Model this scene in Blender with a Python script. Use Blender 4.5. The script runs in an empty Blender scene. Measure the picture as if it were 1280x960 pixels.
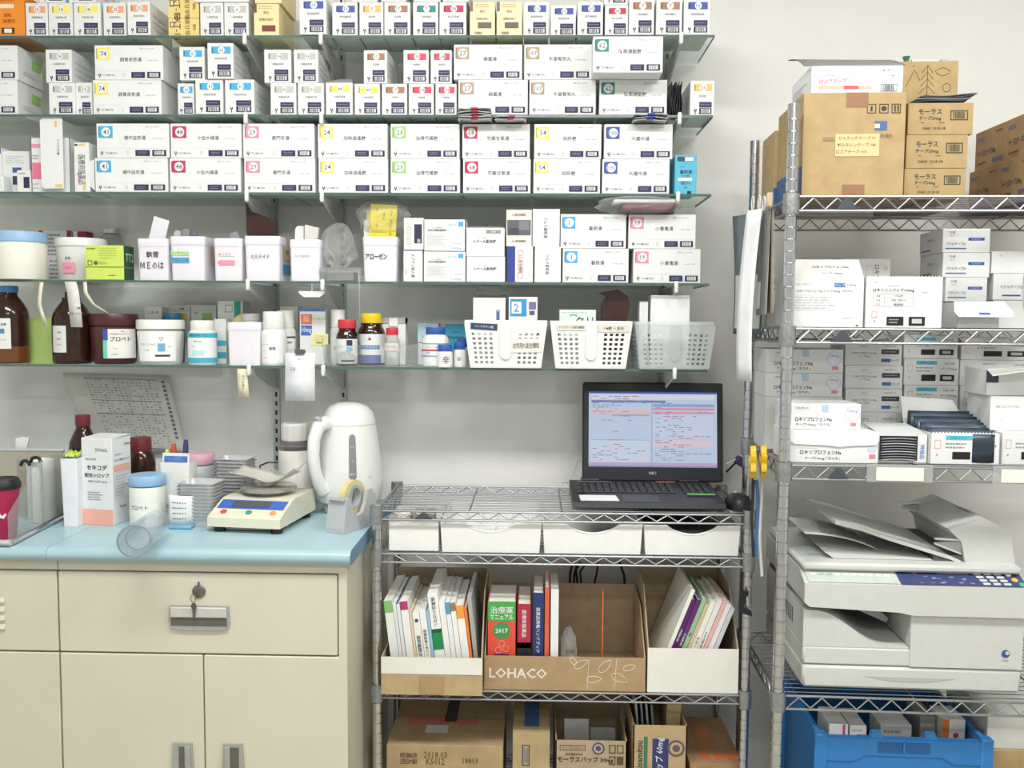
import bpy, bmesh, math, random
from mathutils import Vector, Matrix, Euler
R_ = math.radians
random.seed(7)
sc = bpy.context.scene
COL = sc.collection

# ------------------------------------------------------------------ camera
FPX, CAMD, CAMZ = 1150.0, 2.6, 1.354
YAW, PITCH, ROLL = math.atan(30 / FPX), math.atan(80 / FPX), R_(0.4)
cam_d = bpy.data.cameras.new('camera')
cam_d.sensor_width = 36.0
cam_d.lens = 36.0 * FPX / 1280.0
cam_d.clip_start = 0.05
cam = bpy.data.objects.new('camera', cam_d)
COL.objects.link(cam)
CAM_M = Matrix.Rotation(YAW, 3, 'Z') @ Matrix.Rotation(R_(90) - PITCH, 3, 'X') @ Matrix.Rotation(ROLL, 3, 'Z')
CAM_P = Vector((0, -CAMD, CAMZ))
cam.matrix_world = Matrix.Translation(CAM_P) @ CAM_M.to_4x4()
sc.camera = cam

# ------------------------------------------------------------------ world, lamps, exposure
w = bpy.data.worlds.new('ambient_fill')
sc.world = w
w.use_nodes = True
bg = w.node_tree.nodes['Background']
bg.inputs[0].default_value = (1.0, 0.985, 0.95, 1)
bg.inputs[1].default_value = 0.46  # even fill added through the open rear of the room, no lamp behind it
LAMPS = [((-0.55, -1.6), 25.0), ((1.15, -1.6), 23.0), ((0.3, -3.6), 26.0)]
sc.view_settings.view_transform = 'Standard'
sc.view_settings.look = 'None'
sc.view_settings.gamma = 1.0
sc.view_settings.use_curve_mapping = False
sc.view_settings.exposure = 0.42

# ------------------------------------------------------------------ helpers
def P(px, py, Y):
    """the point of the depth plane Y that the photo shows at pixel (px, py)"""
    d = CAM_M @ Vector(((px - 640) / FPX, -(py - 480) / FPX, -1.0))
    return CAM_P + d * ((Y - CAM_P.y) / d.y)

def lin(c):
    c = c / 255.0
    return c / 12.92 if c <= 0.04045 else ((c + 0.055) / 1.055) ** 2.4

def rgb(c):
    return (lin(c[0]), lin(c[1]), lin(c[2]), 1.0)

_M = {}
def mat(key, c=(200, 200, 200), rough=0.6, metal=0.0, noise=0.05, scale=40.0, bump=0.0, emit=0.0, spec=0.5):
    """a procedural surface: colour with a faint noise in it, optional fine relief"""
    if key in _M:
        return _M[key]
    m = bpy.data.materials.new(key)
    m.use_nodes = True
    nt = m.node_tree
    b = nt.nodes['Principled BSDF']
    b.inputs['Roughness'].default_value = rough
    b.inputs['Metallic'].default_value = metal
    b.inputs['Specular IOR Level'].default_value = spec
    col = rgb(c)
    m.diffuse_color = col
    tc = nt.nodes.new('ShaderNodeTexCoord')
    nz = nt.nodes.new('ShaderNodeTexNoise')
    nz.inputs['Scale'].default_value = scale
    nz.inputs['Detail'].default_value = 3.0
    nt.links.new(tc.outputs['Object'], nz.inputs['Vector'])
    rp = nt.nodes.new('ShaderNodeValToRGB')
    rp.color_ramp.elements[0].position = 0.3
    rp.color_ramp.elements[1].position = 0.7
    rp.color_ramp.elements[0].color = tuple(x * (1 - noise) for x in col[:3]) + (1,)
    rp.color_ramp.elements[1].color = tuple(min(1, x * (1 + noise)) for x in col[:3]) + (1,)
    nt.links.new(nz.outputs[0], rp.inputs[0])
    nt.links.new(rp.outputs[0], b.inputs['Base Color'])
    if bump:
        bp = nt.nodes.new('ShaderNodeBump')
        bp.inputs['Strength'].default_value = bump
        bp.inputs['Distance'].default_value = 0.002
        nt.links.new(nz.outputs[0], bp.inputs['Height'])
        nt.links.new(bp.outputs[0], b.inputs['Normal'])
    if emit:
        nt.links.new(rp.outputs[0], b.inputs['Emission Color'])
        b.inputs['Emission Strength'].default_value = emit
    _M[key] = m
    return m

def clear(key, tint=(235, 245, 240), body=(220, 225, 225), cover=0.15, rough=0.08, crinkle=0.0, edge=0.45):
    """see-through glass or plastic: tinted transparency mixed with a glossy body"""
    if key in _M:
        return _M[key]
    m = bpy.data.materials.new(key)
    m.use_nodes = True
    nt = m.node_tree
    b = nt.nodes['Principled BSDF']
    out = nt.nodes['Material Output']
    b.inputs['Base Color'].default_value = rgb(body)
    b.inputs['Roughness'].default_value = rough
    tr = nt.nodes.new('ShaderNodeBsdfTransparent')
    tr.inputs[0].default_value = rgb(tint)
    lw = nt.nodes.new('ShaderNodeLayerWeight')
    lw.inputs[0].default_value = 0.25
    mp = nt.nodes.new('ShaderNodeMapRange')
    mp.inputs[3].default_value = cover
    mp.inputs[4].default_value = min(1.0, cover + edge)
    nt.links.new(lw.outputs['Fresnel'], mp.inputs[0])
    mx = nt.nodes.new('ShaderNodeMixShader')
    nt.links.new(mp.outputs[0], mx.inputs[0])
    nt.links.new(tr.outputs[0], mx.inputs[1])
    nt.links.new(b.outputs[0], mx.inputs[2])
    nt.links.new(mx.outputs[0], out.inputs[0])
    if crinkle:
        nz = nt.nodes.new('ShaderNodeTexNoise')
        nz.inputs['Scale'].default_value = 45
        bp = nt.nodes.new('ShaderNodeBump')
        bp.inputs['Strength'].default_value = crinkle
        bp.inputs['Distance'].default_value = 0.02
        nt.links.new(nz.outputs[0], bp.inputs['Height'])
        nt.links.new(bp.outputs[0], b.inputs['Normal'])
        nt.links.new(bp.outputs[0], lw.inputs['Normal'])
    _M[key] = m
    return m

_C = {}
def ink(c):
    """flat print or plain plastic of one colour"""
    c = tuple(c)
    return mat('print_%d_%d_%d' % c, c, 0.55, noise=0.02)

_TX = {}
def glyphs(s):
    if s not in _TX:
        cu = bpy.data.curves.new('t', 'FONT')
        cu.body = s.lstrip('§')
        cu.offset = 0.024 if s[0] == '§' else 0.008
        cu.resolution_u = 1
        o = bpy.data.objects.new('t', cu)
        me = bpy.data.meshes.new_from_object(o)
        vs = [(v.co.x, v.co.y) for v in me.vertices]
        fs = [tuple(p.vertices) for p in me.polygons]
        if vs:
            x0 = min(v[0] for v in vs); x1 = max(v[0] for v in vs)
            y0 = min(v[1] for v in vs); y1 = max(v[1] for v in vs)
        else:
            x0 = y0 = 0; x1 = y1 = 1
        _TX[s] = ([(x - x0, y - y0) for x, y in vs], fs, max(x1 - x0, 1e-4), max(y1 - y0, 1e-4))
        bpy.data.objects.remove(o); bpy.data.curves.remove(cu); bpy.data.meshes.remove(me)
    return _TX[s]

class MB:
    def __init__(s):
        s.v = []; s.f = []; s.m = []; s.mats = []
    def mi(s, m):
        if m not in s.mats:
            s.mats.append(m)
        return s.mats.index(m)
    def add(s, vs, fs, m):
        o = len(s.v)
        s.v += [tuple(v) for v in vs]
        k = s.mi(m)
        for f in fs:
            s.f.append(tuple(i + o for i in f)); s.m.append(k)
        return s
    def quad(s, a, b, c, d, m):
        return s.add([a, b, c, d], [(0, 1, 2, 3)], m)
    def box(s, x0, x1, y0, y1, z0, z1, m, b=0.0):
        if b <= 0:
            vs = [(x, y, z) for x in (x0, x1) for y in (y0, y1) for z in (z0, z1)]
            return s.add(vs, [(0, 1, 3, 2), (4, 6, 7, 5), (0, 4, 5, 1), (2, 3, 7, 6), (0, 2, 6, 4), (1, 5, 7, 3)], m)
        lo, hi = (x0, y0, z0), (x1, y1, z1)
        b = min(b, *[(hi[i] - lo[i]) * 0.45 for i in range(3)])
        vs = []; ix = {}
        for c in range(8):
            sg = [(c >> i) & 1 for i in range(3)]
            for a in range(3):
                p = []
                for i in range(3):
                    e = hi[i] if sg[i] else lo[i]
                    if i != a:
                        e += -b if sg[i] else b
                    p.append(e)
                ix[(c, a)] = len(vs); vs.append(p)
        fs = []
        for a in range(3):
            o1, o2 = (a + 1) % 3, (a + 2) % 3
            for sgn in (0, 1):
                cs = []
                for (i, j) in ((0, 0), (1, 0), (1, 1), (0, 1)):
                    cs.append(ix[((sgn << a) | (i << o1) | (j << o2), a)])
                fs.append(tuple(cs))
        for a in range(3):
            o1, o2 = (a + 1) % 3, (a + 2) % 3
            for i in (0, 1):
                for j in (0, 1):
                    c0 = (i << o1) | (j << o2); c1 = c0 | (1 << a)
                    fs.append((ix[(c0, o1)], ix[(c0, o2)], ix[(c1, o2)], ix[(c1, o1)]))
        for c in range(8):
            fs.append((ix[(c, 0)], ix[(c, 1)], ix[(c, 2)]))
        return s.add(vs, fs, m)
    def lathe(s, prof, m, seg=28, c=(0, 0, 0), a0=0.0, a1=None, cap=True, sx=1.0, sy=1.0):
        full = a1 is None
        n = seg if full else seg + 1
        vs = []; fs = []
        for r, z in prof:
            for i in range(n):
                a = (2 * math.pi * i / seg) if full else a0 + (a1 - a0) * i / seg
                vs.append((c[0] + r * math.cos(a) * sx, c[1] + r * math.sin(a) * sy, c[2] + z))
        for k in range(len(prof) - 1):
            for i in range(n if full else n - 1):
                j = (i + 1) % n
                fs.append((k * n + i, k * n + j, (k + 1) * n + j, (k + 1) * n + i))
        if cap and full:
            if prof[0][0] > 1e-5: fs.append(tuple(range(n - 1, -1, -1)))
            if prof[-1][0] > 1e-5: fs.append(tuple(range((len(prof) - 1) * n, len(prof) * n)))
        return s.add(vs, fs, m)
    def tube(s, pts, r, m, seg=8, closed=False):
        pts = [Vector(p) for p in pts]
        n = len(pts); vs = []; fs = []
        up = None
        for i, p in enumerate(pts):
            if closed:
                t = (pts[(i + 1) % n] - pts[i - 1])
            else:
                t = pts[min(i + 1, n - 1)] - pts[max(i - 1, 0)]
            t.normalize()
            if up is None:
                up = Vector((0, 0, 1)) if abs(t.z) < 0.9 else Vector((1, 0, 0))
            a = t.cross(up)
            if a.length < 1e-4: a = t.orthogonal()
            a.normalize(); up = a.cross(t).normalized()
            rr = r[i] if isinstance(r, (list, tuple)) else r
            for k in range(seg):
                q = 2 * math.pi * k / seg
                vs.append(p + a * (math.cos(q) * rr) + up * (math.sin(q) * rr))
        for i in range(n if closed else n - 1):
            j = (i + 1) % n
            for k in range(seg):
                l = (k + 1) % seg
                fs.append((i * seg + k, i * seg + l, j * seg + l, j * seg + k))
        if not closed:
            fs.append(tuple(range(seg - 1, -1, -1)))
            fs.append(tuple(range((n - 1) * seg, n * seg)))
        return s.add(vs, fs, m)
    def prism(s, poly, axis, lo, hi, m):
        """poly in the plane across AXIS (x: (y,z), y: (x,z), z: (x,y)), pushed from lo to hi"""
        def pt(a, b, c):
            return {'x': (c, a, b), 'y': (a, c, b), 'z': (a, b, c)}[axis]
        n = len(poly)
        vs = [pt(a, b, lo) for a, b in poly] + [pt(a, b, hi) for a, b in poly]
        fs = [(i, (i + 1) % n, n + (i + 1) % n, n + i) for i in range(n)]
        fs += [tuple(range(n - 1, -1, -1)), tuple(range(n, 2 * n))]
        return s.add(vs, fs, m)
    def grid(s, fn, nu, nv, m, closed_u=False):
        vs = [fn(i / nu, j / nv) for j in range(nv + 1) for i in range(nu + (0 if closed_u else 1))]
        n = nu + (0 if closed_u else 1)
        fs = []
        for j in range(nv):
            for i in range(nu):
                i2 = (i + 1) % n
                fs.append((j * n + i, j * n + i2, (j + 1) * n + i2, (j + 1) * n + i))
        return s.add(vs, fs, m)
    def text(s, st, o, ux, uz, size, m, align='c', maxw=None, wrap=None):
        """lettering with its middle (or start) at o, running along ux with uz up; SIZE is its height"""
        vs, fs, W, H = glyphs(st)
        k = size / H
        kx = k if not maxw else min(k, maxw / W)
        o = Vector(o); ux = Vector(ux); uz = Vector(uz)
        ox = {'c': -W * kx / 2, 'l': 0.0, 'r': -W * kx}[align]
        out = []
        for x, y in vs:
            a = ox + x * kx; b = y * k - H * k / 2
            if wrap:                                     # wrap = (centre, radius): bend round an upright axis
                cx, cy, r = wrap
                an = -math.pi / 2 + a / r + o.x
                out.append((cx + r * math.cos(an), cy + r * math.sin(an), o.z + b))
            else:
                out.append(o + ux * a + uz * b)
        return s.add(out, fs, m)
    def build(s, name, parent=None, loc=(0, 0, 0), rot=(0, 0, 0), smooth=True, angle=38, solid=0.0, off=0.0):
        me = mesh_of(name, s, smooth, angle)
        o = bpy.data.objects.new(name, me)
        COL.objects.link(o)
        o.location = loc
        o.rotation_euler = rot
        if parent is not None:
            o.parent = parent
        if solid:
            md = o.modifiers.new('thickness', 'SOLIDIFY')
            md.thickness = solid; md.offset = off
        return o

def mesh_of(name, s, smooth=True, angle=38):
    me = bpy.data.meshes.new(name)
    me.from_pydata(s.v, [], s.f)
    for m in s.mats:
        me.materials.append(m)
    me.polygons.foreach_set('material_index', s.m)
    bm = bmesh.new(); bm.from_mesh(me)
    bmesh.ops.recalc_face_normals(bm, faces=bm.faces)
    bm.to_mesh(me); bm.free()
    if smooth:
        me.polygons.foreach_set('use_smooth', [True] * len(me.polygons))
        me.set_sharp_from_angle(angle=R_(angle))
    me.update()
    return me

def tag(o, label, cat, group=None):
    o['label'] = label; o['category'] = cat
    if group: o['group'] = group
    return o

def thing(name, label, cat, loc=(0, 0, 0), rot=(0, 0, 0), group=None):
    o = bpy.data.objects.new(name, None)
    o.empty_display_size = 0.03
    COL.objects.link(o)
    o.location = loc; o.rotation_euler = rot
    return tag(o, label, cat, group)

def struct(o):
    o['kind'] = 'structure'
    return o

def link_copy(me, name, parent, loc=(0, 0, 0), rot=(0, 0, 0)):
    o = bpy.data.objects.new(name, me)
    COL.objects.link(o); o.parent = parent; o.location = loc; o.rotation_euler = rot
    return o

# ------------------------------------------------------------------ colours
WHITE = (229, 231, 231); OFFW = (226, 226, 220); NAVY = (44, 46, 84); INKC = (70, 72, 86); GREY = (150, 152, 156); LGREY = (196, 198, 202)
BLACK = (24, 24, 28); CARD = (188, 164, 124); CARDD = (164, 138, 100)
PAL = dict(sky=(70, 172, 222), crimson=(196, 52, 98), pink=(238, 142, 176), yellow=(246, 230, 110), green=(158, 210, 120), tan=(180, 158, 134),
           teal=(48, 140, 134), blue=(66, 86, 170), grey=(196, 194, 186), orange=(240, 164, 112), brown=(166, 122, 92), amber=(246, 190, 110), red=(214, 70, 104), lime=(202, 226, 100))
def paper(c, key=None):
    return mat('carton_%d_%d_%d' % tuple(c), c, 0.62, noise=0.03, scale=14)
def kraft(c=CARD):
    g = sum(c) / 3
    return mat('kraft_%d_%d_%d' % tuple(c), tuple(int(g + (x - g) * 0.74) - 4 for x in c), 0.8, noise=0.09, scale=26, bump=0.12)
WIREM = mat('dull_wire', (118, 120, 122), 0.45, 0.8, noise=0.05, scale=60)
STEEL = mat('chrome_wire', (168, 170, 174), 0.34, 1.0, noise=0.05, scale=60)
POSTM = mat('chrome_post', (204, 206, 210), 0.2, 1.0, noise=0.07, scale=60)
WPLAS = mat('white_plastic', (236, 236, 232), 0.38, noise=0.02)
LILAC = mat('lilac_white_plastic', (232, 230, 238), 0.4, noise=0.02)
GPLAS = mat('grey_plastic', (176, 180, 184), 0.45, noise=0.03)
BPLAS = mat('black_plastic', (26, 26, 30), 0.42, noise=0.06)
AMBER = mat('brown_bottle_glass', (52, 30, 20), 0.12, noise=0.2, scale=12)
ALU = mat('aluminium', (206, 208, 210), 0.38, 0.3, noise=0.06, scale=50)
CLEAR = clear('clear_plastic', (246, 248, 247), (236, 238, 238), 0.10)
BAG = clear('crinkled_bag', (250, 251, 250), (244, 246, 246), 0.13, 0.12, crinkle=0.25)

# ------------------------------------------------------------------ cartons with print on their faces
def RC(u0, v0, u1, v1, c, part='print', face='front'): return ('r', face, part, u0, v0, u1, v1, c)
def TX(u, v, size, s, c=INKC, part='lettering', face='front', align='c', rot=0, maxw=None): return ('t', face, part, u, v, size, s, c, align, rot, maxw)
def DI(u, v, r, c, part='print', face='front'): return ('d', face, part, u, v, r, c)
def BC(u0, v0, u1, v1, n=14, c=(40, 40, 48), part='print', face='front'): return ('b', face, part, u0, v0, u1, v1, n, c)
def LN(u0, v0, u1, v1, n, c=LGREY, part='print', face='front'): return ('l', face, part, u0, v0, u1, v1, n, c)
def FR(u0, v0, u1, v1, t, c, part='print', face='front'): return ('f', face, part, u0, v0, u1, v1, t, c)

def add_prints(root, w_, d_, h_, prints):
    groups = {}
    apart = not root.name.startswith('herbal')
    for i_, p in enumerate(prints):                      # each line of writing is a piece of its own, except on the small repeats
        groups.setdefault((p[2], p[1], i_ if apart and p[0] in 'tlf' and p[2] in ('print', 'lettering', 'handwriting') else -1), []).append(p)
    lay = 0
    for (part, _, _), ps in groups.items():
        b = MB()
        for p in ps:
            lay += 1
            e = 0.00035 + 0.00006 * lay
            face = p[1]
            if face == 'front':
                O, U, V, N, W, H = Vector((-w_ / 2, -d_ / 2, 0)), Vector((1, 0, 0)), Vector((0, 0, 1)), Vector((0, -1, 0)), w_, h_
            elif face == 'right':
                O, U, V, N, W, H = Vector((w_ / 2, -d_ / 2, 0)), Vector((0, 1, 0)), Vector((0, 0, 1)), Vector((1, 0, 0)), d_, h_
            elif face == 'left':
                O, U, V, N, W, H = Vector((-w_ / 2, d_ / 2, 0)), Vector((0, -1, 0)), Vector((0, 0, 1)), Vector((-1, 0, 0)), d_, h_
            else:
                O, U, V, N, W, H = Vector((-w_ / 2, -d_ / 2, h_)), Vector((1, 0, 0)), Vector((0, 1, 0)), Vector((0, 0, 1)), w_, d_
            O = O + N * e
            at = lambda u, v: O + U * (u * W) + V * (v * H)
            k = p[0]
            if k == 'r':
                _, _, _, u0, v0, u1, v1, c = p
                b.quad(at(u0, v0), at(u1, v0), at(u1, v1), at(u0, v1), ink(c))
            elif k == 'f':
                _, _, _, u0, v0, u1, v1, t, c = p
                tu, tv = t * H / W, t
                for q in ((u0, v0, u1, v0 + tv), (u0, v1 - tv, u1, v1), (u0, v0, u0 + tu, v1), (u1 - tu, v0, u1, v1)):
                    b.quad(at(q[0], q[1]), at(q[2], q[1]), at(q[2], q[3]), at(q[0], q[3]), ink(c))
            elif k == 't':
                _, _, _, u, v, size, s_, c, al, rot, mw = p
                if rot == 0:
                    b.text(s_, at(u, v), U, V, size * H, ink(c), al, mw * W if mw else None)
                elif rot == 90:       # reads downwards
                    b.text(s_, at(u, v), -V, U, size * W, ink(c), al, mw * H if mw else None)
                elif rot == 270:      # reads upwards
                    b.text(s_, at(u, v), V, -U, size * W, ink(c), al, mw * H if mw else None)
                else:                 # upright signs one under the other
                    for i_, ch in enumerate(s_):
                        b.text(ch, at(u, v) - V * (i_ * size * W * 1.12), U, V, size * W, ink(c), 'c')
            elif k == 'd':
                _, _, _, u, v, r, c = p
                n = 20
                ctr = at(u, v)
                b.add([ctr + U * (r * H * math.cos(i * 2 * math.pi / n)) + V * (r * H * math.sin(i * 2 * math.pi / n)) for i in range(n)], [tuple(range(n))], ink(c))
            elif k == 'b':
                _, _, _, u0, v0, u1, v1, n, c = p
                rr = random.Random(n * 31 + 5)
                x = u0; st = (u1 - u0) / (n * 2)
                for i in range(n):
                    ww = st * rr.uniform(0.6, 1.5)
                    b.quad(at(x, v0), at(min(x + ww, u1), v0), at(min(x + ww, u1), v1), at(x, v1), ink(c))
                    x += st * 2
            elif k == 'l':
                _, _, _, u0, v0, u1, v1, n, c = p
                rr = random.Random(int(u0 * 991 + v0 * 77 + n))
                step = (v1 - v0) / n
                for i in range(n):
                    x = u0; vv = v1 - (i + 0.5) * step
                    end = u0 + (u1 - u0) * rr.uniform(0.65, 1.0)
                    while x < end:
                        ww = (u1 - u0) * rr.uniform(0.06, 0.22)
                        b.quad(at(x, vv - step * 0.2), at(min(x + ww, end), vv - step * 0.2), at(min(x + ww, end), vv + step * 0.2), at(x, vv + step * 0.2), ink(c))
                        x += ww + (u1 - u0) * 0.03
        b.build(part, root, smooth=False)

def carton_at(label, c, w_, d_, h_, col=WHITE, prints=(), name='medicine_carton', cat='box', group=None, rot=(0, 0, 0), m=None, opened=False, wall=0.0012):
    """a closed or open-topped carton with its base centre at c"""
    m = m or paper(col)
    b = MB()
    if opened:
        x, y = w_ / 2, d_ / 2
        b.box(-x, x, -y, y, 0, wall, m)
        b.box(-x, x, -y, -y + wall, 0, h_, m); b.box(-x, x, y - wall, y, 0, h_, m)
        b.box(-x, -x + wall, -y, y, 0, h_, m); b.box(x - wall, x, -y, y, 0, h_, m)
    else:
        b.box(-w_ / 2, w_ / 2, -d_ / 2, d_ / 2, 0, h_, m, 0.0008)
    o = b.build(name, None, c, rot, smooth=False)
    tag(o, label, cat, group)
    if prints:
        add_prints(o, w_, d_, h_, prints)
    o['_h'] = h_
    return o

def dims(rect, Yf, z=None, gap=0.0006):
    x0, y0, x1, y1 = rect
    xm, ym = (x0 + x1) / 2, (y0 + y1) / 2
    a, b_ = P(x0, ym, Yf).x + gap, P(x1, ym, Yf).x - gap
    zt, zb = P(xm, y0, Yf).z, P(xm, y1, Yf).z
    h = zt - zb
    if z is None: z = zb
    return (a + b_) / 2, b_ - a, z, h

def carton(label, rect, Yf, z=None, d=0.12, h=None, rz=0.0, **k):
    x, w_, zz, hh = dims(rect, Yf, z)
    if h: hh = h
    o = carton_at(label, (x, Yf + d / 2, zz), w_, d, hh - 0.0004, rot=(0, 0, rz), **k)
    return o

def top(o):
    return o.location.z + o['_h'] + 0.0006

# ------------------------------------------------------------------ the room
XL, XR, YB, CEIL = -2.6, 3.0, -5.2, 2.75
wallm = mat('painted_wall', (236, 236, 233), 0.85, noise=0.02, scale=8, bump=0.06)
struct(MB().box(XL, XR, 0, 0.12, 0, CEIL, wallm).build('wall_back', smooth=False))
struct(MB().box(XL - 0.12, XL, YB, 0.12, 0, CEIL, wallm).build('wall_left', smooth=False))
struct(MB().box(XR, XR + 0.12, YB, 0.12, 0, CEIL, wallm).build('wall_right', smooth=False))
struct(MB().box(XL - 0.12, XR + 0.12, YB, 0.12, CEIL, CEIL + 0.1, mat('ceiling_board', (236, 236, 232), 0.9, noise=0.03, scale=30)).build('ceiling', smooth=False))
struct(MB().box(XL - 0.12, XR + 0.12, YB, 0.12, -0.1, 0, mat('vinyl_floor', (176, 172, 160), 0.5, noise=0.08, scale=20)).build('floor', smooth=False))
tube_m = mat('lit_tube', (255, 255, 250), 0.5, noise=0.0, emit=6.0)
LPLACE = ['above the blue worktop', 'above the tall wire rack', 'in the middle of the room']
for (lx, ly), power in LAMPS:
    i = LAMPS.index(((lx, ly), power))
    t = thing('ceiling_light', 'white twin-tube fluorescent ceiling fixture ' + LPLACE[i], 'lamp', (lx, ly, CEIL), group='ceiling fixtures')
    MB().prism([(-0.14, 0), (0.14, 0), (0.11, -0.05), (-0.11, -0.05)], 'x', -0.62, 0.62, WPLAS).build('housing', t, smooth=False)
    for s_ in (-1, 1):
        MB().tube([(-0.59, s_ * 0.06, -0.066), (0.59, s_ * 0.06, -0.066)], 0.014, tube_m, 12).build('tube', t)
    ld = bpy.data.lights.new('lamp_light', 'AREA')
    ld.shape = 'RECTANGLE'; ld.size = 1.25; ld.size_y = 0.3; ld.energy = power; ld.color = (1.0, 0.995, 0.965)
    lo = bpy.data.objects.new('lamp_light', ld); COL.objects.link(lo)
    lo.parent = t; lo.location = (0, 0, -0.09)

# ------------------------------------------------------------------ glass shelves on slotted wall standards
SF = -0.25                                             # front edge of the glass
SZ = [P(560, y, SF).z for y in (44, 143.5, 241.5, 352.5, 459.5)]   # top faces, highest first
glass = clear('shelf_glass', (246, 250, 248), (226, 232, 229), 0.04, 0.05, edge=0.14)
glass_edge = mat('glass_edge', (84, 108, 104), 0.15, noise=0.1)
GT = 0.006
XJ, XE = P(360, 240, SF).x, P(889, 240, SF).x
ORD = ['topmost', 'second highest', 'middle', 'fourth highest', 'lowest']
for k, z in enumerate(SZ):
    for a, b_, side in ((-1.75, XJ - 0.001, 'long pane over the cabinet'), (XJ + 0.001, XE, 'pane ending at the bare wall')):
        o = MB().box(a, b_, SF + 0.0008, -0.012, z - GT, z, glass).build('glass_shelf', smooth=False)
        tag(o, '%s green-edged glass shelf, %s' % (ORD[k], side), 'shelf', 'glass wall shelves')
        MB().box(a, b_, SF, SF + 0.0007, z - GT, z, glass_edge).build('front_edge', o, smooth=False)
        if side.startswith('pane'):
            MB().box(b_, b_ + 0.0006, SF, -0.012, z - GT, z, glass_edge).build('end_edge', o, smooth=False)
stdm = mat('satin_standard', (190, 192, 194), 0.4, 0.3, noise=0.05)
slotm = mat('slot_dark', (36, 36, 38), 0.8)
bracm = mat('bracket_paint', (200, 202, 198), 0.5, 0.0, noise=0.05)
capm = mat('bracket_cap', (236, 236, 230), 0.4)
BX = [(-0.738, 'beside the hanging paper slip'), (-0.546, 'behind the kettle'), (0.352, 'behind the notebook computer'), (-1.62, 'at the far cabinet end')]
for x, where in BX:
    z0 = 0.93 if x < 0 else SZ[4] - 0.09
    o = MB().box(x - 0.009, x + 0.009, -0.011, 0.0, z0, 2.42, stdm).build('shelf_standard', smooth=False)
    tag(o, 'slotted metal wall standard ' + where, 'wall standard', 'slotted wall standards')
    sl = MB(); zz = z0 + 0.02
    while zz < 2.4:
        sl.box(x - 0.0028, x + 0.0028, -0.0116, -0.0108, zz, zz + 0.013, slotm); zz += 0.026
    so = sl.build('slot', o, smooth=False); so['kind'] = 'stuff'
    for k, z in enumerate(SZ):
        zt = z - GT - 0.0006
        br = MB().prism([(-0.012, zt), (SF - 0.004, zt), (SF - 0.004, zt - 0.012), (-0.06, zt - 0.062), (-0.012, zt - 0.07)], 'x', x - 0.0022, x + 0.0022, bracm).build('shelf_bracket', smooth=False)
        tag(br, 'tapered shelf bracket under the %s glass shelf, %s' % (ORD[k], where), 'bracket', 'glass shelf brackets')
        MB().box(x - 0.005, x + 0.005, SF - 0.012, SF - 0.0012, zt - 0.018, zt + 0.012, capm, 0.003).build('end_cap', br)

# ------------------------------------------------------------------ numbered herbal cartons
NW = {41: 'forty-one', 48: 'forty-eight', 29: 'twenty-nine', 24: 'twenty-four', 23: 'twenty-three', 68: 'sixty-eight', 54: 'fifty-four', 100: 'one hundred',
      27: 'twenty-seven', 107: 'one-hundred-seven', 62: 'sixty-two', 74: 'seventy-four', 1: 'one', 19: 'nineteen', 15: 'fifteen', 14: 'fourteen', 25: 'twenty-five',
      6: 'six', 61: 'sixty-one', 136: 'one-hundred-thirty-six', 84: 'eighty-four', 17: 'seventeen', 138: 'one-hundred-thirty-eight', 16: 'sixteen', 10: 'ten', 50: 'fifty', 5: 'five', 7: 'seven', 58: 'fifty-eight', 35: 'thirty-five'}
HERB = {41: '補中益気湯', 48: '十全大補湯', 29: '麦門冬湯', 24: '加味逍遙散', 23: '当帰芍薬散', 68: '芍薬甘草湯', 54: '抑肝散', 100: '大建中湯', 27: '麻黄湯', 107: '牛車腎気丸',
        62: '防風通聖散', 74: '調胃承気湯', 1: '葛根湯', 19: '小青竜湯', 15: '黄連解毒湯', 14: '半夏瀉心湯', 25: '桂枝茯苓丸', 6: '十味敗毒湯', 61: '桃核承気湯', 136: '清暑益気湯',
        84: '大黄甘草湯', 17: '五苓散', 138: '桔梗湯', 16: '半夏厚朴湯', 10: '柴胡桂枝湯', 50: '荊芥連翹湯', 5: '安中散', 7: '八味地黄丸', 58: '清上防風湯', 35: '四逆散'}
WH, WD = 0.0862, 0.12
def wide_prints(n, ck):
    c = PAL[ck]
    tc = (92, 96, 102)
    dk = tuple(int(x * 0.7) for x in c)
    return [RC(0.040, 0.575, 0.225, 0.925, c, 'badge'), RC(0.026, 0.60, 0.040, 0.905, dk, 'badge'), DI(0.132, 0.75, 0.135, WHITE, 'badge'), TX(0.132, 0.75, 0.14 if n < 100 else 0.12, str(n), tc, 'badge'),
            TX(0.53, 0.585, 0.125, HERB[n], (112, 114, 120), maxw=0.36), TX(0.92, 0.56, 0.035, 'エキス顆粒（医療用）', (170, 172, 176), align='r'), TX(0.87, 0.90, 0.058, '日局 2.5 g × 189 包', (160, 162, 168), align='r', maxw=0.3),
            RC(0.03, 0.265, 0.97, 0.272, (214, 216, 218)), TX(0.115, 0.135, 0.06, 'TSUMURA', (150, 152, 156), align='l'), DI(0.072, 0.15, 0.045, (90, 92, 98), 'logo'), DI(0.072, 0.165, 0.022, WHITE, 'logo'), RC(0.068, 0.055, 0.076, 0.12, (90, 92, 98), 'logo'),
            LN(0.415, 0.08, 0.465, 0.2, 3, LGREY),
            RC(0.535, 0.055, 0.735, 0.225, NAVY, 'dark_label'), LN(0.57, 0.09, 0.71, 0.19, 2, (120, 122, 150), 'dark_label'),
            RC(0.768, 0.055, 0.962, 0.225, NAVY, 'dark_label'), RC(0.80, 0.085, 0.93, 0.195, (228, 228, 232), 'dark_label'), BC(0.81, 0.09, 0.92, 0.19, 10, (40, 40, 60), 'dark_label')]
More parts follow.
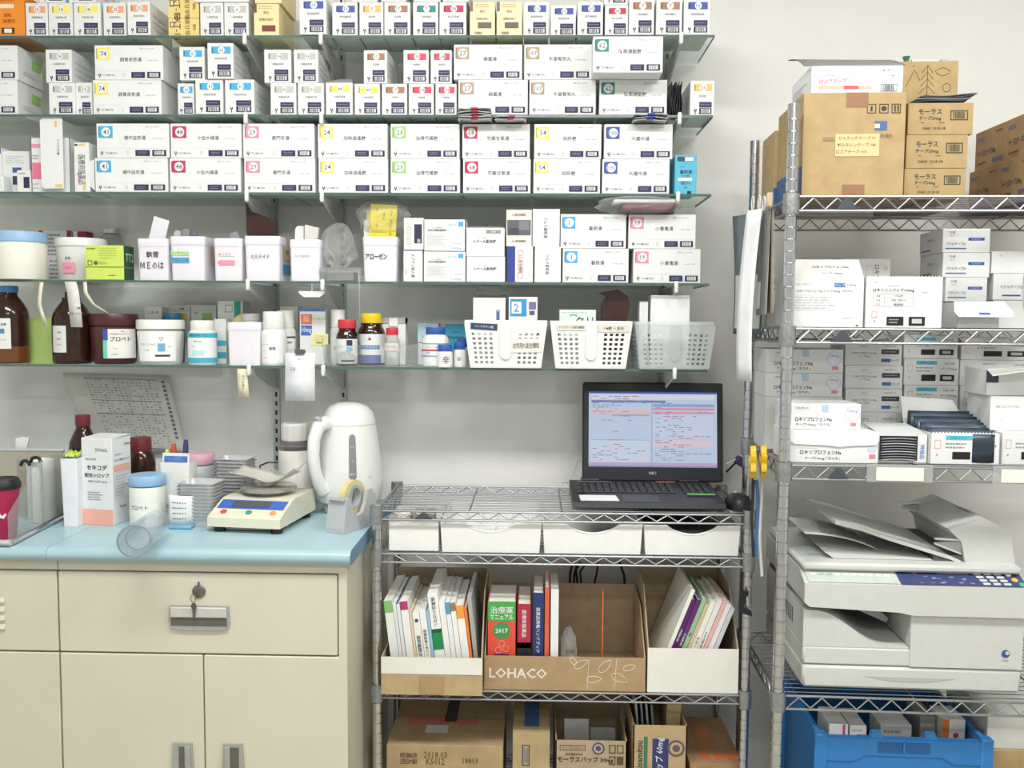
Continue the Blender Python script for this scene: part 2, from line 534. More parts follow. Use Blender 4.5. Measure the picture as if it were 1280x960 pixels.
def wide(n, ck, word, rect, z, pos, Yf=-0.246, rz=0.0, extra=()):
    lab = 'wide carton with %s square badge numbered %s, %s' % (word, NW[n], pos)
    return carton(lab, rect, Yf, z, d=WD, h=WH, rz=rz, prints=wide_prints(n, ck) + list(extra), name='herbal_carton', group='wide numbered herbal cartons')
def small_prints(n, ck):
    c = PAL[ck]
    dk = tuple(int(x * 0.7) for x in c)
    return [RC(0.22, 0.70, 0.90, 0.90, c, 'badge'), RC(0.16, 0.71, 0.22, 0.89, dk, 'badge'), DI(0.54, 0.80, 0.10, WHITE, 'badge'), TX(0.54, 0.80, 0.10, str(n), (110, 112, 118), 'badge'),
            TX(0.52, 0.565, 0.068, HERB[n], (140, 142, 148), maxw=0.5), TX(0.5, 0.955, 0.028, '2.5g×42包', (160, 160, 164)),
            RC(0.38, 0.245, 0.9, 0.40, NAVY, 'dark_label'), LN(0.44, 0.29, 0.84, 0.36, 1, (110, 112, 140), 'dark_label'), RC(0.38, 0.06, 0.9, 0.225, NAVY, 'dark_label'),
            RC(0.46, 0.085, 0.84, 0.20, (226, 226, 230), 'dark_label'), BC(0.48, 0.09, 0.82, 0.195, 8, (40, 40, 60), 'dark_label'), DI(0.22, 0.17, 0.045, (84, 86, 92), 'logo'), DI(0.22, 0.19, 0.02, WHITE, 'logo'), RC(0.205, 0.05, 0.235, 0.14, (84, 86, 92), 'logo')]
SH = 0.0828
def small(n, ck, word, x0, x1, z, pos, Yf=-0.243, ym=None, h=SH, d=0.14, rz=0.0):
    ym = ym or 100
    lab = 'small carton with %s band numbered %s, %s' % (word, NW[n], pos)
    return carton(lab, (x0, ym - 20, x1, ym + 20), Yf, z, d=d, h=h, rz=rz, prints=small_prints(n, ck) + [LN(0.1, 0.2, 0.9, 0.75, 3, (206, 208, 212), 'print', 'right')], name='herbal_carton', group='small numbered herbal cartons')

Z1, Z2, Z3, Z4, Z5 = [z + 0.0006 for z in SZ]
# --- topmost shelf, front row
KEKT = [TX(0.30, 0.5, 0.2, 'EKT-16', (92, 70, 40), rot=90), TX(0.62, 0.5, 0.16, '芍薬甘草湯', (140, 112, 60), rot=90), RC(0.06, 0.5, 0.2, 0.8, (60, 50, 36)), RC(0.09, 0.55, 0.17, 0.75, (230, 220, 190)), TX(0.85, 0.5, 0.10, '顆粒', (150, 122, 70), rot=90)]
oj = carton('bright orange medicine carton at the cabinet end of the topmost shelf', (-34, 2, 31, 43), -0.243, Z1, d=0.14, h=0.105, col=(238, 142, 46), prints=[TX(0.68, 0.86, 0.09, 'SCANT', (176, 92, 20)), RC(0.52, 0.66, 0.8, 0.76, (250, 226, 190)), TX(0.68, 0.5, 0.09, '顆粒', (176, 92, 20)), TX(0.7, 0.36, 0.1, '医療用', (176, 92, 20)), RC(0.55, 0.06, 0.8, 0.2, (60, 40, 20)), RC(0.6, 0.08, 0.75, 0.18, (240, 230, 220))])
r1 = {}
r1[0] = small(15, 'orange', 'orange', 32, 60, Z1, 'against the orange carton', ym=25)
r1[1] = small(14, 'yellow', 'yellow', 60.5, 91, Z1, 'first of two beside the fifteen', ym=25)
r1[2] = small(14, 'yellow', 'yellow', 92, 126, Z1, 'second of two, before the twenty-five cartons', ym=25)
r1[3] = small(25, 'orange', 'orange', 129, 158, Z1, 'beside the yellow fourteens', ym=25)
r1[4] = small(25, 'orange', 'orange', 159, 188, Z1, 'pulled forward next to the beige cartons', -0.252, ym=22)
ek = carton('beige medicine carton with vertical lettering on the topmost shelf, lower of two', (210, 2, 249, 43), -0.24, Z1, d=0.12, h=0.045, col=(232, 206, 134), prints=KEKT, name='beige_carton')
ek2 = carton('beige medicine carton with vertical lettering on the topmost shelf, upper of two', (210, 2, 249, 43), -0.24, top(ek), d=0.12, h=0.058, col=(232, 206, 134), prints=KEKT, name='beige_carton')
r1[5] = small(6, 'grey', 'grey', 250, 279.5, Z1, 'first of two beside the tall beige pair', ym=25)
r1[6] = small(6, 'grey', 'grey', 280, 311, Z1, 'second of two, by the maroon-labelled beige carton', ym=25)
BEI = [RC(0.32, 0.12, 0.86, 0.32, (120, 60, 52), 'dark_label'), TX(0.5, 0.5, 0.09, '医療用漢方', (150, 116, 70)), TX(0.5, 0.72, 0.09, '顆粒', (176, 142, 96)), LN(0.2, 0.82, 0.8, 0.95, 2, (206, 180, 130)), RC(0.0, 0.72, 0.12, 1.0, (110, 70, 60))]
BEI2 = [RC(0.32, 0.22, 0.86, 0.40, (112, 96, 92), 'dark_label'), TX(0.5, 0.5, 0.07, '医療用漢方', (150, 116, 70)), TX(0.5, 0.72, 0.08, '顆粒', (186, 152, 106)), LN(0.2, 0.82, 0.8, 0.95, 2, (206, 180, 130)), RC(0.0, 0.72, 0.12, 1.0, (130, 110, 96)), BC(0.2, 0.04, 0.5, 0.12, 8, (120, 100, 80))]
carton('beige carton with maroon label, alone in front of the topmost shelf joint', (317, 8, 349, 43), -0.248, Z1, d=0.14, h=0.078, col=(240, 222, 172), prints=BEI, name='beige_carton')
r1[7] = small(10, 'blue', 'blue', 374, 408, Z1, 'tallest, pulled forward beside the bracket', -0.256, ym=20, h=0.09)
r1[8] = small(50, 'blue', 'blue', 415, 447, Z1, 'between a ten and an orange five', ym=25)
r1[9] = small(5, 'amber', 'light orange', 449, 479.5, Z1, 'between blue and brown bands', ym=25)
r1[10] = small(17, 'brown', 'brown', 480, 513, Z1, 'on the topmost shelf', ym=25)
r1[11] = small(7, 'teal', 'green', 516, 548, Z1, 'beside a crimson fifty-eight', ym=25)
r1[12] = small(58, 'crimson', 'crimson', 549, 583, Z1, 'between green band and beige carton', ym=25)
bb1 = carton('pale beige carton with grey-brown label, first of two on the topmost shelf', (587, 4, 619, 45), -0.243, Z1, d=0.14, h=0.083, col=(242, 228, 190), prints=BEI2, name='beige_carton')
bb2 = carton('pale beige carton with grey-brown label, second of two by the blue bands', (620.5, 4, 653, 45), -0.243, Z1, d=0.14, h=0.083, col=(242, 228, 190), prints=BEI2, name='beige_carton')
r1[13] = small(10, 'blue', 'blue', 654.5, 686, Z1, 'next to the second pale beige carton', ym=25)
r1[14] = small(10, 'blue', 'blue', 688, 720, Z1, 'middle of three blue bands', -0.24, ym=28, h=0.076)
r1[15] = small(50, 'blue', 'blue', 721.5, 754, Z1, 'last of three blue bands before a crimson one', ym=26)
r1[16] = small(58, 'crimson', 'crimson', 756, 785.5, Z1, 'between blue fifty and brown seven', ym=26, h=0.075)
r1[17] = small(7, 'brown', 'brown', 786, 818, Z1, 'first of two near the shelf end', -0.25, ym=22, h=0.088)
r1[18] = small(7, 'brown', 'brown', 820, 853, Z1, 'second of two near the shelf end', -0.25, ym=22, h=0.088)
r1[19] = small(10, 'blue', 'blue', 854.5, 888, Z1, 'last on the topmost shelf', -0.25, ym=22, h=0.088)
# upper layer, cut by the top of the picture
small(15, 'orange', 'orange', 52, 84, max(top(r1[0]), top(r1[1])), 'lying on top of the fifteen and fourteen', ym=0)
small(14, 'yellow', 'yellow', 88, 122, top(r1[2]), 'lying on top of the second fourteen', ym=0)
carton('white carton lying on the two grey sixes of the topmost shelf', (243, -24, 311, 5), -0.246, top(r1[6]), d=0.14, h=0.06, prints=[LN(0.2, 0.4, 0.8, 0.8, 3)])
carton('beige carton stacked on the maroon-labelled beige carton', (318, -24, 352, 5), -0.246, Z1 + 0.0794, d=0.14, h=0.07, col=(240, 222, 172), prints=BEI, name='beige_carton')
small(5, 'amber', 'light orange', 440, 472, max(top(r1[8]), top(r1[9])), 'on top of the blue fifty', ym=-16)
small(17, 'brown', 'brown', 476, 508, top(r1[10]), 'on top of the brown seventeen', ym=-16)
small(7, 'teal', 'green', 518, 551, top(r1[11]), 'on top of the green seven', ym=-16)
small(58, 'crimson', 'crimson', 553, 586, top(r1[12]), 'on top of a crimson fifty-eight', ym=-16)
small(58, 'crimson', 'crimson', 755, 785, top(r1[16]), 'stacked on a fifty-eight beside brown seven', ym=-12)

# --- second shelf
gl = wide(23, 'green', 'green', (-66, 97, 22, 141), Z2, 'lower of the pair at the cabinet end', extra=[RC(0.55, 0.5, 0.9, 0.78, PAL['green'], 'badge', 'right'), LN(0.2, 0.2, 0.8, 0.35, 2, LGREY, 'print', 'right')])
wide(23, 'green', 'green', (-66, 53, 22, 97), top(gl), 'upper of the pair at the cabinet end', extra=[RC(0.55, 0.5, 0.9, 0.78, PAL['green'], 'badge', 'right'), LN(0.2, 0.2, 0.8, 0.35, 2, LGREY, 'print', 'right')])
a = small(16, 'grey', 'grey', 61, 94, Z2, 'lower of its stack', ym=123, h=0.080)
small(16, 'grey', 'grey', 57, 90, top(a), 'upper of its stack', ym=84)
small(16, 'grey', 'grey', 95, 115.5, Z2, 'partly hidden by the yellow seventy-four', -0.235, ym=123)
a = wide(74, 'yellow', 'yellow', (116, 97, 202, 140), Z2, 'lower of its pair')
wide(74, 'yellow', 'yellow', (118, 54, 204, 96), top(a), 'upper of its pair')
a1 = small(61, 'sky', 'sky-blue', 222, 243, Z2, 'set back in the lower row', -0.236, ym=123, h=0.0805)
a2 = small(61, 'sky', 'sky-blue', 244, 279, Z2, 'middle of the lower row', -0.252, ym=118, h=0.0862)
a3 = small(61, 'sky', 'sky-blue', 281, 318, Z2, 'end of the lower row', -0.252, ym=118, h=0.0862)
small(61, 'sky', 'sky-blue', 224, 256, max(top(a1), top(a2)), 'upper row, shorter of two', ym=75)
small(61, 'sky', 'sky-blue', 259, 292, top(a2), 'upper row, jutting forward', -0.258, ym=70, h=0.088)
a1 = small(136, 'grey', 'grey', 338, 370.5, Z2, 'first of the lower row', ym=122, h=0.0795)
a2 = small(136, 'grey', 'grey', 372, 405, Z2, 'second of the lower row', ym=122, h=0.0795)
small(136, 'grey', 'grey', 330, 364, top(a1), 'first of the upper row', ym=80)
small(136, 'grey', 'grey', 367, 398, top(a2), 'second of the upper row', ym=80)
fl = small(84, 'yellow', 'yellow', 407, 441, Z2, 'with its lid standing open', ym=122, h=0.081)
wf = fl.dimensions.x
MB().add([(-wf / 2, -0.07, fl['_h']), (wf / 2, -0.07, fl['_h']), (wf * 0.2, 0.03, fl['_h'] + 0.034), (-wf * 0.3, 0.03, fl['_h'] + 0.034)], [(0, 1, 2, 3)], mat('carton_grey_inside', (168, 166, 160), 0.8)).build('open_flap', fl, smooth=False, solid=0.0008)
small(84, 'yellow', 'yellow', 443, 475, Z2, 'closed, beside the opened one', ym=122, h=0.078)
a1 = small(17, 'brown', 'brown', 477, 509, Z2, 'lower of the stack on the second shelf', ym=122, h=0.078)
small(17, 'brown', 'brown', 456, 486, top(a1), 'upper of the stack, overhanging the yellow carton', ym=82, rz=R_(-3))
a1 = small(138, 'red', 'crimson', 510.5, 542.5, Z2, 'first of the lower row', ym=122, h=0.078)
a2 = small(138, 'red', 'crimson', 544, 571, Z2, 'second of the lower row', ym=122, h=0.078)
small(138, 'red', 'crimson', 504, 536, top(a1), 'first of the upper row', ym=83)
small(138, 'red', 'crimson', 538, 565, top(a2), 'second of the upper row', ym=83)
for n, ck, wd, lo, up, yf in ((27, 'tan', 'tan', (572.5, 98, 660, 143), (567, 55, 653, 98), -0.25), (107, 'tan', 'pale tan', (661.5, 98, 745, 143), (655, 55, 740, 98), -0.25), (62, 'teal', 'teal', (749, 99, 834, 143), (741, 43, 829, 87), -0.25)):
    a = wide(n, ck, wd, lo, Z2, 'lower of its pair', yf)
    wide(n, ck, wd, up, top(a), 'upper of its pair' if n != 62 else 'jutting out over its twin', yf if n != 62 else -0.315)
# --- third shelf
pairs = [(41, 'sky', 'sky-blue', (118.5, 195, 210, 238), (120.5, 153, 211.5, 195)), (48, 'crimson', 'crimson', (212, 196, 301, 238), (213, 152, 302, 194)),
         (29, 'pink', 'pink', (305, 194, 394, 236), (303.5, 150, 393, 193)), (24, 'yellow', 'yellow', (398, 196, 485, 239), (397, 153, 484.5, 196)),
         (23, 'green', 'green', (488, 198, 575, 240), (488, 154, 574.5, 197)), (68, 'crimson', 'deep pink', (578.5, 199, 663.5, 242), (577.5, 156, 662.5, 198)),
         (54, 'yellow', 'pale yellow', (666.5, 199, 750.5, 242), (667.5, 155, 752, 198)), (100, 'blue', 'royal-blue', (752.5, 197, 837, 240), (755, 152, 841, 197))]
TOP3 = {}
for n, ck, wd, lo, up in pairs:
    where = ' of the middle-shelf pair' if n == 23 else ' of its pair'
    a = wide(n, ck, wd, lo, Z3, 'lower' + where, -0.247)
    TOP3[n] = wide(n, ck, wd, up, top(a), 'upper' + where, -0.247)
    if n == 41:
        MB().add([(-0.5 * 0.19, -0.061, 0.004), (-0.5 * 0.19, -0.061, 0.082), (-0.112, -0.058, 0.076), (-0.115, -0.056, 0.02)], [(0, 1, 2, 3)], paper(WHITE)).build('open_flap', a, smooth=False, solid=0.0008)

# ------------------------------------------------------------------ vessels, pouches, bags
def rr(w_, d_, r, n=5):
    r = min(r, w_ * 0.49, d_ * 0.49)
    pts = []
    for cx, cy, a0 in ((w_ / 2 - r, d_ / 2 - r, 0), (-w_ / 2 + r, d_ / 2 - r, 90), (-w_ / 2 + r, -d_ / 2 + r, 180), (w_ / 2 - r, -d_ / 2 + r, 270)):
        for i in range(n + 1):
            a = R_(a0 + 90 * i / n)
            pts.append((cx + r * math.cos(a), cy + r * math.sin(a)))
    return pts

def loft(b, secs, m, n=5, c0=True, c1=True):
    """secs: (w, d, r, z[, ox, oy]) rounded rectangles joined one after another"""
    k = 4 * (n + 1); vs = []; fs = []
    for s in secs:
        ox, oy = (s[4], s[5]) if len(s) > 4 else (0, 0)
        vs += [(x + ox, y + oy, s[3]) for x, y in rr(s[0], s[1], s[2], n)]
    for j in range(len(secs) - 1):
        for i in range(k):
            i2 = (i + 1) % k
            fs.append((j * k + i, j * k + i2, (j + 1) * k + i2, (j + 1) * k + i))
    if c0: fs.append(tuple(range(k - 1, -1, -1)))
    if c1: fs.append(tuple(range((len(secs) - 1) * k, len(secs) * k)))
    return b.add(vs, fs, m)

def vessel(name, label, px, py, Yc, z, body, bm, caps=(), band=None, cat='bottle', group=None, seg=30):
    """a turned bottle or jar. px: its two outline columns, py: top and bottom rows; body, caps: profiles as shares of radius and height"""
    x0, x1 = P(px[0], sum(py) / 2, Yc).x, P(px[1], sum(py) / 2, Yc).x
    r = (x1 - x0) / 2 - 0.0004
    h = P(px[0], py[0], Yc).z - P(px[0], py[1], Yc).z
    t = thing(name, label, cat, ((x0 + x1) / 2, Yc, z), group=group)
    MB().lathe([(a * r, b_ * h) for a, b_ in body], bm, seg).build('body', t)
    for nm, prof, m in caps:
        MB().lathe([(a * r, b_ * h) for a, b_ in prof], m, seg).build(nm, t)
    if band:
        z0, z1, a0, a1, rf, c, texts = band
        lb = MB().lathe([(r * rf, z0 * h), (r * rf, z1 * h)], ink(c), 24, a0=R_(a0 - 90), a1=R_(a1 - 90), cap=False).build('label', t)
        if texts:
            tb = MB()
            e = 0
            for q in texts:
                e += 1
                rr_ = r * rf + 0.0004 + e * 0.00008
                if q[0] == 't':
                    _, an, v, size, s_, cc = q[:6]
                    tb.text(s_, (R_(an), 0, (z0 + (z1 - z0) * v) * h), (1, 0, 0), (0, 0, 1), size * (z1 - z0) * h, ink(cc), wrap=(0, 0, rr_), maxw=q[6] * r if len(q) > 6 else None)
                else:
                    _, b0, b1, v0, v1, cc = q
                    tb.lathe([(rr_, (z0 + (z1 - z0) * v0) * h), (rr_, (z0 + (z1 - z0) * v1) * h)], ink(cc), 12, a0=R_(b0 - 90), a1=R_(b1 - 90), cap=False)
            tb.build('lettering', lb)
    return t, r, h

JAR = [(0.0, 0.0), (0.9, 0.0), (0.97, 0.04), (1.0, 0.8), (0.98, 0.86), (0.9, 0.9), (0.0, 0.9)]
def lid(z0, z1, r=1.02): return [(r * 0.98, z0), (r, z0 + 0.01), (r, z1 - 0.03), (r * 0.96, z1), (0, z1)]
BOT = [(0, 0), (0.92, 0), (1, 0.03), (1, 0.62), (0.93, 0.70), (0.75, 0.78), (0.48, 0.87), (0.46, 0.92), (0, 0.92)]
TUBB = [(0, 0), (0.80, 0), (0.88, 0.05), (0.96, 0.70), (0.96, 0.74), (0.9, 0.76), (0, 0.76)]

def sachet(label, c, w_, d_, rz, tilt, stripe, group, seed, sw=0.16):
    rn = random.Random(seed)
    ph = rn.uniform(0, 6)
    foil = mat('foil_silver', (196, 198, 200), 0.32, 0.75, noise=0.12, scale=30)
    fn = lambda u, v: ((u - 0.5) * w_, (v - 0.5) * d_, 0.0016 * math.sin(math.pi * u) + 0.0012 * math.sin(u * 7 + ph) + 0.0008 * math.sin(v * 9 + ph))
    o = MB().grid(fn, 14, 6, foil).build('foil_sachet', None, c, (tilt, 0, rz), solid=0.0016)
    tag(o, label, 'sachet', group)
    for k in (-1, 1):
        u0 = 0.5 + k * sw * 0.42
        MB().grid(lambda u, v: (lambda q: (q[0], q[1], q[2] + 0.0014))(fn(u0 + (u - 0.5) * sw * 0.6, v)), 4, 6, ink(stripe)).build('stripe', o)
    # the folded edge that faces the room carries the stripes too
    MB().box(-w_ * sw * 0.62, w_ * sw * 0.62, -d_ / 2 - 0.0008, -d_ / 2, -0.0008, 0.0034, ink(stripe)).build('edge_stripe', o, smooth=False)
    return o

def bag(name, label, c, size, seed, m=None, rough=0.28, cat='bag', pinch=0.0, rot=(0, 0, 0)):
    rn = random.Random(seed)
    from mathutils import noise as nz
    off = Vector((rn.uniform(0, 50), rn.uniform(0, 50), 0))
    nu, nv = 20, 11
    vs = []
    def fn(u, v):
        th = 2 * math.pi * u; ph = math.pi * (v - 0.5)
        d = Vector((math.cos(ph) * math.cos(th), math.cos(ph) * math.sin(th), math.sin(ph)))
        k = 1 + rough * (nz.noise(d * 2.2 + off) + 0.9 * nz.noise(d * 5.5 + off))
        sq = 1 - pinch * max(0, d.z)
        p = Vector((math.copysign(abs(d.x) ** 0.75, d.x) * k * sq * size[0] / 2, math.copysign(abs(d.y) ** 0.75, d.y) * k * size[1] / 2, math.copysign(abs(d.z) ** 0.85, d.z) * size[2] / 2 * (0.85 + 0.15 * k)))
        p.z = max(p.z, -size[2] / 2 * 0.98)
        return p + Vector((0, 0, size[2] / 2))
    b = MB().grid(fn, nu, nv, m or BAG, closed_u=True)
    o = b.build(name, None, c, rot, smooth=False)
    return tag(o, label, cat)

def pouch(name, label, poly, Y, th, m, cat='packet', bend=0.0):
    """a flat packet standing upright; poly in photo pixels"""
    pts = [P(x, y, Y) for x, y in poly]
    cx = sum(p.x for p in pts) / len(pts); zb = min(p.z for p in pts)
    o = MB().prism([(p.x - cx, p.z - zb) for p in pts], 'y', -th / 2, th / 2, m).build(name, None, (cx, Y, zb), smooth=False)
    return tag(o, label, cat)

def tub(label, rect, Yf, z, d, marks=(), side=(), m=None):
    x, w_, zz, h = dims(rect, Yf, z)
    t = thing('square_canister', label, 'canister', (x, Yf + d / 2, zz), group='square canisters of the fourth shelf')
    m = m or LILAC
    b = MB()
    s = 0.93
    loft(b, [(w_ * s, d * s, 0.008, 0), (w_ * 0.975, d * 0.975, 0.009, h * 0.80)], m, c1=False)
    loft(b, [(w_ * 0.93, d * 0.93, 0.008, h * 0.80), (w_ * s * 0.95, d * s * 0.95, 0.007, 0.004)], m, c0=False)
    b.build('body', t)
    b = MB()
    loft(b, [(w_ * 0.985, d * 0.985, 0.009, h * 0.80), (w_, d, 0.01, h * 0.82), (w_, d, 0.01, h * 0.985), (w_ * 0.985, d * 0.985, 0.009, h), (w_ * 0.93, d * 0.93, 0.008, h), (w_ * 0.92, d * 0.92, 0.008, h * 0.80)], m, c0=False, c1=False)
    b.build('rim', t)
    if marks or side:
        add_prints(t, w_, d * 0.985, h, list(marks) + list(side))
    t['_h'] = h
    return t

# --- sachet piles lying on the cartons of the middle shelf
RED, DBL = (150, 30, 50), (40, 60, 150)
ORDN = ['first', 'second', 'third', 'fourth', 'fifth', 'sixth', 'seventh', 'eighth', 'ninth', 'tenth', 'eleventh', 'twelfth', 'thirteenth', 'fourteenth']
def pile(n, px, py, Y, z, w_, stripe, label, group, seed):
    c = P(px, py, Y)
    for i in range(n):
        sachet(ORDN[i] + ' from the bottom, ' + label, (c.x + random.uniform(-0.003, 0.003), Y, z + 0.0028 + i * 0.0066), w_, 0.06, random.uniform(-0.06, 0.06), 0.0, stripe, group, seed + i)
pile(5, 595, 150, -0.252, top(TOP3[68]), 0.084, RED, 'silver sachet with crimson stripes, taller pile', 'sachets in the taller crimson-striped pile', 3)
pile(2, 640, 156, -0.252, top(TOP3[68]), 0.078, RED, 'silver sachet with crimson stripes, low pile', 'sachets in the low crimson-striped pile', 13)
pile(3, 812, 155, -0.25, top(TOP3[100]), 0.084, DBL, 'silver sachet with blue stripes on the blue-badged carton', 'blue-striped sachets', 23)
# dark sachets standing on edge at the end of the second shelf
for i in range(6):
    c = P(837 + i * 3.0, 120, -0.23)
    b = MB().grid(lambda u, v: (0.0015 * math.sin(v * 9 + i) + 0.001 * math.sin(u * 6), (u - 0.5) * 0.07, v * 0.083), 5, 9, mat('foil_dark', (46, 48, 56), 0.35, 0.4, noise=0.2, scale=30))
    o = b.build('dark_sachet', None, (c.x, -0.205, Z2 + 0.001), (0, R_(random.uniform(-2, 2)), 0), solid=0.0016)
    tag(o, ORDN[i] + ' dark foil sachet standing on edge, counted from the teal carton', 'sachet', 'dark sachets standing on edge')
small(35, 'amber', 'light orange', 862.5, 893, Z2, 'alone at the end of the second shelf', -0.235, ym=122, h=0.088)
cy = carton('cyan medicine carton standing alone at the end of the middle shelf', (843.5, 192, 871, 241), -0.243, Z3, d=0.10, col=(92, 186, 214),
            prints=[RC(0.1, 0.84, 0.86, 0.96, (60, 74, 96)), RC(0.45, 0.85, 0.85, 0.95, WHITE), TX(0.3, 0.7, 0.04, 'クラシエ', (40, 90, 140)), TX(0.5, 0.57, 0.1, '葛根湯', (30, 60, 100), maxw=0.8), TX(0.5, 0.47, 0.04, 'エキス細粒', (40, 90, 140)), RC(0.14, 0.34, 0.8, 0.42, WHITE), TX(0.5, 0.28, 0.07, 'EKT-1', (24, 40, 70)), TX(0.5, 0.17, 0.03, '医療用', (24, 40, 70)), RC(0.58, 0.0, 0.76, 0.08, (16, 24, 40))])

# --- cabinet end of the middle shelf
b1 = carton('white carton with blue label half hidden at the cabinet end, middle shelf', (4, 185, 37, 239), -0.2, Z3, d=0.1, prints=[RC(0.35, 0.5, 0.7, 0.62, (64, 90, 160)), RC(0.35, 0.22, 0.62, 0.42, (60, 70, 90)), LN(0.1, 0.7, 0.9, 0.9, 4)])
carton('small white carton with navy square in front of blue-labelled carton', (21, 211, 38, 239), -0.232, Z3, d=0.028, prints=[RC(0.5, 0.2, 0.95, 0.7, NAVY), TX(0.4, 0.85, 0.08, 'SUPER', INKC)])
carton('white carton with dark blue lid cut by the picture edge, middle shelf', (-30, 181, 2, 239), -0.21, Z3, d=0.1, prints=[RC(0, 0.86, 1, 1.0, (60, 80, 140)), LN(0.2, 0.3, 0.9, 0.7, 5)])
carton('small plain white carton at the very cabinet end, middle shelf', (-26, 219, 5, 239), -0.245, Z3, d=0.03, prints=[LN(0.2, 0.3, 0.9, 0.7, 2)])
op = carton('open white carton with pink bands, its end flap swung out, middle shelf', (39, 170, 88, 239), -0.225, Z3, d=0.11, rz=0.0, opened=True, prints=[RC(0.02, 0.25, 0.26, 0.55, (232, 120, 150)), RC(0.02, 0.82, 0.26, 0.89, (238, 150, 170)), LN(0.03, 0.6, 0.2, 0.7, 2, GREY), LN(0.03, 0.05, 0.2, 0.2, 2)])
xa, xb = P(51, 200, -0.243).x - op.location.x, P(79, 200, -0.243).x - op.location.x
zt, zb2 = P(60, 144, -0.243).z - Z3, 0.008
yq = -0.243 - op.location.y
fl_ = MB().prism([(xa, zb2 + 0.01), (xa + 0.008, zb2), (xb, zb2 + 0.002), (xb, zt - 0.006), (xa + 0.012, zt), (xa, zt - 0.014)], 'y', yq, yq + 0.001, paper(WHITE)).build('open_flap', op, smooth=False)
fb = MB()
fb.text('リリカOD錠', (xb - 0.012, yq - 0.0006, (zt + zb2) * 0.56), (0, 0, -1), (1, 0, 0), 0.007, ink((120, 96, 96)))
fb.quad((xb - 0.022, yq - 0.0006, 0.012), (xb - 0.004, yq - 0.0006, 0.012), (xb - 0.004, yq - 0.0006, 0.02), (xb - 0.022, yq - 0.0006, 0.02), ink((228, 200, 110)))
fb.quad((xb - 0.02, yq - 0.0006, zt - 0.03), (xb - 0.014, yq - 0.0006, zt - 0.03), (xb - 0.014, yq - 0.0006, zt - 0.014), (xb - 0.02, yq - 0.0006, zt - 0.014), ink((228, 190, 90)))
fb.build('print', fl_, smooth=False)
carton('white carton with yellow corner marks beside the swung-out flap', (92.5, 177, 112, 239), -0.247, Z3, d=0.13, prints=[RC(0.05, 0.93, 0.25, 0.97, (60, 60, 60)), RC(0.3, 0.93, 0.75, 0.97, (228, 200, 120)), TX(0.5, 0.45, 0.5, '医療用医薬品', (120, 120, 126), rot=90, maxw=0.6), RC(0.55, 0.04, 0.75, 0.18, (232, 190, 90)), TX(0.3, 0.3, 0.2, '販売名', (190, 90, 110), rot=90)])

# --- fourth shelf
cream = mat('cream_jar', (238, 238, 228), 0.4, noise=0.02)
sky = mat('sky_lid', (150, 190, 226), 0.4, noise=0.02)
SJ = [(0, 0), (0.97, 0), (1.0, 0.03), (1.0, 0.74), (0.97, 0.78), (0.0, 0.78)]
vessel('lidded_jar', 'cream plastic jar with pale blue lid at the cabinet end, fourth shelf', (-3, 56), (290, 349), -0.215, Z4, SJ, cream, [('lid', lid(0.78, 1.0), sky)], cat='jar')
carton('white and crimson carton standing behind the cream jar, fourth shelf', (49, 284, 90, 349), -0.055, Z4, d=0.04, prints=[RC(0, 0.6, 0.12, 1, (176, 70, 96)), RC(0.86, 0.5, 1, 1, (150, 50, 70)), RC(0, 0.0, 0.2, 0.5, (150, 50, 76)), LN(0.2, 0.5, 0.8, 0.95, 6, GREY), LN(0.3, 0.05, 0.9, 0.45, 5, GREY)])
carton('dark crimson carton behind the glass jar, fourth shelf', (92, 285, 109, 349), -0.055, Z4, d=0.04, col=(150, 52, 72), prints=[RC(0, 0.55, 0.3, 1, WHITE)])
wj, r_, h_ = vessel('white_tub', 'round white tub with pink sticky note behind the green carton', (72, 131), (296, 349), -0.124, Z4, [(0, 0), (0.82, 0), (0.88, 0.04), (0.97, 0.8), (0, 0.8)], WPLAS, [('lid', lid(0.8, 1.0), WPLAS)], cat='jar')
nb = MB().lathe([(r_ * 0.97, h_ * 0.18), (r_ * 0.985, h_ * 0.42)], ink((244, 160, 190)), 8, a0=R_(-110), a1=R_(-78), cap=False).build('sticky_note', wj)
MB().text('バラ 3', (R_(-6), 0, h_ * 0.29), (1, 0, 0), (0, 0, 1), 0.007, ink((160, 60, 90)), wrap=(0, 0, r_ * 0.995)).build('lettering', nb)
MB().text('白色', (R_(-4), 0, h_ * 0.52), (1, 0, 0), (0, 0, 1), 0.008, ink((70, 70, 80)), wrap=(0, 0, r_ * 0.985)).build('lettering', wj)
vessel('glass_jar', 'clear glass jar with silver lid at the back of the fourth shelf', (126, 154), (281, 349), -0.041, Z4, JAR, CLEAR, [('lid', [(0.72, 0.9), (0.74, 0.91), (0.74, 0.985), (0.7, 1.0), (0, 1.0)], ALU)], cat='jar')
gb = carton('lime green carton with dark green side and white lettering, fourth shelf', (106.5, 306, 155, 349), -0.246, Z4, d=0.058, h=0.0885, col=(206, 226, 104),
            prints=[RC(0, 0.355, 1, 0.385, (110, 150, 60)), LN(0.04, 0.86, 0.3, 0.95, 1, (110, 130, 60)), LN(0.36, 0.6, 0.9, 0.95, 5, (176, 196, 90)), FR(0.06, 0.42, 0.18, 0.56, 0.02, (80, 100, 50), 'logo'), DI(0.27, 0.49, 0.06, (80, 100, 50), 'logo'), LN(0.34, 0.44, 0.6, 0.54, 2, (150, 170, 80)), LN(0.6, 0.1, 0.85, 0.16, 1, (110, 130, 60)), RC(0, 0, 1, 1, (48, 96, 66), 'side_panel', 'right'), RC(0, 0.36, 1, 0.38, (150, 190, 110), 'side_panel', 'right'), TX(0.55, 0.66, 0.24, 'TT2', WHITE, 'side_panel', 'right', maxw=0.8)])
HW = (60, 58, 70)
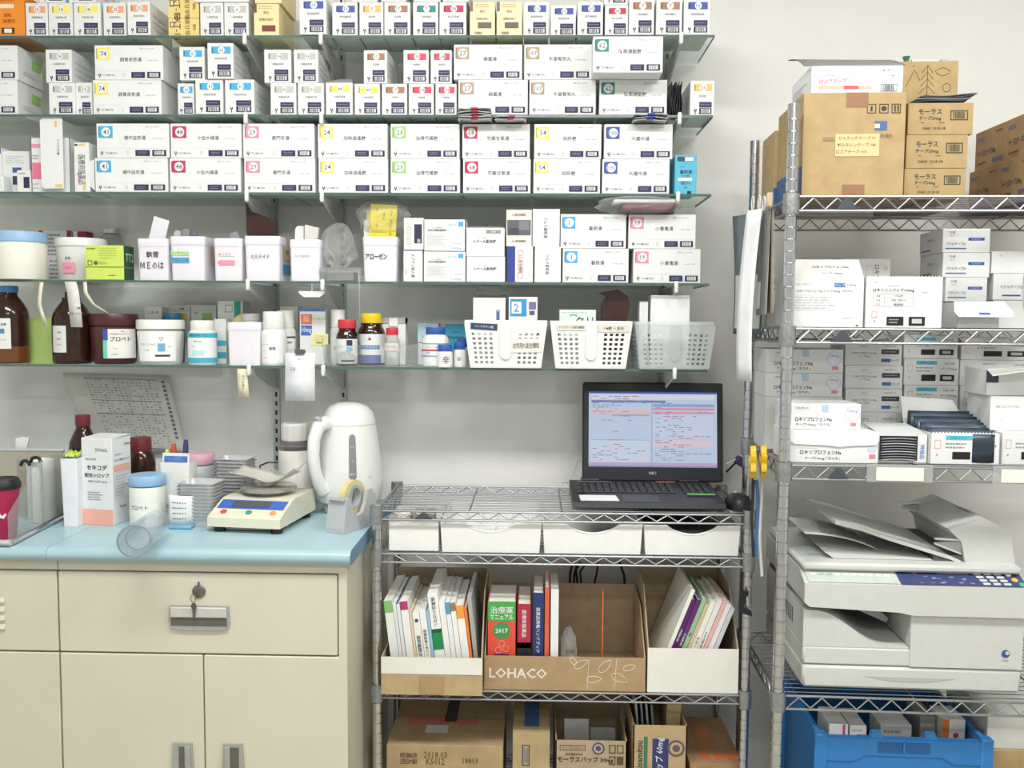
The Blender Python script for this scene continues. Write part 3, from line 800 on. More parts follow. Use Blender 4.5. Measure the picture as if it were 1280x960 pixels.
c1 = tub('square white canister with black handwriting on two lines', (170.5, 297, 210.5, 349), -0.243, Z4, 0.09, [TX(0.5, 0.62, 0.15, '軟膏', HW, maxw=0.6), TX(0.48, 0.36, 0.17, 'ＭＥのは', HW, maxw=0.74)])
c2 = tub('square white canister with green and blue strips of tape', (211.5, 294, 256, 349), -0.246, Z4, 0.115, [RC(0.04, 0.57, 0.56, 0.66, (190, 226, 160), 'tape'), RC(0.04, 0.40, 0.56, 0.52, (84, 166, 216), 'tape'), TX(0.3, 0.615, 0.07, 'ミノマイシン', (50, 90, 50), maxw=0.48), TX(0.3, 0.46, 0.08, 'アズノール', (20, 50, 100), maxw=0.48)], [RC(0.4, 0.4, 0.95, 0.8, (236, 190, 160), 'tape', 'right'), TX(0.65, 0.6, 0.06, 'リンデロン', (90, 50, 40), face='right', maxw=0.5)])
c3 = tub('square white canister with pink arrow sticker', (266, 296, 303, 349), -0.243, Z4, 0.09, [RC(0.2, 0.37, 0.74, 0.48, (250, 148, 176), 'sticker'), RC(0.16, 0.395, 0.2, 0.455, (250, 148, 176), 'sticker'), RC(0.22, 0.58, 0.75, 0.66, (248, 226, 226), 'sticker'), TX(0.4, 0.62, 0.07, 'ネリゾナ', HW)])
c4 = tub('square white canister with brown pouch sticking out of it', (304.5, 292, 350, 348), -0.249, Z4, 0.115, [TX(0.46, 0.54, 0.09, 'ヒルドイド', (110, 70, 96), maxw=0.5)], [RC(0.3, 0.5, 0.9, 0.85, (236, 206, 170), 'tape', 'right'), RC(0.3, 0.16, 0.9, 0.38, (80, 160, 206), 'tape', 'right'), TX(0.6, 0.67, 0.12, '軟膏', (90, 60, 40), face='right')])
c5 = tub('square white canister with small grey handwriting beside the clear tray', (361, 295, 401, 347), -0.243, Z4, 0.09, [TX(0.42, 0.6, 0.06, 'ハイコミチン', (130, 130, 140), maxw=0.5)])
pouch('white_packet', 'crumpled white paper packet sticking out of the handwritten canister', [(186, 300), (193, 270), (212, 276), (206, 302), (200, 320), (188, 320)], -0.19, 0.004, mat('thin_paper', (232, 234, 240), 0.7, noise=0.04))
pouch('brown_pouch', 'dark brown foil pouch sticking out of a canister, fourth shelf', [(308, 254), (314, 264), (330, 270), (345, 276), (349, 300), (345, 325), (316, 325), (309, 290)], -0.185, 0.012, mat('brown_foil', (66, 42, 36), 0.28, 0.2, noise=0.3, scale=22))
for i, (x0, x1, y0, c) in enumerate(((218, 226, 288, (190, 192, 196)), (228, 237, 286, (150, 152, 160)), (238, 246, 288, (120, 122, 140)))):
    pouch('ointment_tube', ['pale', 'grey', 'dark'][i] + ' ointment tube end poking out of the green-taped canister', [(x0, y0 + 4), (x0 + 2, y0), (x1, y0 + 1), (x1 + 1, 320), (x0 + 1, 320)], -0.19 + i * 0.012, 0.006, mat('tube_%d' % i, c, 0.4))
pouch('ointment_tube', 'slim grey ointment tube poking out of the pink-arrow canister', [(288, 292), (296, 289), (300, 296), (298, 325), (290, 325)], -0.2, 0.006, mat('tube_1'))
pouch('small_box', 'small white box standing in the canister beside the clear tray', [(370, 287), (373, 283), (380, 283), (380, 325), (370, 325)], -0.2, 0.02, WPLAS, 'box')
pouch('small_box', 'small white and crimson box tilted in the canister beside the clear tray', [(382, 281), (399, 285), (395, 325), (381, 325)], -0.19, 0.014, mat('cream_card', (222, 220, 214), 0.7), 'box')
# clear tray with a bag drooping over it
x, w_, zz, hh = dims((400, 333, 450, 350), -0.245, Z4)
tr = MB()
loft(tr, [(w_, 0.09, 0.004, 0), (w_ * 1.03, 0.093, 0.004, hh)], CLEAR, c1=False)
loft(tr, [(w_ * 1.03, 0.093, 0.004, hh * 0.55), (w_ * 1.06, 0.096, 0.005, hh * 0.6), (w_ * 1.06, 0.096, 0.005, hh), ], CLEAR, c0=False, c1=False)
tag(tr.build('clear_tray', None, (x, -0.2, Z4)), 'low clear plastic tray under the drooping clear bag, fourth shelf', 'tray')
carton('grey blister pack lying inside the clear tray', (408, 337, 442, 349), -0.235, Z4 + 0.002, d=0.06, col=(150, 150, 150), name='blister_pack')
c = P(424, 305, -0.2)
bag('plastic_bag', 'crumpled clear plastic bag drooping over the low tray', (c.x - 0.002, -0.195, Z4 + hh + 0.002), (0.085, 0.07, 0.115), 4, pinch=0.2)
tag(MB().tube([P(447, 336, -0.24), P(449, 350, -0.2575), P(449.5, 380, -0.258), P(450, 398, -0.257)], 0.0012, BAG, 6).build('bag_strip'), 'thin twisted strip of clear bag hanging over the fourth shelf edge', 'plastic strip')
c6 = tub('square white canister marked in katakana handwriting, full of yellow cards', (452.5, 294, 497, 350), -0.247, Z4, 0.105, [TX(0.4, 0.56, 0.14, '§アローゼン', HW, maxw=0.62)])
YCARD = mat('yellow_card', (236, 218, 60), 0.6, noise=0.03)
yc = pouch('yellow_card', 'yellow printed card pack standing in the katakana canister', [(462, 294), (464, 255), (497, 257), (495, 294), (494, 325), (463, 325)], -0.205, 0.01, YCARD, 'card')
yb = MB()
for i, (s_, px, py, sz) in enumerate((('アローゼン', 489, 272, 0.007), ('顆粒 0.5g', 480, 270, 0.005), ('外', 471, 262, 0.007), ('アローゼン', 488, 289, 0.006), ('内', 471, 282, 0.006))):
    p = P(px, py, -0.2106) - yc.location
    yb.text(s_, p, (0, 0, -1), (1, 0, 0), sz, ink((96, 84, 30)))
yb.build('lettering', yc, smooth=False)
pouch('yellow_card', 'second yellow card peeking out behind the printed card pack', [(458, 296), (459, 263), (463, 262), (464, 300), (464, 325), (459, 325)], -0.19, 0.006, YCARD, 'card')
pouch('white_card', 'white barcode card standing in the katakana canister', [(455, 296), (455, 275), (462, 275), (462, 325), (456, 325)], -0.2, 0.004, mat('cream_card'), 'card')
c = P(478, 262, -0.2)
bag('plastic_bag', 'clear plastic bag wrapped round the yellow cards, rising to the shelf above', (c.x, -0.185, Z4 + P(478, 292, -0.2).z - P(478, 350, -0.2).z), (0.125, 0.075, 0.09), 9, pinch=-0.2, rough=0.25)
# cartons
a = carton('small white carton with vertical lettering beside the katakana canister, lower', (504, 311, 528.5, 351), -0.245, Z4, d=0.1, prints=[TX(0.5, 0.5, 0.2, 'メプチン吸入液', (80, 80, 90), rot=90, maxw=0.75), TX(0.15, 0.3, 0.1, '10mL', GREY, rot=90), RC(0.0, 0.97, 1, 1, (70, 80, 120))])
carton('small white carton with navy barcode panel, upper beside the yellow cards', (504.5, 269, 530, 309), -0.24, top(a), d=0.09, col=(228, 228, 222), prints=[RC(0.52, 0.2, 0.9, 0.8, NAVY, 'dark_label'), BC(0.68, 0.22, 0.84, 0.34, 6, (220, 220, 226), 'dark_label'), LN(0.12, 0.15, 0.45, 0.8, 9)])
BP = [RC(0.83, 0.78, 0.95, 0.93, (78, 172, 216), 'logo'), TX(0.68, 0.84, 0.07, 'LAC-B', (130, 190, 220), maxw=0.24), TX(0.32, 0.66, 0.07, '耐性乳酸菌整腸剤', INKC, maxw=0.52), TX(0.32, 0.74, 0.04, '処方せん医薬品以外', GREY), FR(0.08, 0.16, 0.68, 0.54, 0.01, LGREY), LN(0.1, 0.2, 0.6, 0.5, 6), TX(0.78, 0.09, 0.09, '1 007mg', (120, 186, 216)), LN(0.72, 0.2, 0.95, 0.28, 1)]
a = carton('white carton with blue corner logo and printed table, lower of two', (529.5, 313, 582, 351), -0.248, Z4, d=0.11, prints=BP)
a = carton('white carton with blue corner logo and printed table, upper of two, open', (529.5, 273, 582, 313), -0.248, top(a), d=0.11, prints=BP, opened=True)
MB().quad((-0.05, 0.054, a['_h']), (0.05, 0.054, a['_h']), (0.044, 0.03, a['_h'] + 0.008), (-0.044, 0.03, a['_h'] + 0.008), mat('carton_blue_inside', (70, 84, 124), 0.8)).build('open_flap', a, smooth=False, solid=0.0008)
CP = [TX(0.48, 0.52, 0.13, '§シナール配合錠', (40, 40, 90), maxw=0.6), TX(0.4, 0.64, 0.05, 'ビタミンC製剤', GREY)]
a = carton('plain white carton with bold katakana name, lower of two', (583, 319, 631.5, 351), -0.248, Z4, d=0.11, prints=CP)
a = carton('plain white carton with bold katakana name, upper of two', (582.5, 282, 631, 318), -0.248, top(a), d=0.11, prints=CP + [RC(0.52, 0.8, 0.9, 0.92, (150, 146, 150)), TX(0.71, 0.86, 0.06, '配合錠', WHITE)])
tag(MB().box(-0.045, 0.045, -0.04, 0.04, 0, 0.004, CLEAR, 0.001).build('plastic_sheet', None, (a.location.x, -0.2, top(a)), smooth=False), 'clear plastic sheet lying on the upper katakana carton', 'plastic sheet')
a = carton('white carton with dark blue edge and red lettering, fourth shelf', (634, 308, 666.5, 353), -0.249, Z4, d=0.11, prints=[RC(0.0, 0, 0.3, 1, (52, 66, 150), 'stripe'), FR(0.4, 0.1, 0.62, 0.88, 0.012, (170, 120, 130)), TX(0.51, 0.5, 0.13, 'SG 配合顆粒', (176, 50, 80), rot=90, maxw=0.7), TX(0.86, 0.22, 0.06, '1g×120', GREY, rot=90)])
a2 = carton('upright carton with clear window and dark contents, on the blue-edged carton', (632.5, 260, 665, 306), -0.243, top(a), d=0.09, col=(222, 220, 214), prints=[RC(0.04, 0.3, 0.96, 0.72, (96, 98, 106), 'window'), RC(0.1, 0.32, 0.5, 0.5, (70, 72, 80), 'window'), RC(0.5, 0.45, 0.9, 0.7, (128, 130, 136), 'window'), TX(0.5, 0.86, 0.07, 'SG配合顆粒', (160, 80, 90), maxw=0.7), TX(0.5, 0.14, 0.07, 'SG 配合顆粒', (80, 80, 90), maxw=0.8)])
VP_ = [TX(0.48, 0.5, 0.14, 'ツムラ葛根湯', (80, 82, 96), rot=90, maxw=0.55), TX(0.62, 0.5, 0.07, '2.5g', GREY, rot=90)]
a = carton('white carton with vertical lettering beside blue-edged carton, lower of two', (668, 308, 701.5, 353), -0.247, Z4, d=0.11, prints=VP_)
carton('light grey carton with vertical lettering, upper of two', (665.5, 260, 700, 307), -0.243, top(a), d=0.11, col=(228, 230, 232), prints=VP_)
a = wide(1, 'sky', 'sky-blue', (703, 311, 786, 352), Z4, 'lower of its pair')
u1 = wide(1, 'sky', 'sky-blue', (700.5, 269, 783, 310), top(a), 'upper of its pair')
a = wide(19, 'pink', 'pink', (791.5, 310, 876, 351), Z4, 'lower of its pair')
u19 = wide(19, 'pink', 'pink', (785.5, 267, 870, 309), top(a), 'upper of its pair')
c = P(800, 262, -0.24)
bg_ = bag('plastic_bag', 'flattened clear bag of white and maroon packets on the pink nineteen carton', (c.x, -0.235, max(top(u1), top(u19))), (0.205, 0.12, 0.044), 15, rough=0.16)
MB().box(-0.07, 0.085, -0.035, 0.05, 0.024, 0.034, paper(WHITE), 0.003).build('white_packet', bg_, smooth=False)
MB().box(-0.05, 0.08, -0.04, 0.05, 0.006, 0.022, mat('maroon_packet', (120, 60, 76), 0.5, noise=0.3), 0.003).build('maroon_packet', bg_, smooth=False)

# ------------------------------------------------------------------ lowest shelf
AM2 = mat('amber_liquid', (104, 62, 30), 0.15, noise=0.15, scale=10)
t, r, h = vessel('brown_bottle', 'brown glass bottle with sky-blue cap at the cabinet end, lowest shelf', (-12, 34), (360, 456), -0.2, Z5, BOT, AMBER, [('cap', [(0.5, 0.915), (0.52, 0.925), (0.52, 0.985), (0.48, 1.0), (0, 1.0)], mat('blue_cap', (74, 140, 190), 0.4)), ('amber_contents', [(0, 0.012), (1.004, 0.012), (1.004, 0.22), (0, 0.22)], AM2)],
       (0.19, 0.58, -50, 35, 1.006, (232, 232, 228), [('t', 15, 0.8, 0.09, '消毒', (50, 90, 150)), ('q', 0, 18, 0.5, 0.66, (70, 140, 200)), ('t', 15, 0.3, 0.05, '500mL', GREY)]))
GC = mat('green_card', (190, 220, 132), 0.7, noise=0.03)
pouch('green_card', 'light green card standing between the two brown bottles, lowest shelf', [(34.5, 457), (34.5, 397), (72, 396), (73, 457)], -0.15, 0.004, GC, 'card')
t, r, h = vessel('brown_bottle', 'brown glass bottle with a white paper tag hung over it, lowest shelf', (67, 113), (368, 457), -0.2, Z5, BOT, AMBER, [('cap', [(0.3, 0.915), (0.31, 0.925), (0.31, 0.99), (0.28, 1.0), (0, 1.0)], BPLAS)],
       (0.16, 0.53, -40, 10, 1.006, (222, 222, 218), [('t', -12, 0.75, 0.08, '外用', (90, 90, 96)), ('t', -12, 0.5, 0.06, '精製水', (120, 120, 126)), ('t', -12, 0.3, 0.06, '100mL', GREY)]))
tapem = mat('old_tape', (226, 220, 200), 0.5, noise=0.06)
def strip(name, label, pts, Ys, w_, m, texts=(), cat='paper tag'):
    """a ribbon of paper or tape hanging along the pixel path"""
    q = [P(x, y, Y) for (x, y), Y in zip(pts, Ys)]
    b = MB(); vs = []; fs = []
    for p in q:
        vs += [p + Vector((-w_ / 2, 0, 0)), p + Vector((w_ / 2, 0, 0))]
    for i in range(len(q) - 1):
        fs.append((2 * i, 2 * i + 1, 2 * i + 3, 2 * i + 2))
    o = b.add([v - q[0] for v in vs], fs, m).build(name, None, q[0], solid=0.0006)
    tag(o, label, cat)
    if texts:
        tb = MB()
        for s_, x, y, Y, sz, c, rt in texts:
            p = P(x, y, Y - 0.0012) - q[0]
            if rt: tb.text(s_, p, (0, 0, -1), (1, 0, 0), sz, ink(c))
            else: tb.text(s_, p, (1, 0, 0), (0, 0, 1), sz, ink(c))
        tb.build('lettering', o, smooth=False)
    return o
strip('paper_tag', 'white paper tag hanging from the fourth shelf over a brown bottle', [(88, 352), (91, 364), (93, 380), (96, 409)], [-0.2512, -0.256, -0.258, -0.258], 0.031, mat('cream_card'), [('紙用 ミルク', 95, 392, -0.258, 0.007, (120, 120, 120), 0), ('PM', 98, 385, -0.258, 0.006, (120, 120, 120), 0)])
strip('tape_strip', 'long twisted strip of yellowed tape hanging beside the green card', [(52, 352.5), (50, 366), (49, 380), (53, 394), (57, 408)], [-0.2512, -0.256, -0.258, -0.256, -0.252], 0.010, tapem, cat='tape')
strip('tape_strip', 'curled strip of yellowed tape hanging behind the maroon jar', [(106, 352.5), (107, 366), (116, 380), (128, 388), (139, 395)], [-0.2512, -0.256, -0.25, -0.24, -0.23], 0.010, tapem, cat='tape')
mar = mat('maroon_plastic', (78, 36, 40), 0.35, noise=0.08)
vessel('maroon_jar', 'maroon plastic ointment jar with white katakana label, lowest shelf', (114, 172), (395, 457), -0.19, Z5, TUBB, mar, [('lid', [(0.97, 0.76), (1.0, 0.78), (1.0, 0.96), (0.96, 1.0), (0, 1.0)], mar)],
       (0.12, 0.70, -2, 85, 0.965, (232, 232, 226), [('t', 40, 0.66, 0.17, '§プロペト', (50, 52, 60), 1.15), ('t', 40, 0.83, 0.06, '日本薬局方白色ワセリン', GREY, 1.0), ('q', -2, 8, 0.0, 0.62, (110, 206, 176)), ('q', -2, 10, 0.62, 1.0, (60, 80, 170)), ('t', 26, 0.34, 0.06, '500g', GREY), ('t', 24, 0.14, 0.05, '丸石製薬', GREY), ('t', 44, 0.92, 0.06, '500g', INKC)]), cat='jar')
vessel('white_tub', 'round white ointment tub with small blue square on its label, lowest shelf', (172.5, 230), (402, 457), -0.19, Z5, TUBB, WPLAS, [('lid', [(0.95, 0.78), (1.0, 0.80), (1.0, 0.96), (0.97, 1.0), (0, 1.0)], WPLAS)],
       (0.08, 0.72, -40, 60, 0.962, (240, 241, 241), [('q', 14, 32, 0.34, 0.62, (110, 172, 200)), ('t', 23, 0.76, 0.14, '▽', (120, 130, 140)), ('t', -12, 0.58, 0.09, 'ワセリン HG', (150, 170, 180), 0.8), ('q', 8, 44, 0.16, 0.23, (40, 50, 96)), ('t', -14, 0.38, 0.06, '100g 基剤', GREY), ('t', 42, 0.5, 0.05, '外用', (90, 90, 100))]), cat='jar')
# at the back of the lowest shelf
def back(label, rect, Yf, d, **k): return carton(label, rect, Yf, Z5, d=d, **k)
back('grey-white carton behind the blue-square tub, lowest shelf', (181, 388, 203, 457), -0.10, 0.06, col=(214, 214, 210), prints=[TX(0.5, 0.9, 0.06, 'いわき', INKC)])
back('white carton with yellow leaf print at the back, lowest shelf', (203.5, 386, 238, 457), -0.052, 0.038, prints=[RC(0.55, 0.72, 0.9, 0.86, (230, 200, 90)), TX(0.72, 0.93, 0.04, '軟膏', INKC)], col=(222, 222, 216))
back('white carton with green leaf print at the back, lowest shelf', (238.5, 386, 271, 457), -0.052, 0.038, prints=[RC(0.45, 0.70, 0.85, 0.86, (150, 190, 100)), TX(0.2, 0.86, 0.05, '10g', INKC), RC(0, 0.6, 0.3, 0.7, (180, 200, 140))], col=(222, 222, 216))
back('white carton with teal stripe at the back, lowest shelf', (272, 380, 304, 457), -0.10, 0.07, col=(222, 224, 218), prints=[RC(0.66, 0, 0.92, 1, (46, 160, 136)), FR(0.3, 0.82, 0.6, 0.94, 0.012, (150, 150, 146))])
back('white and cyan carton behind the cyan-labelled bottle, lowest shelf', (268, 401, 283, 457), -0.155, 0.04, prints=[RC(0, 0.4, 1, 0.52, (60, 180, 206)), RC(0, 0.12, 1, 0.26, (60, 180, 206))])
vessel('pill_bottle', 'dark navy bottle with blue cap behind the white tubs, lowest shelf', (203, 231), (396, 457), -0.088, Z5, [(0, 0), (0.92, 0), (0.95, 0.03), (0.95, 0.8), (0.8, 0.85), (0, 0.85)], mat('navy_glass', (36, 34, 62), 0.2), [('cap', lid(0.84, 1.0, 0.75), mat('blue_cap'))])
vessel('pill_bottle', 'white pill bottle with two cyan bands on its label, lowest shelf', (235.5, 271.5), (402, 457), -0.205, Z5, [(0, 0), (0.9, 0), (0.97, 0.03), (0.97, 0.64), (0.93, 0.72), (0.76, 0.79), (0, 0.79)], WPLAS, [('cap', lid(0.77, 1.0, 0.80), WPLAS)],
       (0.05, 0.72, -95, 95, 0.985, (238, 240, 240), [('q', -95, 95, 0.84, 1.0, (70, 178, 204)), ('q', -95, 95, 0.0, 0.17, (70, 178, 204)), ('t', 0, 0.92, 0.08, '酸化マグネシウム', (30, 80, 100), 1.3), ('t', 0, 0.72, 0.07, '錠 330mg', (120, 60, 60)), ('q', -25, 25, 0.25, 0.42, (190, 226, 236)), ('t', -20, 0.56, 0.05, '1000錠', GREY)]))
tub('square lilac-white canister without any writing, lowest shelf', (283, 402, 325.5, 456), -0.24, Z5, 0.09)['group'] = 'plain canister of the lowest shelf'
pouch('yellow_disc', 'round yellow card disc leaning behind the unmarked canister', [(290 + 15 * (1 + math.cos(a * 0.3)), 407 - 15 * math.sin(a * 0.3)) for a in range(0, 21)], -0.128, 0.003, mat('pale_yellow', (232, 214, 150), 0.7), 'disc')
PB = [(0, 0), (0.93, 0), (1.0, 0.03), (1.0, 0.56), (0.96, 0.63), (0.8, 0.68), (0, 0.68)]
vessel('pill_bottle', 'short white-capped bottle behind the unmarked canister, lowest shelf', (302, 327), (395, 457), -0.12, Z5, [(0, 0), (0.95, 0), (0.95, 0.8), (0.8, 0.86), (0, 0.86)], WPLAS, [('cap', lid(0.86, 1.0, 0.9), WPLAS)])
vessel('pill_bottle', 'tall white pill bottle with ribbed cap beside unmarked canister, lowest shelf', (327, 358), (389, 456), -0.215, Z5, PB, WPLAS, [('cap', lid(0.68, 1.0, 0.86), WPLAS)],
       (0.05, 0.54, -60, 60, 1.006, (238, 240, 240), [('t', -28, 0.7, 0.06, 'ロキソプロ', GREY, 0.6), ('t', -30, 0.45, 0.05, '60mg', GREY), ('t', 8, 0.55, 0.12, '劇薬', (70, 70, 80)), ('t', -30, 0.2, 0.05, '1000錠', GREY)]))
vessel('pill_bottle', 'second white ribbed-cap bottle peeking out behind the tall one', (345, 370), (389, 456), -0.15, Z5, PB, mat('grey_white', (222, 222, 220), 0.4), [('cap', lid(0.68, 1.0, 0.86), WPLAS)],
       (0.3, 0.52, 0, 80, 1.006, (236, 236, 234), [('q', 0, 80, 0.86, 1, (60, 60, 66)), ('t', 36, 0.5, 0.2, '劇薬', (90, 90, 96))]))
back('light grey carton behind the peeking bottle, lowest shelf', (350, 386, 373, 457), -0.095, 0.05, col=(214, 214, 210), prints=[LN(0.2, 0.2, 0.8, 0.8, 8)])
a = back('white carton with orange and blue squares reading 10mg, lowest shelf', (374.5, 387, 407, 457), -0.16, 0.06, prints=[RC(0, 0.95, 1, 1.0, (80, 120, 190)), RC(0.05, 0.72, 0.48, 0.9, (226, 112, 90), 'badge'), RC(0.14, 0.76, 0.38, 0.88, (240, 170, 150), 'badge'), RC(0.05, 0.52, 0.48, 0.7, (56, 110, 190), 'badge'), TX(0.27, 0.61, 0.12, '10mg', WHITE, 'badge', maxw=0.38), TX(0.75, 0.82, 0.05, 'ゾーミッグ', (150, 150, 160))])
pn = MB().box(-0.004, 0.042, -0.0312, -0.0304, 0.052, 0.082, mat('pale_note', (240, 232, 164), 0.7)).build('sticky_note', a, smooth=False)
tb = MB()
for i, s_ in enumerate(('ニフェジ', 'ピン CR', '要確認')):
    tb.text(s_, (0.019, -0.0316, 0.0755 - i * 0.0085), (1, 0, 0), (0, 0, 1), 0.0055, ink((120, 112, 60)), maxw=0.038)
tb.build('lettering', pn, smooth=False)
# note with bulldog clip hanging in front, tag, hook
nt_ = strip('paper_slip', 'white folded paper slip clipped to the lowest shelf edge', [(375, 441), (375, 462), (375, 476), (375, 501)], [-0.262, -0.2605, -0.262, -0.2615], 0.0765, mat('thin_paper'), [('23/', 366, 461, -0.264, 0.008, (110, 112, 130), 0), ('ポリ', 375, 449, -0.264, 0.006, (110, 112, 130), 0)], 'paper slip')
tag(MB().box(-0.013, 0.013, -0.006, 0.008, 0, 0.012, mat('clip_steel', (120, 122, 124), 0.35, 0.8), 0.003).build('bulldog_clip', None, tuple(P(375, 441, -0.264) - Vector((0, 0, 0.003)))), 'small grey bulldog clip gripping the hanging paper slip', 'clip')
strip('paper_tag', 'narrow cream tag with vertical handwriting under the lowest shelf', [(303, 461), (303, 470), (304, 484), (305, 496)], [-0.2512, -0.253, -0.252, -0.2525], 0.027, mat('old_tag', (232, 224, 196), 0.7, noise=0.06), [('ビソルボン', 304, 478, -0.2545, 0.007, (96, 96, 80), 1)])
hk = P(390, 368, -0.235)
o = MB().prism([(-0.034, 0.008), (-0.032, 0.002), (-0.02, -0.007), (0.02, -0.007), (0.032, 0.002), (0.034, 0.008)], 'y', -0.004, 0.004, WPLAS).build('hanging_hook', None, (hk.x, -0.235, hk.z), smooth=False)
MB().tube([(0, 0, 0.006), (0, 0, SZ[3] - GT - hk.z)], 0.0012, WPLAS, 6).build('stem', o)
tag(o, 'white oval plastic hook hanging under the fourth shelf', 'hook')
# clear tray of small bottles
x0, x1 = P(402, 445, -0.252).x, P(515, 445, -0.252).x
tr = MB(); hh = 0.055
loft(tr, [((x1 - x0) * 0.97, 0.15, 0.01, 0), (x1 - x0, 0.16, 0.012, hh)], CLEAR, c1=False)
t = tr.build('clear_tray', None, ((x0 + x1) / 2, -0.17, Z5))
tag(t, 'clear plastic tray holding the red and yellow capped bottles', 'tray')
b = MB(); loft(b, [(x1 - x0, 0.16, 0.012, hh), (x1 - x0 + 0.006, 0.166, 0.014, hh), (x1 - x0 + 0.006, 0.166, 0.014, hh - 0.004)], CLEAR, c0=False, c1=False); b.build('rim', t)
ZT = Z5 + 0.0012
DKB = mat('dark_brown_glass', (46, 24, 26), 0.12, noise=0.2)
SB = [(0, 0), (0.94, 0), (1, 0.03), (1, 0.60), (0.9, 0.69), (0.76, 0.74), (0.74, 0.82), (0, 0.82)]
vessel('brown_bottle', 'small dark bottle with red cap and white label in the clear tray', (420, 448), (399, 456), -0.205, ZT, SB, DKB, [('cap', lid(0.81, 1.0, 0.82), mat('red_cap', (206, 58, 66), 0.4))],
       (0.04, 0.58, -75, 75, 1.008, (226, 228, 230), [('q', 8, 38, 0.72, 0.96, (40, 50, 70)), ('q', 8, 38, 0.50, 0.68, (120, 190, 220)), ('q', -20, 50, 0.08, 0.16, (90, 90, 96)), ('t', -26, 0.7, 0.07, 'デパス', GREY)]))
vessel('brown_bottle', 'dark bottle with yellow cap behind the red-capped one in the tray', (447, 482), (392, 456), -0.16, ZT, SB, DKB, [('cap', lid(0.81, 1.0, 0.76), mat('yellow_cap', (240, 204, 40), 0.4))],
       (0.04, 0.6, -80, 80, 1.008, (228, 230, 232), [('t', 2, 0.85, 0.12, '▲', (190, 60, 60)), ('q', -40, 44, 0.48, 0.62, (70, 110, 180)), ('t', 2, 0.55, 0.09, 'レンドルミン', WHITE, 1.2), ('q', -50, 50, 0.0, 0.28, (84, 100, 160))]))
vessel('glass_vial', 'small clear vial with red cap in the clear tray', (480.5, 500), (409, 456), -0.2, ZT, SB, CLEAR, [('cap', lid(0.81, 1.0, 0.80), mat('red_cap')), ('white_tablets', [(0, 0.03), (0.9, 0.03), (0.9, 0.36), (0, 0.36)], WPLAS)], (0.4, 0.6, -70, 70, 1.01, (228, 220, 216), [('t', 0, 0.5, 0.35, 'ニトロ', (190, 70, 70))]))
a = carton('white plastic case with grey clasp top standing in the clear tray', (477, 397, 507, 456), -0.15, ZT, d=0.045, col=(232, 232, 228), name='plastic_case', cat='case')
w_ = a.dimensions.x
MB().box(-w_ / 2, w_ / 2, -0.0245, 0.0225, a['_h'] * 0.86, a['_h'] + 0.001, GPLAS, 0.002).build('top_rail', a)
MB().box(-0.012, 0.012, -0.027, -0.0235, a['_h'] * 0.80, a['_h'] * 0.99, WPLAS, 0.002).build('clasp', a)
vessel('pill_bottle', 'white-capped clear bottle inside a bag at the tray end', (413, 433), (388, 456), -0.155, ZT, PB, mat('frosted', (214, 218, 218), 0.4), [('cap', lid(0.68, 1.0, 0.9), WPLAS)], (0.1, 0.5, -60, 60, 1.006, (226, 226, 224), [('t', 10, 0.5, 0.18, '内用', (190, 90, 90))]))
# blue-capped bottles
BC_ = mat('cobalt_cap', (50, 92, 172), 0.4)
vessel('pill_bottle', 'larger white bottle with cobalt blue cap beside the perforated basket', (527, 562), (409, 458), -0.2, Z5, [(0, 0), (0.93, 0), (1, 0.03), (1, 0.62), (0.92, 0.72), (0.66, 0.82), (0, 0.82)], WPLAS, [('cap', lid(0.81, 1.0, 0.7), BC_)],
       (0.06, 0.6, -75, 75, 1.006, (232, 234, 236), [('q', -75, 75, 0.62, 0.7, (190, 80, 90)), ('q', -75, 75, 0.94, 1, (150, 170, 200)), ('q', -75, 75, 0.36, 0.42, (130, 170, 210)), ('t', -10, 0.82, 0.1, 'ユリノーム', (190, 90, 90), 1.0), ('t', -26, 0.55, 0.1, '500', (100, 100, 130))]))
for i, (xa, xb, Yc, lab) in enumerate(((546, 566, -0.236, 'small white bottle with cobalt cap and dark blue mark, front'), (566.5, 583, -0.215, 'small white bottle with cobalt cap in the middle'), (571, 586, -0.165, 'small white bottle with cobalt cap, hindmost'))):
    vessel('pill_bottle', lab, (xa, xb), (431 - i * 3, 459), Yc, Z5, [(0, 0), (0.95, 0), (1, 0.04), (1, 0.6), (0.9, 0.7), (0, 0.7)], WPLAS, [('cap', lid(0.69, 1.0, 0.9), BC_)], (0.06, 0.6, -60, 60, 1.008, (234, 234, 234), [('t', 14, 0.5, 0.6, '非', (30, 50, 80))] if i == 0 else [('t', 0, 0.5, 0.3, '錠', GREY)]))
back('pale blue and white carton behind the cobalt-capped bottles', (522, 405, 548, 457), -0.12, 0.06, prints=[RC(0, 0.55, 1, 1, (186, 212, 226)), RC(0, 0.52, 1, 0.55, (190, 90, 120)), TX(0.3, 0.68, 0.05, 'Tana', INKC)], col=(226, 232, 236))
back('teal carton with black lettering next to the perforated basket', (556, 406, 584, 457), -0.12, 0.06, col=(66, 160, 190), prints=[TX(0.5, 0.68, 0.08, 'Warfarin', (20, 40, 70), maxw=0.85), LN(0.3, 0.78, 0.7, 0.83, 1, (40, 90, 130))])

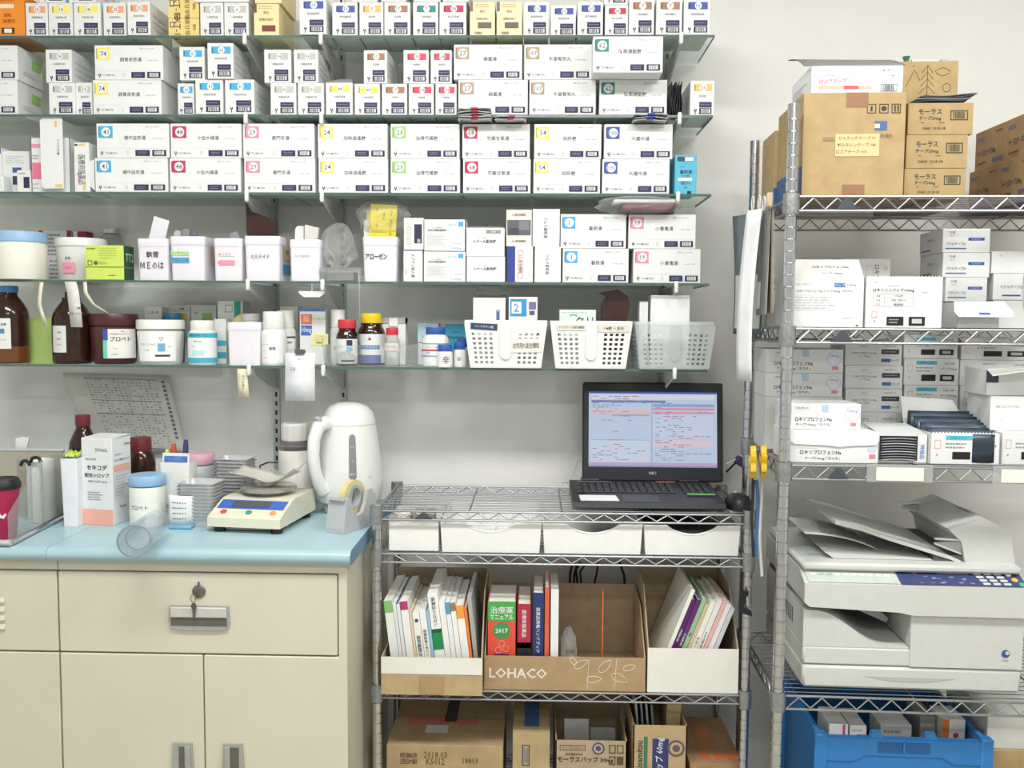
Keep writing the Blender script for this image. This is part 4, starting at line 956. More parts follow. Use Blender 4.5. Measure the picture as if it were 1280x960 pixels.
# --- three perforated baskets
def basket(label, rect, Yf, d, m, holes_m=None):
    x, w_, zz, h = dims(rect, Yf, Z5)
    t = thing('plastic_basket', label, 'basket', (x, Yf + d / 2, Z5), group='perforated baskets of the lowest shelf')
    tp, bt = 0.985, 0.85
    def panel(p00, p10, p11, p01, ucuts, vcuts):
        p00, p10, p11, p01 = map(Vector, (p00, p10, p11, p01))
        us = [0.0]; hol = set()
        for a, b_ in ucuts:
            us += [a, b_]; hol.add(len(us) - 2)
        us.append(1.0)
        vs_ = [0.0]; hv = set()
        for a, b_ in vcuts:
            vs_ += [a, b_]; hv.add(len(vs_) - 2)
        vs_.append(1.0)
        f = lambda u, v: (p00 * (1 - u) + p10 * u) * (1 - v) + (p01 * (1 - u) + p11 * u) * v
        b = MB()
        vv = [f(u, v) for v in vs_ for u in us]; n = len(us); fs = []
        for j in range(len(vs_) - 1):
            for i in range(n - 1):
                if i in hol and j in hv: continue
                fs.append((j * n + i, j * n + i + 1, (j + 1) * n + i + 1, (j + 1) * n + i))
        return b.add(vv, fs, m)
    wt, wb, dt, db = w_ / 2 * tp, w_ / 2 * bt, d / 2 * 0.985, d / 2 * 0.88
    z0, z1 = 0.002, h * 0.93
    rows = [(0.085 + i * 0.108, 0.085 + i * 0.108 + 0.058) for i in range(7)]
    fc = [(a + i * 0.072, a + i * 0.072 + 0.040) for a in (0.075, 0.665) for i in range(4)]
    sc_ = [(0.06 + i * 0.1, 0.06 + i * 0.1 + 0.05) for i in range(9)]
    c = {(sx, sy, k): (sx * (wb, wt)[k], sy * (db, dt)[k], (z0, z1)[k]) for sx in (-1, 1) for sy in (-1, 1) for k in (0, 1)}
    panel(c[-1, -1, 0], c[1, -1, 0], c[1, -1, 1], c[-1, -1, 1], fc, rows).build('front_panel', t, smooth=False, solid=0.0016)
    panel(c[1, 1, 0], c[-1, 1, 0], c[-1, 1, 1], c[1, 1, 1], fc, rows).build('back_panel', t, smooth=False, solid=0.0016)
    panel(c[1, -1, 0], c[1, 1, 0], c[1, 1, 1], c[1, -1, 1], sc_, rows).build('side_panel', t, smooth=False, solid=0.0016)
    panel(c[-1, 1, 0], c[-1, -1, 0], c[-1, -1, 1], c[-1, 1, 1], sc_, rows).build('side_panel', t, smooth=False, solid=0.0016)
    MB().box(-wb, wb, -db, db, 0, 0.003, m).build('bottom', t, smooth=False)
    b = MB()
    loft(b, [(w_ * 0.975, d * 0.97, 0.01, h * 0.925), (w_, d, 0.012, h * 0.93), (w_, d, 0.012, h * 0.985), (w_ * 0.99, d * 0.99, 0.011, h), (w_ * 0.95, d * 0.95, 0.01, h), (w_ * 0.95, d * 0.95, 0.01, h * 0.92)], m, c0=False, c1=False)
    b.build('rim', t)
    # the proud rounded grip in the middle of the front
    g = []
    gw, gb_, gt_ = w_ * 0.062, h * 0.18, h * 0.93
    for i in range(9):
        a = math.pi + math.pi * i / 8
        g.append((gw * math.cos(a), gb_ + gw + gw * math.sin(a)))
    g += [(gw, gt_), (-gw, gt_)]
    def yy(z): return -(db + (dt - db) * (z - z0) / (z1 - z0))
    bb = MB()
    vs = [(x_, yy(z_) - 0.0055, z_) for x_, z_ in g] + [(x_, yy(z_) - 0.0005, z_) for x_, z_ in g]
    n = len(g)
    bb.add(vs, [tuple(range(n))] + [(i, (i + 1) % n, n + (i + 1) % n, n + i) for i in range(n)], m)
    bb.build('grip', t)
    t['_h'] = h
    def slip(x0, x1, v0, v1, s_, c, tc=INKC, rz=0.0):
        zc = h * (v0 + v1) / 2
        y = yy(zc) - 0.0025
        sl = MB().box(-(x1 - x0) * w_ / 2, (x1 - x0) * w_ / 2, -0.0004, 0.0004, -(v1 - v0) * h / 2, (v1 - v0) * h / 2, ink(c)).build('paper_label', t, ((x0 + x1 - 1) * w_ / 2, y, zc), (R_(7), rz, 0), smooth=False)
        MB().text(s_, (0, -0.0008, 0), (1, 0, 0), (0, 0, 1), (v1 - v0) * h * 0.42, ink(tc), maxw=(x1 - x0) * w_ * 0.86).build('lettering', sl, smooth=False)
    return t, slip
wb_m = mat('basket_white', (238, 239, 238), 0.4, noise=0.02)
fb_m = clear('basket_frosted', (244, 247, 247), (240, 244, 244), 0.34, 0.35)
k1, sl1 = basket('white perforated basket with dark blue name strip and a pasted slip', (579.5, 402, 684.5, 462), -0.268, 0.2, wb_m)
sl1(0.08, 0.40, 0.80, 0.93, 'ペリアクチン散', (56, 70, 110), WHITE, R_(3))
sl1(0.56, 0.93, 0.33, 0.62, '幼児用PL配合顆粒', (236, 236, 228), INKC, R_(-1))
k2, sl2 = basket('white perforated basket with two typed strips under its rim', (687, 402, 791, 462), -0.268, 0.2, wb_m)
sl2(0.08, 0.44, 0.80, 0.93, 'クリアナール配合顆粒', (226, 226, 214))
sl2(0.58, 0.96, 0.77, 0.93, 'S.M散 → 配合', (226, 226, 214))
k3, sl3 = basket('frosted translucent perforated basket at the end of the lowest shelf', (793, 402, 896, 462), -0.268, 0.2, fb_m)
zb = Z5 + 0.0042
def inb(label, rect, Yf, d, **k):
    x0, y0, x1, y1 = rect
    zt = P((x0 + x1) / 2, y0, Yf).z
    return carton(label, rect, Yf, zb, d=d, h=zt - zb, **k)
inb('plain white carton under a plastic bag in the blue-strip basket', (591, 372, 632, 440), -0.225, 0.10, prints=[FR(0.72, 0.62, 0.82, 0.82, 0.01, (70, 90, 140)), RC(0.735, 0.64, 0.805, 0.80, (90, 110, 160)), TX(0.6, 0.5, 0.06, 'IS', (90, 110, 160))])
inb('white carton with large blue square in the blue-strip basket', (635.5, 371, 672, 440), -0.225, 0.10, prints=[RC(0.05, 0.72, 0.62, 0.97, (56, 150, 206), 'badge'), RC(0.10, 0.76, 0.44, 0.93, WHITE, 'badge'), TX(0.27, 0.845, 0.12, '2', (56, 150, 206), 'badge'), TX(0.7, 0.52, 0.14, 'GALL', (120, 122, 140), rot=90, maxw=0.25), RC(0.7, 0.82, 0.95, 0.93, (120, 110, 160)), RC(0.72, 0.74, 0.9, 0.8, (80, 90, 110)), TX(0.15, 0.62, 0.08, 'SE', GREY)])
c = P(612, 372, -0.2)
bag('plastic_bag', 'clear plastic bag heaped on the plain carton in the blue-strip basket', (c.x + 0.004, -0.175, c.z + 0.003), (0.085, 0.075, 0.032), 31, rough=0.3)
inb('mint green carton with square emblem in the second perforated basket', (699, 387, 745, 440), -0.225, 0.06, col=(222, 238, 226), prints=[RC(0.28, 0.70, 0.48, 0.92, (110, 184, 150), 'badge'), DI(0.38, 0.81, 0.085, (240, 246, 242), 'badge'), TX(0.68, 0.8, 0.16, 'クリ', INKC), LN(0.05, 0.93, 0.9, 0.97, 1)])
pouch('brown_pouch', 'glossy dark brown foil pouch bulging out of the second basket', [(753, 440), (751, 400), (752, 380), (758, 370), (748, 366), (760, 364), (772, 362), (784, 370), (787, 382), (783, 400), (776, 440)], -0.19, 0.035, mat('brown_foil'))
inb('tall plain white carton inside the frosted basket', (813, 369, 862, 450), -0.215, 0.075, col=(246, 247, 248), prints=[TX(0.06, 0.68, 0.03, 'ラベプラゾール', GREY, rot=90), RC(0.5, 0.70, 0.505, 0.71, LGREY)])
carton_at('slim white carton tilted beside the tall carton in frosted basket', (P(797, 400, -0.19).x + 0.014, -0.168, zb), 0.022, 0.075, 0.168, prints=[TX(0.4, 0.6, 0.2, 'ニキシカム', GREY, rot=90)])

# ------------------------------------------------------------------ base cabinet and worktop
def G(px, py, z):
    """the point at height z that the photo shows at (px, py)"""
    d = CAM_M @ Vector(((px - 640) / FPX, -(py - 480) / FPX, -1.0))
    return CAM_P + d * ((z - CAM_P.z) / d.z)
CZ = 0.838                       # worktop height
CF = -0.60                      # worktop front
CXR = P(437, 700, CF).x
KF = -0.575
beige = mat('cabinet_enamel', (212, 209, 190), 0.42, noise=0.025, scale=6)
blue_top = mat('blue_laminate', (166, 196, 206), 0.28, noise=0.025, scale=10)
dkgap = mat('cabinet_gap', (96, 92, 78), 0.8)
hgrey = mat('handle_grey', (172, 172, 168), 0.4, 0.2)
hdark = mat('handle_recess', (98, 96, 92), 0.5)
XS = P(57, 690, CF).x
for a, b_, lab in ((XS + 0.0005, CXR, 'pale blue laminate worktop under the kettle and scale'), (-1.75, XS - 0.0005, 'pale blue laminate worktop section under the clear divider')):
    prof = [(-0.003, CZ), (CF + 0.02, CZ), (CF + 0.008, CZ - 0.003), (CF + 0.001, CZ - 0.011), (CF + 0.001, CZ - 0.022), (CF + 0.008, CZ - 0.031), (CF + 0.02, CZ - 0.034), (-0.003, CZ - 0.034)]
    o = MB().prism(prof, 'x', a, b_, blue_top).build('worktop', angle=50)
    tag(o, lab, 'worktop')
    if lab.endswith('scale'):
        MB().prism([(y, z) for y, z in prof], 'x', b_, b_ + 0.0012, mat('edge_strip', (108, 142, 166), 0.5)).build('end_strip', o, smooth=False)
CT = CZ - 0.036
def cabinet(label, xa, xb, louver=False):
    t = thing('base_cabinet', label, 'cabinet', ((xa + xb) / 2, KF, 0))
    w_ = xb - xa
    MB().box(-w_ / 2, w_ / 2, 0.022, -KF - 0.004, 0.06, CT, beige).build('carcass', t, smooth=False)
    MB().box(-w_ / 2 + 0.02, w_ / 2 - 0.02, 0.06, -KF - 0.02, 0.0, 0.06, dkgap).build('plinth', t, smooth=False)
    MB().box(-w_ / 2, w_ / 2, 0.004, 0.022, CT - 0.021, CT, beige).build('top_rail', t, smooth=False)
    return t, w_
XC = P(72, 740, KF).x
cb, cw = cabinet('cream enamelled base cabinet with a key in its drawer lock', XC + 0.001, CXR - 0.012)
zd1, zd0 = CT - 0.024, P(254, 818, KF).z
FW = cw - 0.022
# side stile beyond the fronts
MB().box(cw / 2 - 0.019, cw / 2, 0.002, 0.022, 0.06, CT - 0.021, beige).build('stile', cb, smooth=False)
dr = MB().box(-cw / 2 + 0.001, -cw / 2 + FW, 0, 0.020, zd0 + 0.002, zd1, beige, 0.002).build('drawer', cb, smooth=False)
xm = P(254, 830, KF).x - cb.location.x
for xa, xb in ((-cw / 2 + 0.001, xm - 0.0015), (xm + 0.0015, -cw / 2 + FW + 0.004)):
    d_ = MB().box(xa, xb, 0, 0.020, 0.075, zd0 - 0.002, beige, 0.002).build('door', cb, smooth=False)
    s_ = xb if xa < -0.2 else xa
    hx = (P(229, 940, KF).x if xa < -0.2 else P(292, 940, KF).x) - cb.location.x
    z1 = P(254, 928, KF).z; z0 = z1 - 0.13
    b = MB(); b.prism([(hx - 0.023, z0), (hx + 0.023, z0), (hx + 0.026, z0 + 0.06), (hx + 0.022, z1), (hx - 0.022, z1), (hx - 0.026, z0 + 0.06)], 'y', -0.006, 0, hgrey)
    hd = b.build('handle', d_, smooth=False)
    sgn = 1 if xa > -0.2 else -1
    MB().box(hx - 0.008 if sgn < 0 else hx - 0.006, hx + 0.006 if sgn < 0 else hx + 0.014, -0.0066, -0.0061, z0 + 0.01, z1 - 0.008, hdark).build('recess', hd, smooth=False)
    MB().box(hx + 0.006 if sgn < 0 else hx - 0.019, hx + 0.019 if sgn < 0 else hx - 0.006, -0.009, -0.0061, z0 + 0.006, z1 - 0.006, hgrey, 0.001).build('grip', hd, smooth=False)
p0, p1 = P(212, 786, KF), P(288, 757, KF)
hx0, hx1 = p0.x - cb.location.x, p1.x - cb.location.x
hd = MB().prism([(hx0 + 0.004, p0.z + 0.004), (hx0 + 0.03, p0.z), (hx1 - 0.03, p0.z), (hx1 - 0.004, p0.z + 0.004), (hx1, p0.z + 0.02), (hx1 - 0.003, p1.z), (hx0 + 0.003, p1.z), (hx0, p0.z + 0.02)], 'y', -0.007, 0, hgrey).build('handle', dr, smooth=False)
MB().box(hx0 + 0.006, hx1 - 0.006, -0.0078, -0.0072, p0.z + 0.010, p0.z + 0.028, hdark).build('recess', hd, smooth=False)
MB().box(hx0 + 0.006, hx1 - 0.006, -0.012, -0.0072, p0.z + 0.030, p1.z - 0.002, mat('handle_lip', (206, 206, 202), 0.35, 0.2), 0.002).build('grip', hd, smooth=False)
lk = P(249, 739, KF); lx = lk.x - cb.location.x
b = MB(); b.lathe([(0.015, 0), (0.015, 0.003), (0.012, 0.005), (0, 0.005)], mat('lock_steel', (130, 130, 126), 0.3, 0.9), 20)
lo = b.build('lock', dr, (lx, -0.0002, lk.z), (R_(90), 0, 0))
kb = MB(); km = mat('key_metal', (120, 118, 110), 0.35, 0.8)
kb.box(-0.0016, 0.0016, 0.005, 0.022, -0.004, 0.004, km)
kb.build('key_in_lock', dr, (lx, -0.0002, lk.z), (R_(90), 0, 0), smooth=False)
ky = MB()
ky.tube([(0.006 * math.cos(a * 0.7) - 0.008, -0.016, -0.012 + 0.008 * math.sin(a * 0.7)) for a in range(9)], 0.0009, km, 6, closed=True)
ky.prism([(-0.014, -0.03), (-0.010, -0.022), (-0.004, -0.022), (0.0, -0.03), (-0.003, -0.037), (-0.0045, -0.055), (-0.0075, -0.057), (-0.0095, -0.053), (-0.010, -0.037)], 'y', -0.017, -0.015, km)
ko = ky.build('hanging_key', None, (lx + cb.location.x, KF, lk.z), smooth=False)
tag(ko, 'spare key dangling from the cabinet drawer lock', 'key')
# neighbouring cabinet, cut by the frame
cb2, cw2 = cabinet('cream enamelled base cabinet with louvred upper front at the picture edge', XC - 0.62, XC - 0.001)
b2 = MB().box(-cw2 / 2 + 0.001, cw2 / 2 - 0.001, 0, 0.02, zd0 + 0.002, zd1, beige, 0.002).build('upper_front', cb2, smooth=False)
for i in range(4):
    lz = P(2, 747 + i * 11, KF).z
    xx = P(6, 750, KF).x - cb2.location.x
    MB().prism([(0, lz), (-0.006, lz - 0.010), (0, lz - 0.012)], 'x', xx - 0.09, xx, beige).build('louvre', b2, smooth=False)
MB().box(-cw2 / 2 + 0.001, cw2 / 2 - 0.001, 0, 0.02, 0.075, zd0 - 0.002, beige, 0.002).build('door', cb2, smooth=False)

# ------------------------------------------------------------------ things on the worktop
CZ += 0.0006
# clear divider with steel base rail and backboard
dv = thing('clear_divider', 'clear acrylic divider with steel base rail at the worktop end', 'divider', (0, 0, 0))
f0, f1 = G(18, 682, CZ), G(88, 645, CZ)
f0 = Vector((f0.x - 0.012, f0.y, CZ)); f1 = Vector((f1.x - 0.012, f1.y, CZ))
bk = P(88, 563, f1.y).z
acr = clear('acrylic', (246, 247, 246), (226, 230, 230), 0.05, 0.06, edge=0.25)
def yz(p, z): return Vector((p.x, p.y, z))
q = f0.lerp(f1, 0.0)
vs = [yz(f0, CZ), yz(f1, CZ), yz(f1, bk), yz(f0.lerp(f1, 0.55), bk - 0.005), yz(f0, CZ + 0.07)]
MB().add(vs, [(0, 1, 2, 3, 4)], acr).build('side_panel', dv, smooth=False, solid=0.003)
MB().add([yz(f1, CZ), Vector((-1.7, f1.y, CZ)), Vector((-1.7, f1.y, bk)), yz(f1, bk)], [(0, 1, 2, 3)], clear('acrylic_back', (236, 232, 222), (206, 200, 186), 0.45, 0.25)).build('back_panel', dv, smooth=False, solid=0.003)
MB().tube([f0 + Vector((0.006, 0, 0.007)), f1 + Vector((0.006, 0, 0.007))], 0.0068, POSTM, 8).build('base_rail', dv)
MB().tube([f0 + Vector((0.006, -0.004, 0.007)), Vector((-1.7, f0.y - 0.004, CZ + 0.0075))], 0.0068, ALU, 8).build('base_rail', dv)
MB().tube([yz(f1, bk), Vector((-1.7, f1.y, bk))], 0.004, ALU, 8).build('top_rail', dv)
# takeaway cup, canister and spatulas behind the divider
crim = mat('crimson_cup', (168, 34, 76), 0.4, noise=0.04)
yc = f0.y + 0.075
cp = P(3, 640, yc)
t = thing('takeaway_cup', 'crimson paper cup with black lid behind the clear divider', 'cup', (cp.x, yc, CZ))
hcup = P(12, 598, yc).z - CZ
rc = (P(38, 620, yc).x - P(-6, 620, yc).x) / 2
MB().lathe([(0, 0), (rc * 0.66, 0), (rc * 0.70, 0.004), (rc * 0.92, hcup * 0.86), (0, hcup * 0.86)], crim, 28).build('body', t)
MB().lathe([(rc * 0.98, hcup * 0.84), (rc, hcup * 0.86), (rc * 0.98, hcup * 0.92), (rc * 0.86, hcup), (rc * 0.8, hcup * 0.98), (0, hcup * 0.98)], BPLAS, 28).build('lid', t)
fl = MB()
for k in range(5):
    a = k * 2 * math.pi / 5
    fl.lathe([(0.0036, 0), (0, 0.0005)], ink((240, 220, 228)), 8, c=(0.005 * math.cos(a), 0.005 * math.sin(a), 0))
an = R_(30)
fl.build('flower_print', t, (rc * 0.80 * math.sin(an), -rc * 0.80 * math.cos(an), hcup * 0.42), (R_(84), 0, an))
yk = f0.y + 0.14
t2, _, _ = vessel('white_canister', 'tall white cylinder behind the clear divider', (36, 68), (572, 648), f1.y - 0.055, CZ, [(0, 0), (0.97, 0), (1, 0.02), (1, 0.98), (0.94, 1.0), (0.9, 0.96), (0, 0.96)], mat('cream_jar'), cat='canister')
spm = mat('spatula_black', (44, 42, 40), 0.4)
for i, (x0, x1, y0) in enumerate(((31, 36, 578), (43, 50, 574))):
    pts = [P(x1 + 2 - k * (x1 - x0 + 6) / 6 - 1, y0 + (0 if k not in (0, 6) else 4) - 2 * math.sin(k * 0.52), f1.y - 0.10) for k in range(7)]
    o = MB().tube(pts, 0.0045, spm, 8).build('hooked_handle')
    o.location = (0, 0, 0)
    MB().tube([pts[0], Vector((pts[0].x, pts[0].y, CZ + 0.006))], 0.0035, ALU, 8).build('shaft', o)
    tag(o, ['shorter', 'longer'][i] + ' black hooked spatula handle behind the clear divider', 'spatula')
pk = P(28, 556, f1.y + 0.04)
pouch('plastic_spoon', 'white plastic scoop leaning behind the divider backboard', [(24, 640), (20, 548), (28, 546), (37, 547), (34, 560), (34, 640)], f1.y + 0.03, 0.006, WPLAS, 'scoop')
# folder with crumpled green paper, bottles and jars
yl = G(95, 655, CZ).y
t = thing('note_holder', 'white paper holder stuffed with lime green paper beside the syrup carton', 'holder', (P(93, 610, -0.36).x + 0.003, -0.36, CZ), (0, 0, R_(6)))
hN = P(92, 566, yl + 0.06).z - CZ
b = MB(); loft(b, [(0.034, 0.07, 0.003, 0), (0.04, 0.08, 0.003, hN)], mat('thin_paper'), c1=False); b.build('sleeve', t)
from mathutils import noise as _n
MB().grid(lambda u, v: ((u - 0.5) * 0.034 + 0.004 * _n.noise(Vector((u * 5, v * 5, 1))), (v - 0.5) * 0.06, hN - 0.01 + 0.022 * abs(_n.noise(Vector((u * 4, v * 6, 3)))) + 0.012), 8, 10, mat('lime_paper', (198, 226, 92), 0.7)).build('green_paper', t, solid=0.001)
mc = mat('maroon_cap', (116, 40, 48), 0.4)
BB = [(0, 0), (0.94, 0), (1, 0.03), (1, 0.62), (0.92, 0.72), (0.6, 0.82), (0.48, 0.86), (0.46, 0.9), (0, 0.9)]
vessel('brown_bottle', 'brown glass bottle with maroon cap behind the syrup carton', (88, 122), (527, 642), -0.16, CZ, BB, AMBER, [('cap', lid(0.885, 1.0, 0.52), mc)])
vessel('brown_bottle', 'short brown bottle with wide maroon cap behind the blue-lidded jar', (160, 194), (552, 644), -0.2, CZ, [(0, 0), (0.94, 0), (1, 0.03), (1, 0.66), (0.9, 0.76), (0.72, 0.82), (0, 0.82)], AMBER, [('cap', lid(0.82, 1.0, 0.74), mc)])
vessel('lidded_jar', 'white jar with pale blue lid on the worktop, katakana on its side', (163, 206), (583, 646), -0.36, CZ, SJ, cream, [('lid', lid(0.80, 1.0, 1.03), sky)], (0.2, 0.6, -60, 60, 1.003, (238, 238, 230), [('t', -8, 0.5, 0.22, 'プロペト', INKC)]), cat='jar')
# syrup carton
g0 = G(142, 657, CZ)
sw, sd, sh = 0.085, 0.076, P(142, 549, g0.y).z - CZ
ang = R_(-10)
c = Vector((g0.x, g0.y, CZ)) + Vector((-math.cos(ang) * sw / 2 - math.sin(ang) * sd / 2, -math.sin(ang) * sw / 2 + math.cos(ang) * sd / 2, 0))
PK = (240, 178, 160)
sy = carton_at('tall white syrup carton with salmon base band and bold katakana', tuple(c), sw, sd, sh, rot=(0, 0, ang), name='syrup_carton',
   prints=[RC(0, 0, 1, 0.18, PK, 'colour_band'), TX(0.86, 0.87, 0.042, '500mL', INKC, align='r'), TX(0.14, 0.76, 0.026, '鎮咳去痰剤', GREY, align='l'), TX(0.5, 0.665, 0.064, '§セキコデ', (40, 42, 48), maxw=0.8), TX(0.5, 0.575, 0.052, '§配合シロップ', (60, 62, 68), maxw=0.8), TX(0.52, 0.50, 0.032, 'SEKICODE Syrup', (70, 72, 80), maxw=0.74), LN(0.18, 0.28, 0.75, 0.39, 4, GREY),
           TX(0.3, 0.81, 0.022, '鎮咳去痰剤', GREY, face='right'), TX(0.5, 0.745, 0.03, 'セキコデ配合シロップ', INKC, face='right', maxw=0.85), RC(0.06, 0.62, 0.92, 0.69, PK, 'colour_band', 'right'), FR(0.08, 0.3, 0.9, 0.6, 0.004, LGREY, face='right'), LN(0.12, 0.32, 0.86, 0.58, 7, LGREY, 'print', 'right'), TX(0.8, 0.92, 0.03, '500mL', INKC, face='right'), TX(0.5, 0.2, 0.03, 'Takeda', INKC, face='right')])
MB().add([(-sw / 2, -sd / 2 + 0.001, sh + 0.0003), (sw / 2, -sd / 2 + 0.001, sh + 0.0003), (sw / 2, sd / 2, sh + 0.004), (-sw / 2, sd / 2, sh + 0.004)], [(0, 1, 2, 3)], paper(WHITE)).build('top_flap', sy, smooth=False, solid=0.0008)
# lying measuring cup
cylm = clear('measure_plastic', (240, 243, 246), (214, 222, 228), 0.10, 0.06)
m0 = P(168, 690, -0.68); 
t = thing('measuring_cup', 'clear plastic measuring cup lying on its side over the worktop edge', 'measuring cup', (m0.x, -0.68, CZ + 0.0366), (R_(-90), 0, R_(9)))
pr = []
b = MB(); b.lathe([(0.035, 0.0), (0.0335, 0.05), (0.031, 0.13), (0.0285, 0.195), (0.0, 0.197)], cylm, 32); b.build('body', t)
MB().lathe([(0.0335, 0.0), (0.0365, 0.0), (0.0365, 0.004), (0.034, 0.005)], mat('cup_rim', (150, 160, 172), 0.3), 32, cap=False).build('rim', t)
MB().lathe([(0.0250, 0.03), (0.0262, 0.03), (0.0262, 0.033), (0.0250, 0.034)], mat('cup_rim'), 32, cap=False).build('inner_ring', t)
MB().lathe([(0.0252, 0.035), (0.0256, 0.16)], cylm, 32, cap=False).build('inner_wall', t)
# pen stand with a postcard, highlighter, pink-lidded pot
yp = -0.30
t = thing('pen_stand', 'white pen stand with blue-sky postcard and highlighter', 'pen stand', (P(224, 600, yp).x, yp, CZ), (0, 0, R_(-6)))
hP = P(224, 576, yp).z - CZ
b = MB(); loft(b, [(0.06, 0.05, 0.004, 0), (0.076, 0.056, 0.004, hP)], WPLAS, c1=False); b.build('cup', t)
cdp = MB().box(-0.032, 0.04, -0.034, -0.032, hP * 0.28, hP * 1.14, paper(WHITE)).build('postcard', t, rot=(R_(-4), 0, 0), smooth=False)
skym = mat('postcard_sky', (90, 130, 196), 0.5, noise=0.35, scale=30)
MB().quad((-0.027, -0.0345, hP * 0.72), (0.035, -0.0345, hP * 0.72), (0.035, -0.0345, hP * 1.09), (-0.027, -0.0345, hP * 1.09), skym).build('sky_print', cdp, smooth=False)
for dx, c, nm, lb, hh in ((-0.028, (214, 232, 90), 'highlighter', 'yellow highlighter pen', 1.16), (-0.014, (206, 80, 70), 'red_pen', 'red marker pen', 1.25), (0.01, (60, 66, 110), 'navy_pen', 'navy flat pen', 1.32)):
    o = MB().lathe([(0, 0), (0.006, 0), (0.007, 0.01), (0.007, hP * hh - 0.02), (0.005, hP * hh), (0, hP * hh)], mat('pen_%s' % nm, c, 0.4), 12).build(nm, None, (t.location.x + dx * 0.9, yp + 0.008, CZ + 0.004), (R_(-2), R_(dx * 120), 0))
    tag(o, lb + ' standing in the white pen stand', 'pen')
vessel('lidded_jar', 'frosted round pot with pink lid behind the metal trays', (228, 268), (566, 632), -0.12, CZ, SJ, mat('frosted'), [('lid', lid(0.80, 1.0, 1.02), mat('pink_lid', (232, 184, 204), 0.5))], cat='jar')
# stacks of aluminium trays: each tray its own thing
def trays(n, rect, yc, rz, label, group, dz):
    x0, y0, x1, y1 = rect
    cx = P((x0 + x1) / 2, (y0 + y1) / 2, yc).x; w_ = P(x1, (y0 + y1) / 2, yc).x - P(x0, (y0 + y1) / 2, yc).x
    w_ *= 0.86
    b = MB()
    loft(b, [(w_ * 0.8, w_ * 0.66, 0.012, 0), (w_ * 0.92, w_ * 0.76, 0.014, 0.022), (w_, w_ * 0.82, 0.016, 0.023), (w_, w_ * 0.82, 0.016, 0.0215)], ALU, c1=False)
    loft(b, [(w_ * 0.91, w_ * 0.75, 0.013, 0.022), (w_ * 0.79, w_ * 0.65, 0.011, 0.002)], ALU, c0=False)
    me = mesh_of('metal_tray', b)
    for i in range(n):
        o = bpy.data.objects.new('metal_tray', me); COL.objects.link(o)
        o.location = (cx + random.uniform(-.0008, .0008), yc, CZ + i * dz); o.rotation_euler = (0, 0, rz + random.uniform(-0.02, 0.02))
        lab = label + (', topmost' if i == n - 1 else ', ' + ORDN[i] + ' from the bottom')
        tag(o, lab, 'tray', group)
    return cx
trays(14, (267, 553, 320, 608), -0.17, R_(-5), 'square aluminium tray in the taller stack by the wall', 'trays of the taller stack', 0.0092)
trays(11, (222, 586, 280, 642), -0.345, R_(-5), 'square aluminium tray in the lower stack behind the card', 'trays of the lower stack', 0.0086)
# perforated card
yq = G(226, 660, CZ).y
t = thing('dotted_card', 'curved white card with rows of dots on a blue foot', 'card', (P(226, 640, yq).x, yq, CZ))
hc = P(226, 618, yq).z - CZ
f = lambda u, v: ((u - 0.5) * 0.056, -0.010 * math.sin(math.pi * u) + 0.012 * u, 0.008 + v * (hc - 0.008) - 0.006 * u * v)
MB().grid(f, 10, 3, paper(WHITE)).build('card', t, solid=0.003)
b = MB()
for i in range(6):
    for j in range(4):
        p = f(0.2 + i * 0.1, 0.22 + j * 0.18)
        b.box(p[0] - 0.0017, p[0] + 0.0017, p[1] - 0.0022, p[1] - 0.0016, p[2] - 0.0014, p[2] + 0.0014, ink((110, 112, 118)))
b.build('dot_print', t, smooth=False)
MB().box(-0.027, 0.029, -0.013, 0.012, 0, 0.008, mat('foot_blue', (120, 180, 214), 0.4), 0.002).build('foot', t)
# electronic scale
sg = G(350, 669, CZ)
sa = R_(-7)
scm = mat('scale_cream', (226, 222, 202), 0.45, noise=0.02)
t = thing('electronic_scale', 'cream electronic pharmacy scale with blue display panel', 'scale', (0, 0, CZ), (0, 0, sa))
W2, DD = 0.092, 0.235
t.location = (sg.x - math.cos(sa) * W2 + 0.0, sg.y - math.sin(sa) * W2, CZ)
MB().prism([(0, 0.014), (0, 0.036), (0.012, 0.042), (0.075, 0.066), (0.095, 0.07), (DD, 0.07), (DD, 0.014)], 'x', -W2, W2, scm).build('housing', t, smooth=False)
sl = (0.066 - 0.042) / (0.075 - 0.012)
def onp(x, s): y = 0.012 + s * 0.063; return (x, y - 0.0008, 0.042 + (y - 0.012) * sl + 0.0012)
bp_ = MB().quad(onp(-0.085, 0.40), onp(0.085, 0.40), onp(0.085, 0.97), onp(-0.085, 0.97), ink((66, 106, 196))).build('display_panel', t, smooth=False)
u_ = lambda p: (p[0], p[1] - 0.0004, p[2] + 0.0006)
MB().quad(u_(onp(-0.052, 0.48)), u_(onp(0.046, 0.48)), u_(onp(0.046, 0.9)), u_(onp(-0.052, 0.9)), ink((84, 88, 96))).build('display', bp_, smooth=False)
for x_, c in ((-0.06, (206, 80, 84)), (0.004, (56, 156, 150)), (0.066, (236, 160, 90))):
    p = onp(x_, 0.16)
    MB().lathe([(0.0075, -0.001), (0.0075, 0.0015), (0.006, 0.0025), (0, 0.0025)], mat('button_%d' % c[0], c, 0.4), 16).build('button', t, p, (math.atan(sl), 0, 0))
for dx in (-0.07, 0.075):
    MB().lathe([(0, 0), (0.014, 0), (0.014, 0.013), (0.012, 0.0145), (0, 0.0145)], BPLAS, 16, c=(dx, 0.022, 0)).build('foot', t)
    MB().lathe([(0, 0), (0.014, 0), (0.014, 0.013), (0.012, 0.0145), (0, 0.0145)], BPLAS, 16, c=(dx, DD - 0.03, 0)).build('foot', t)
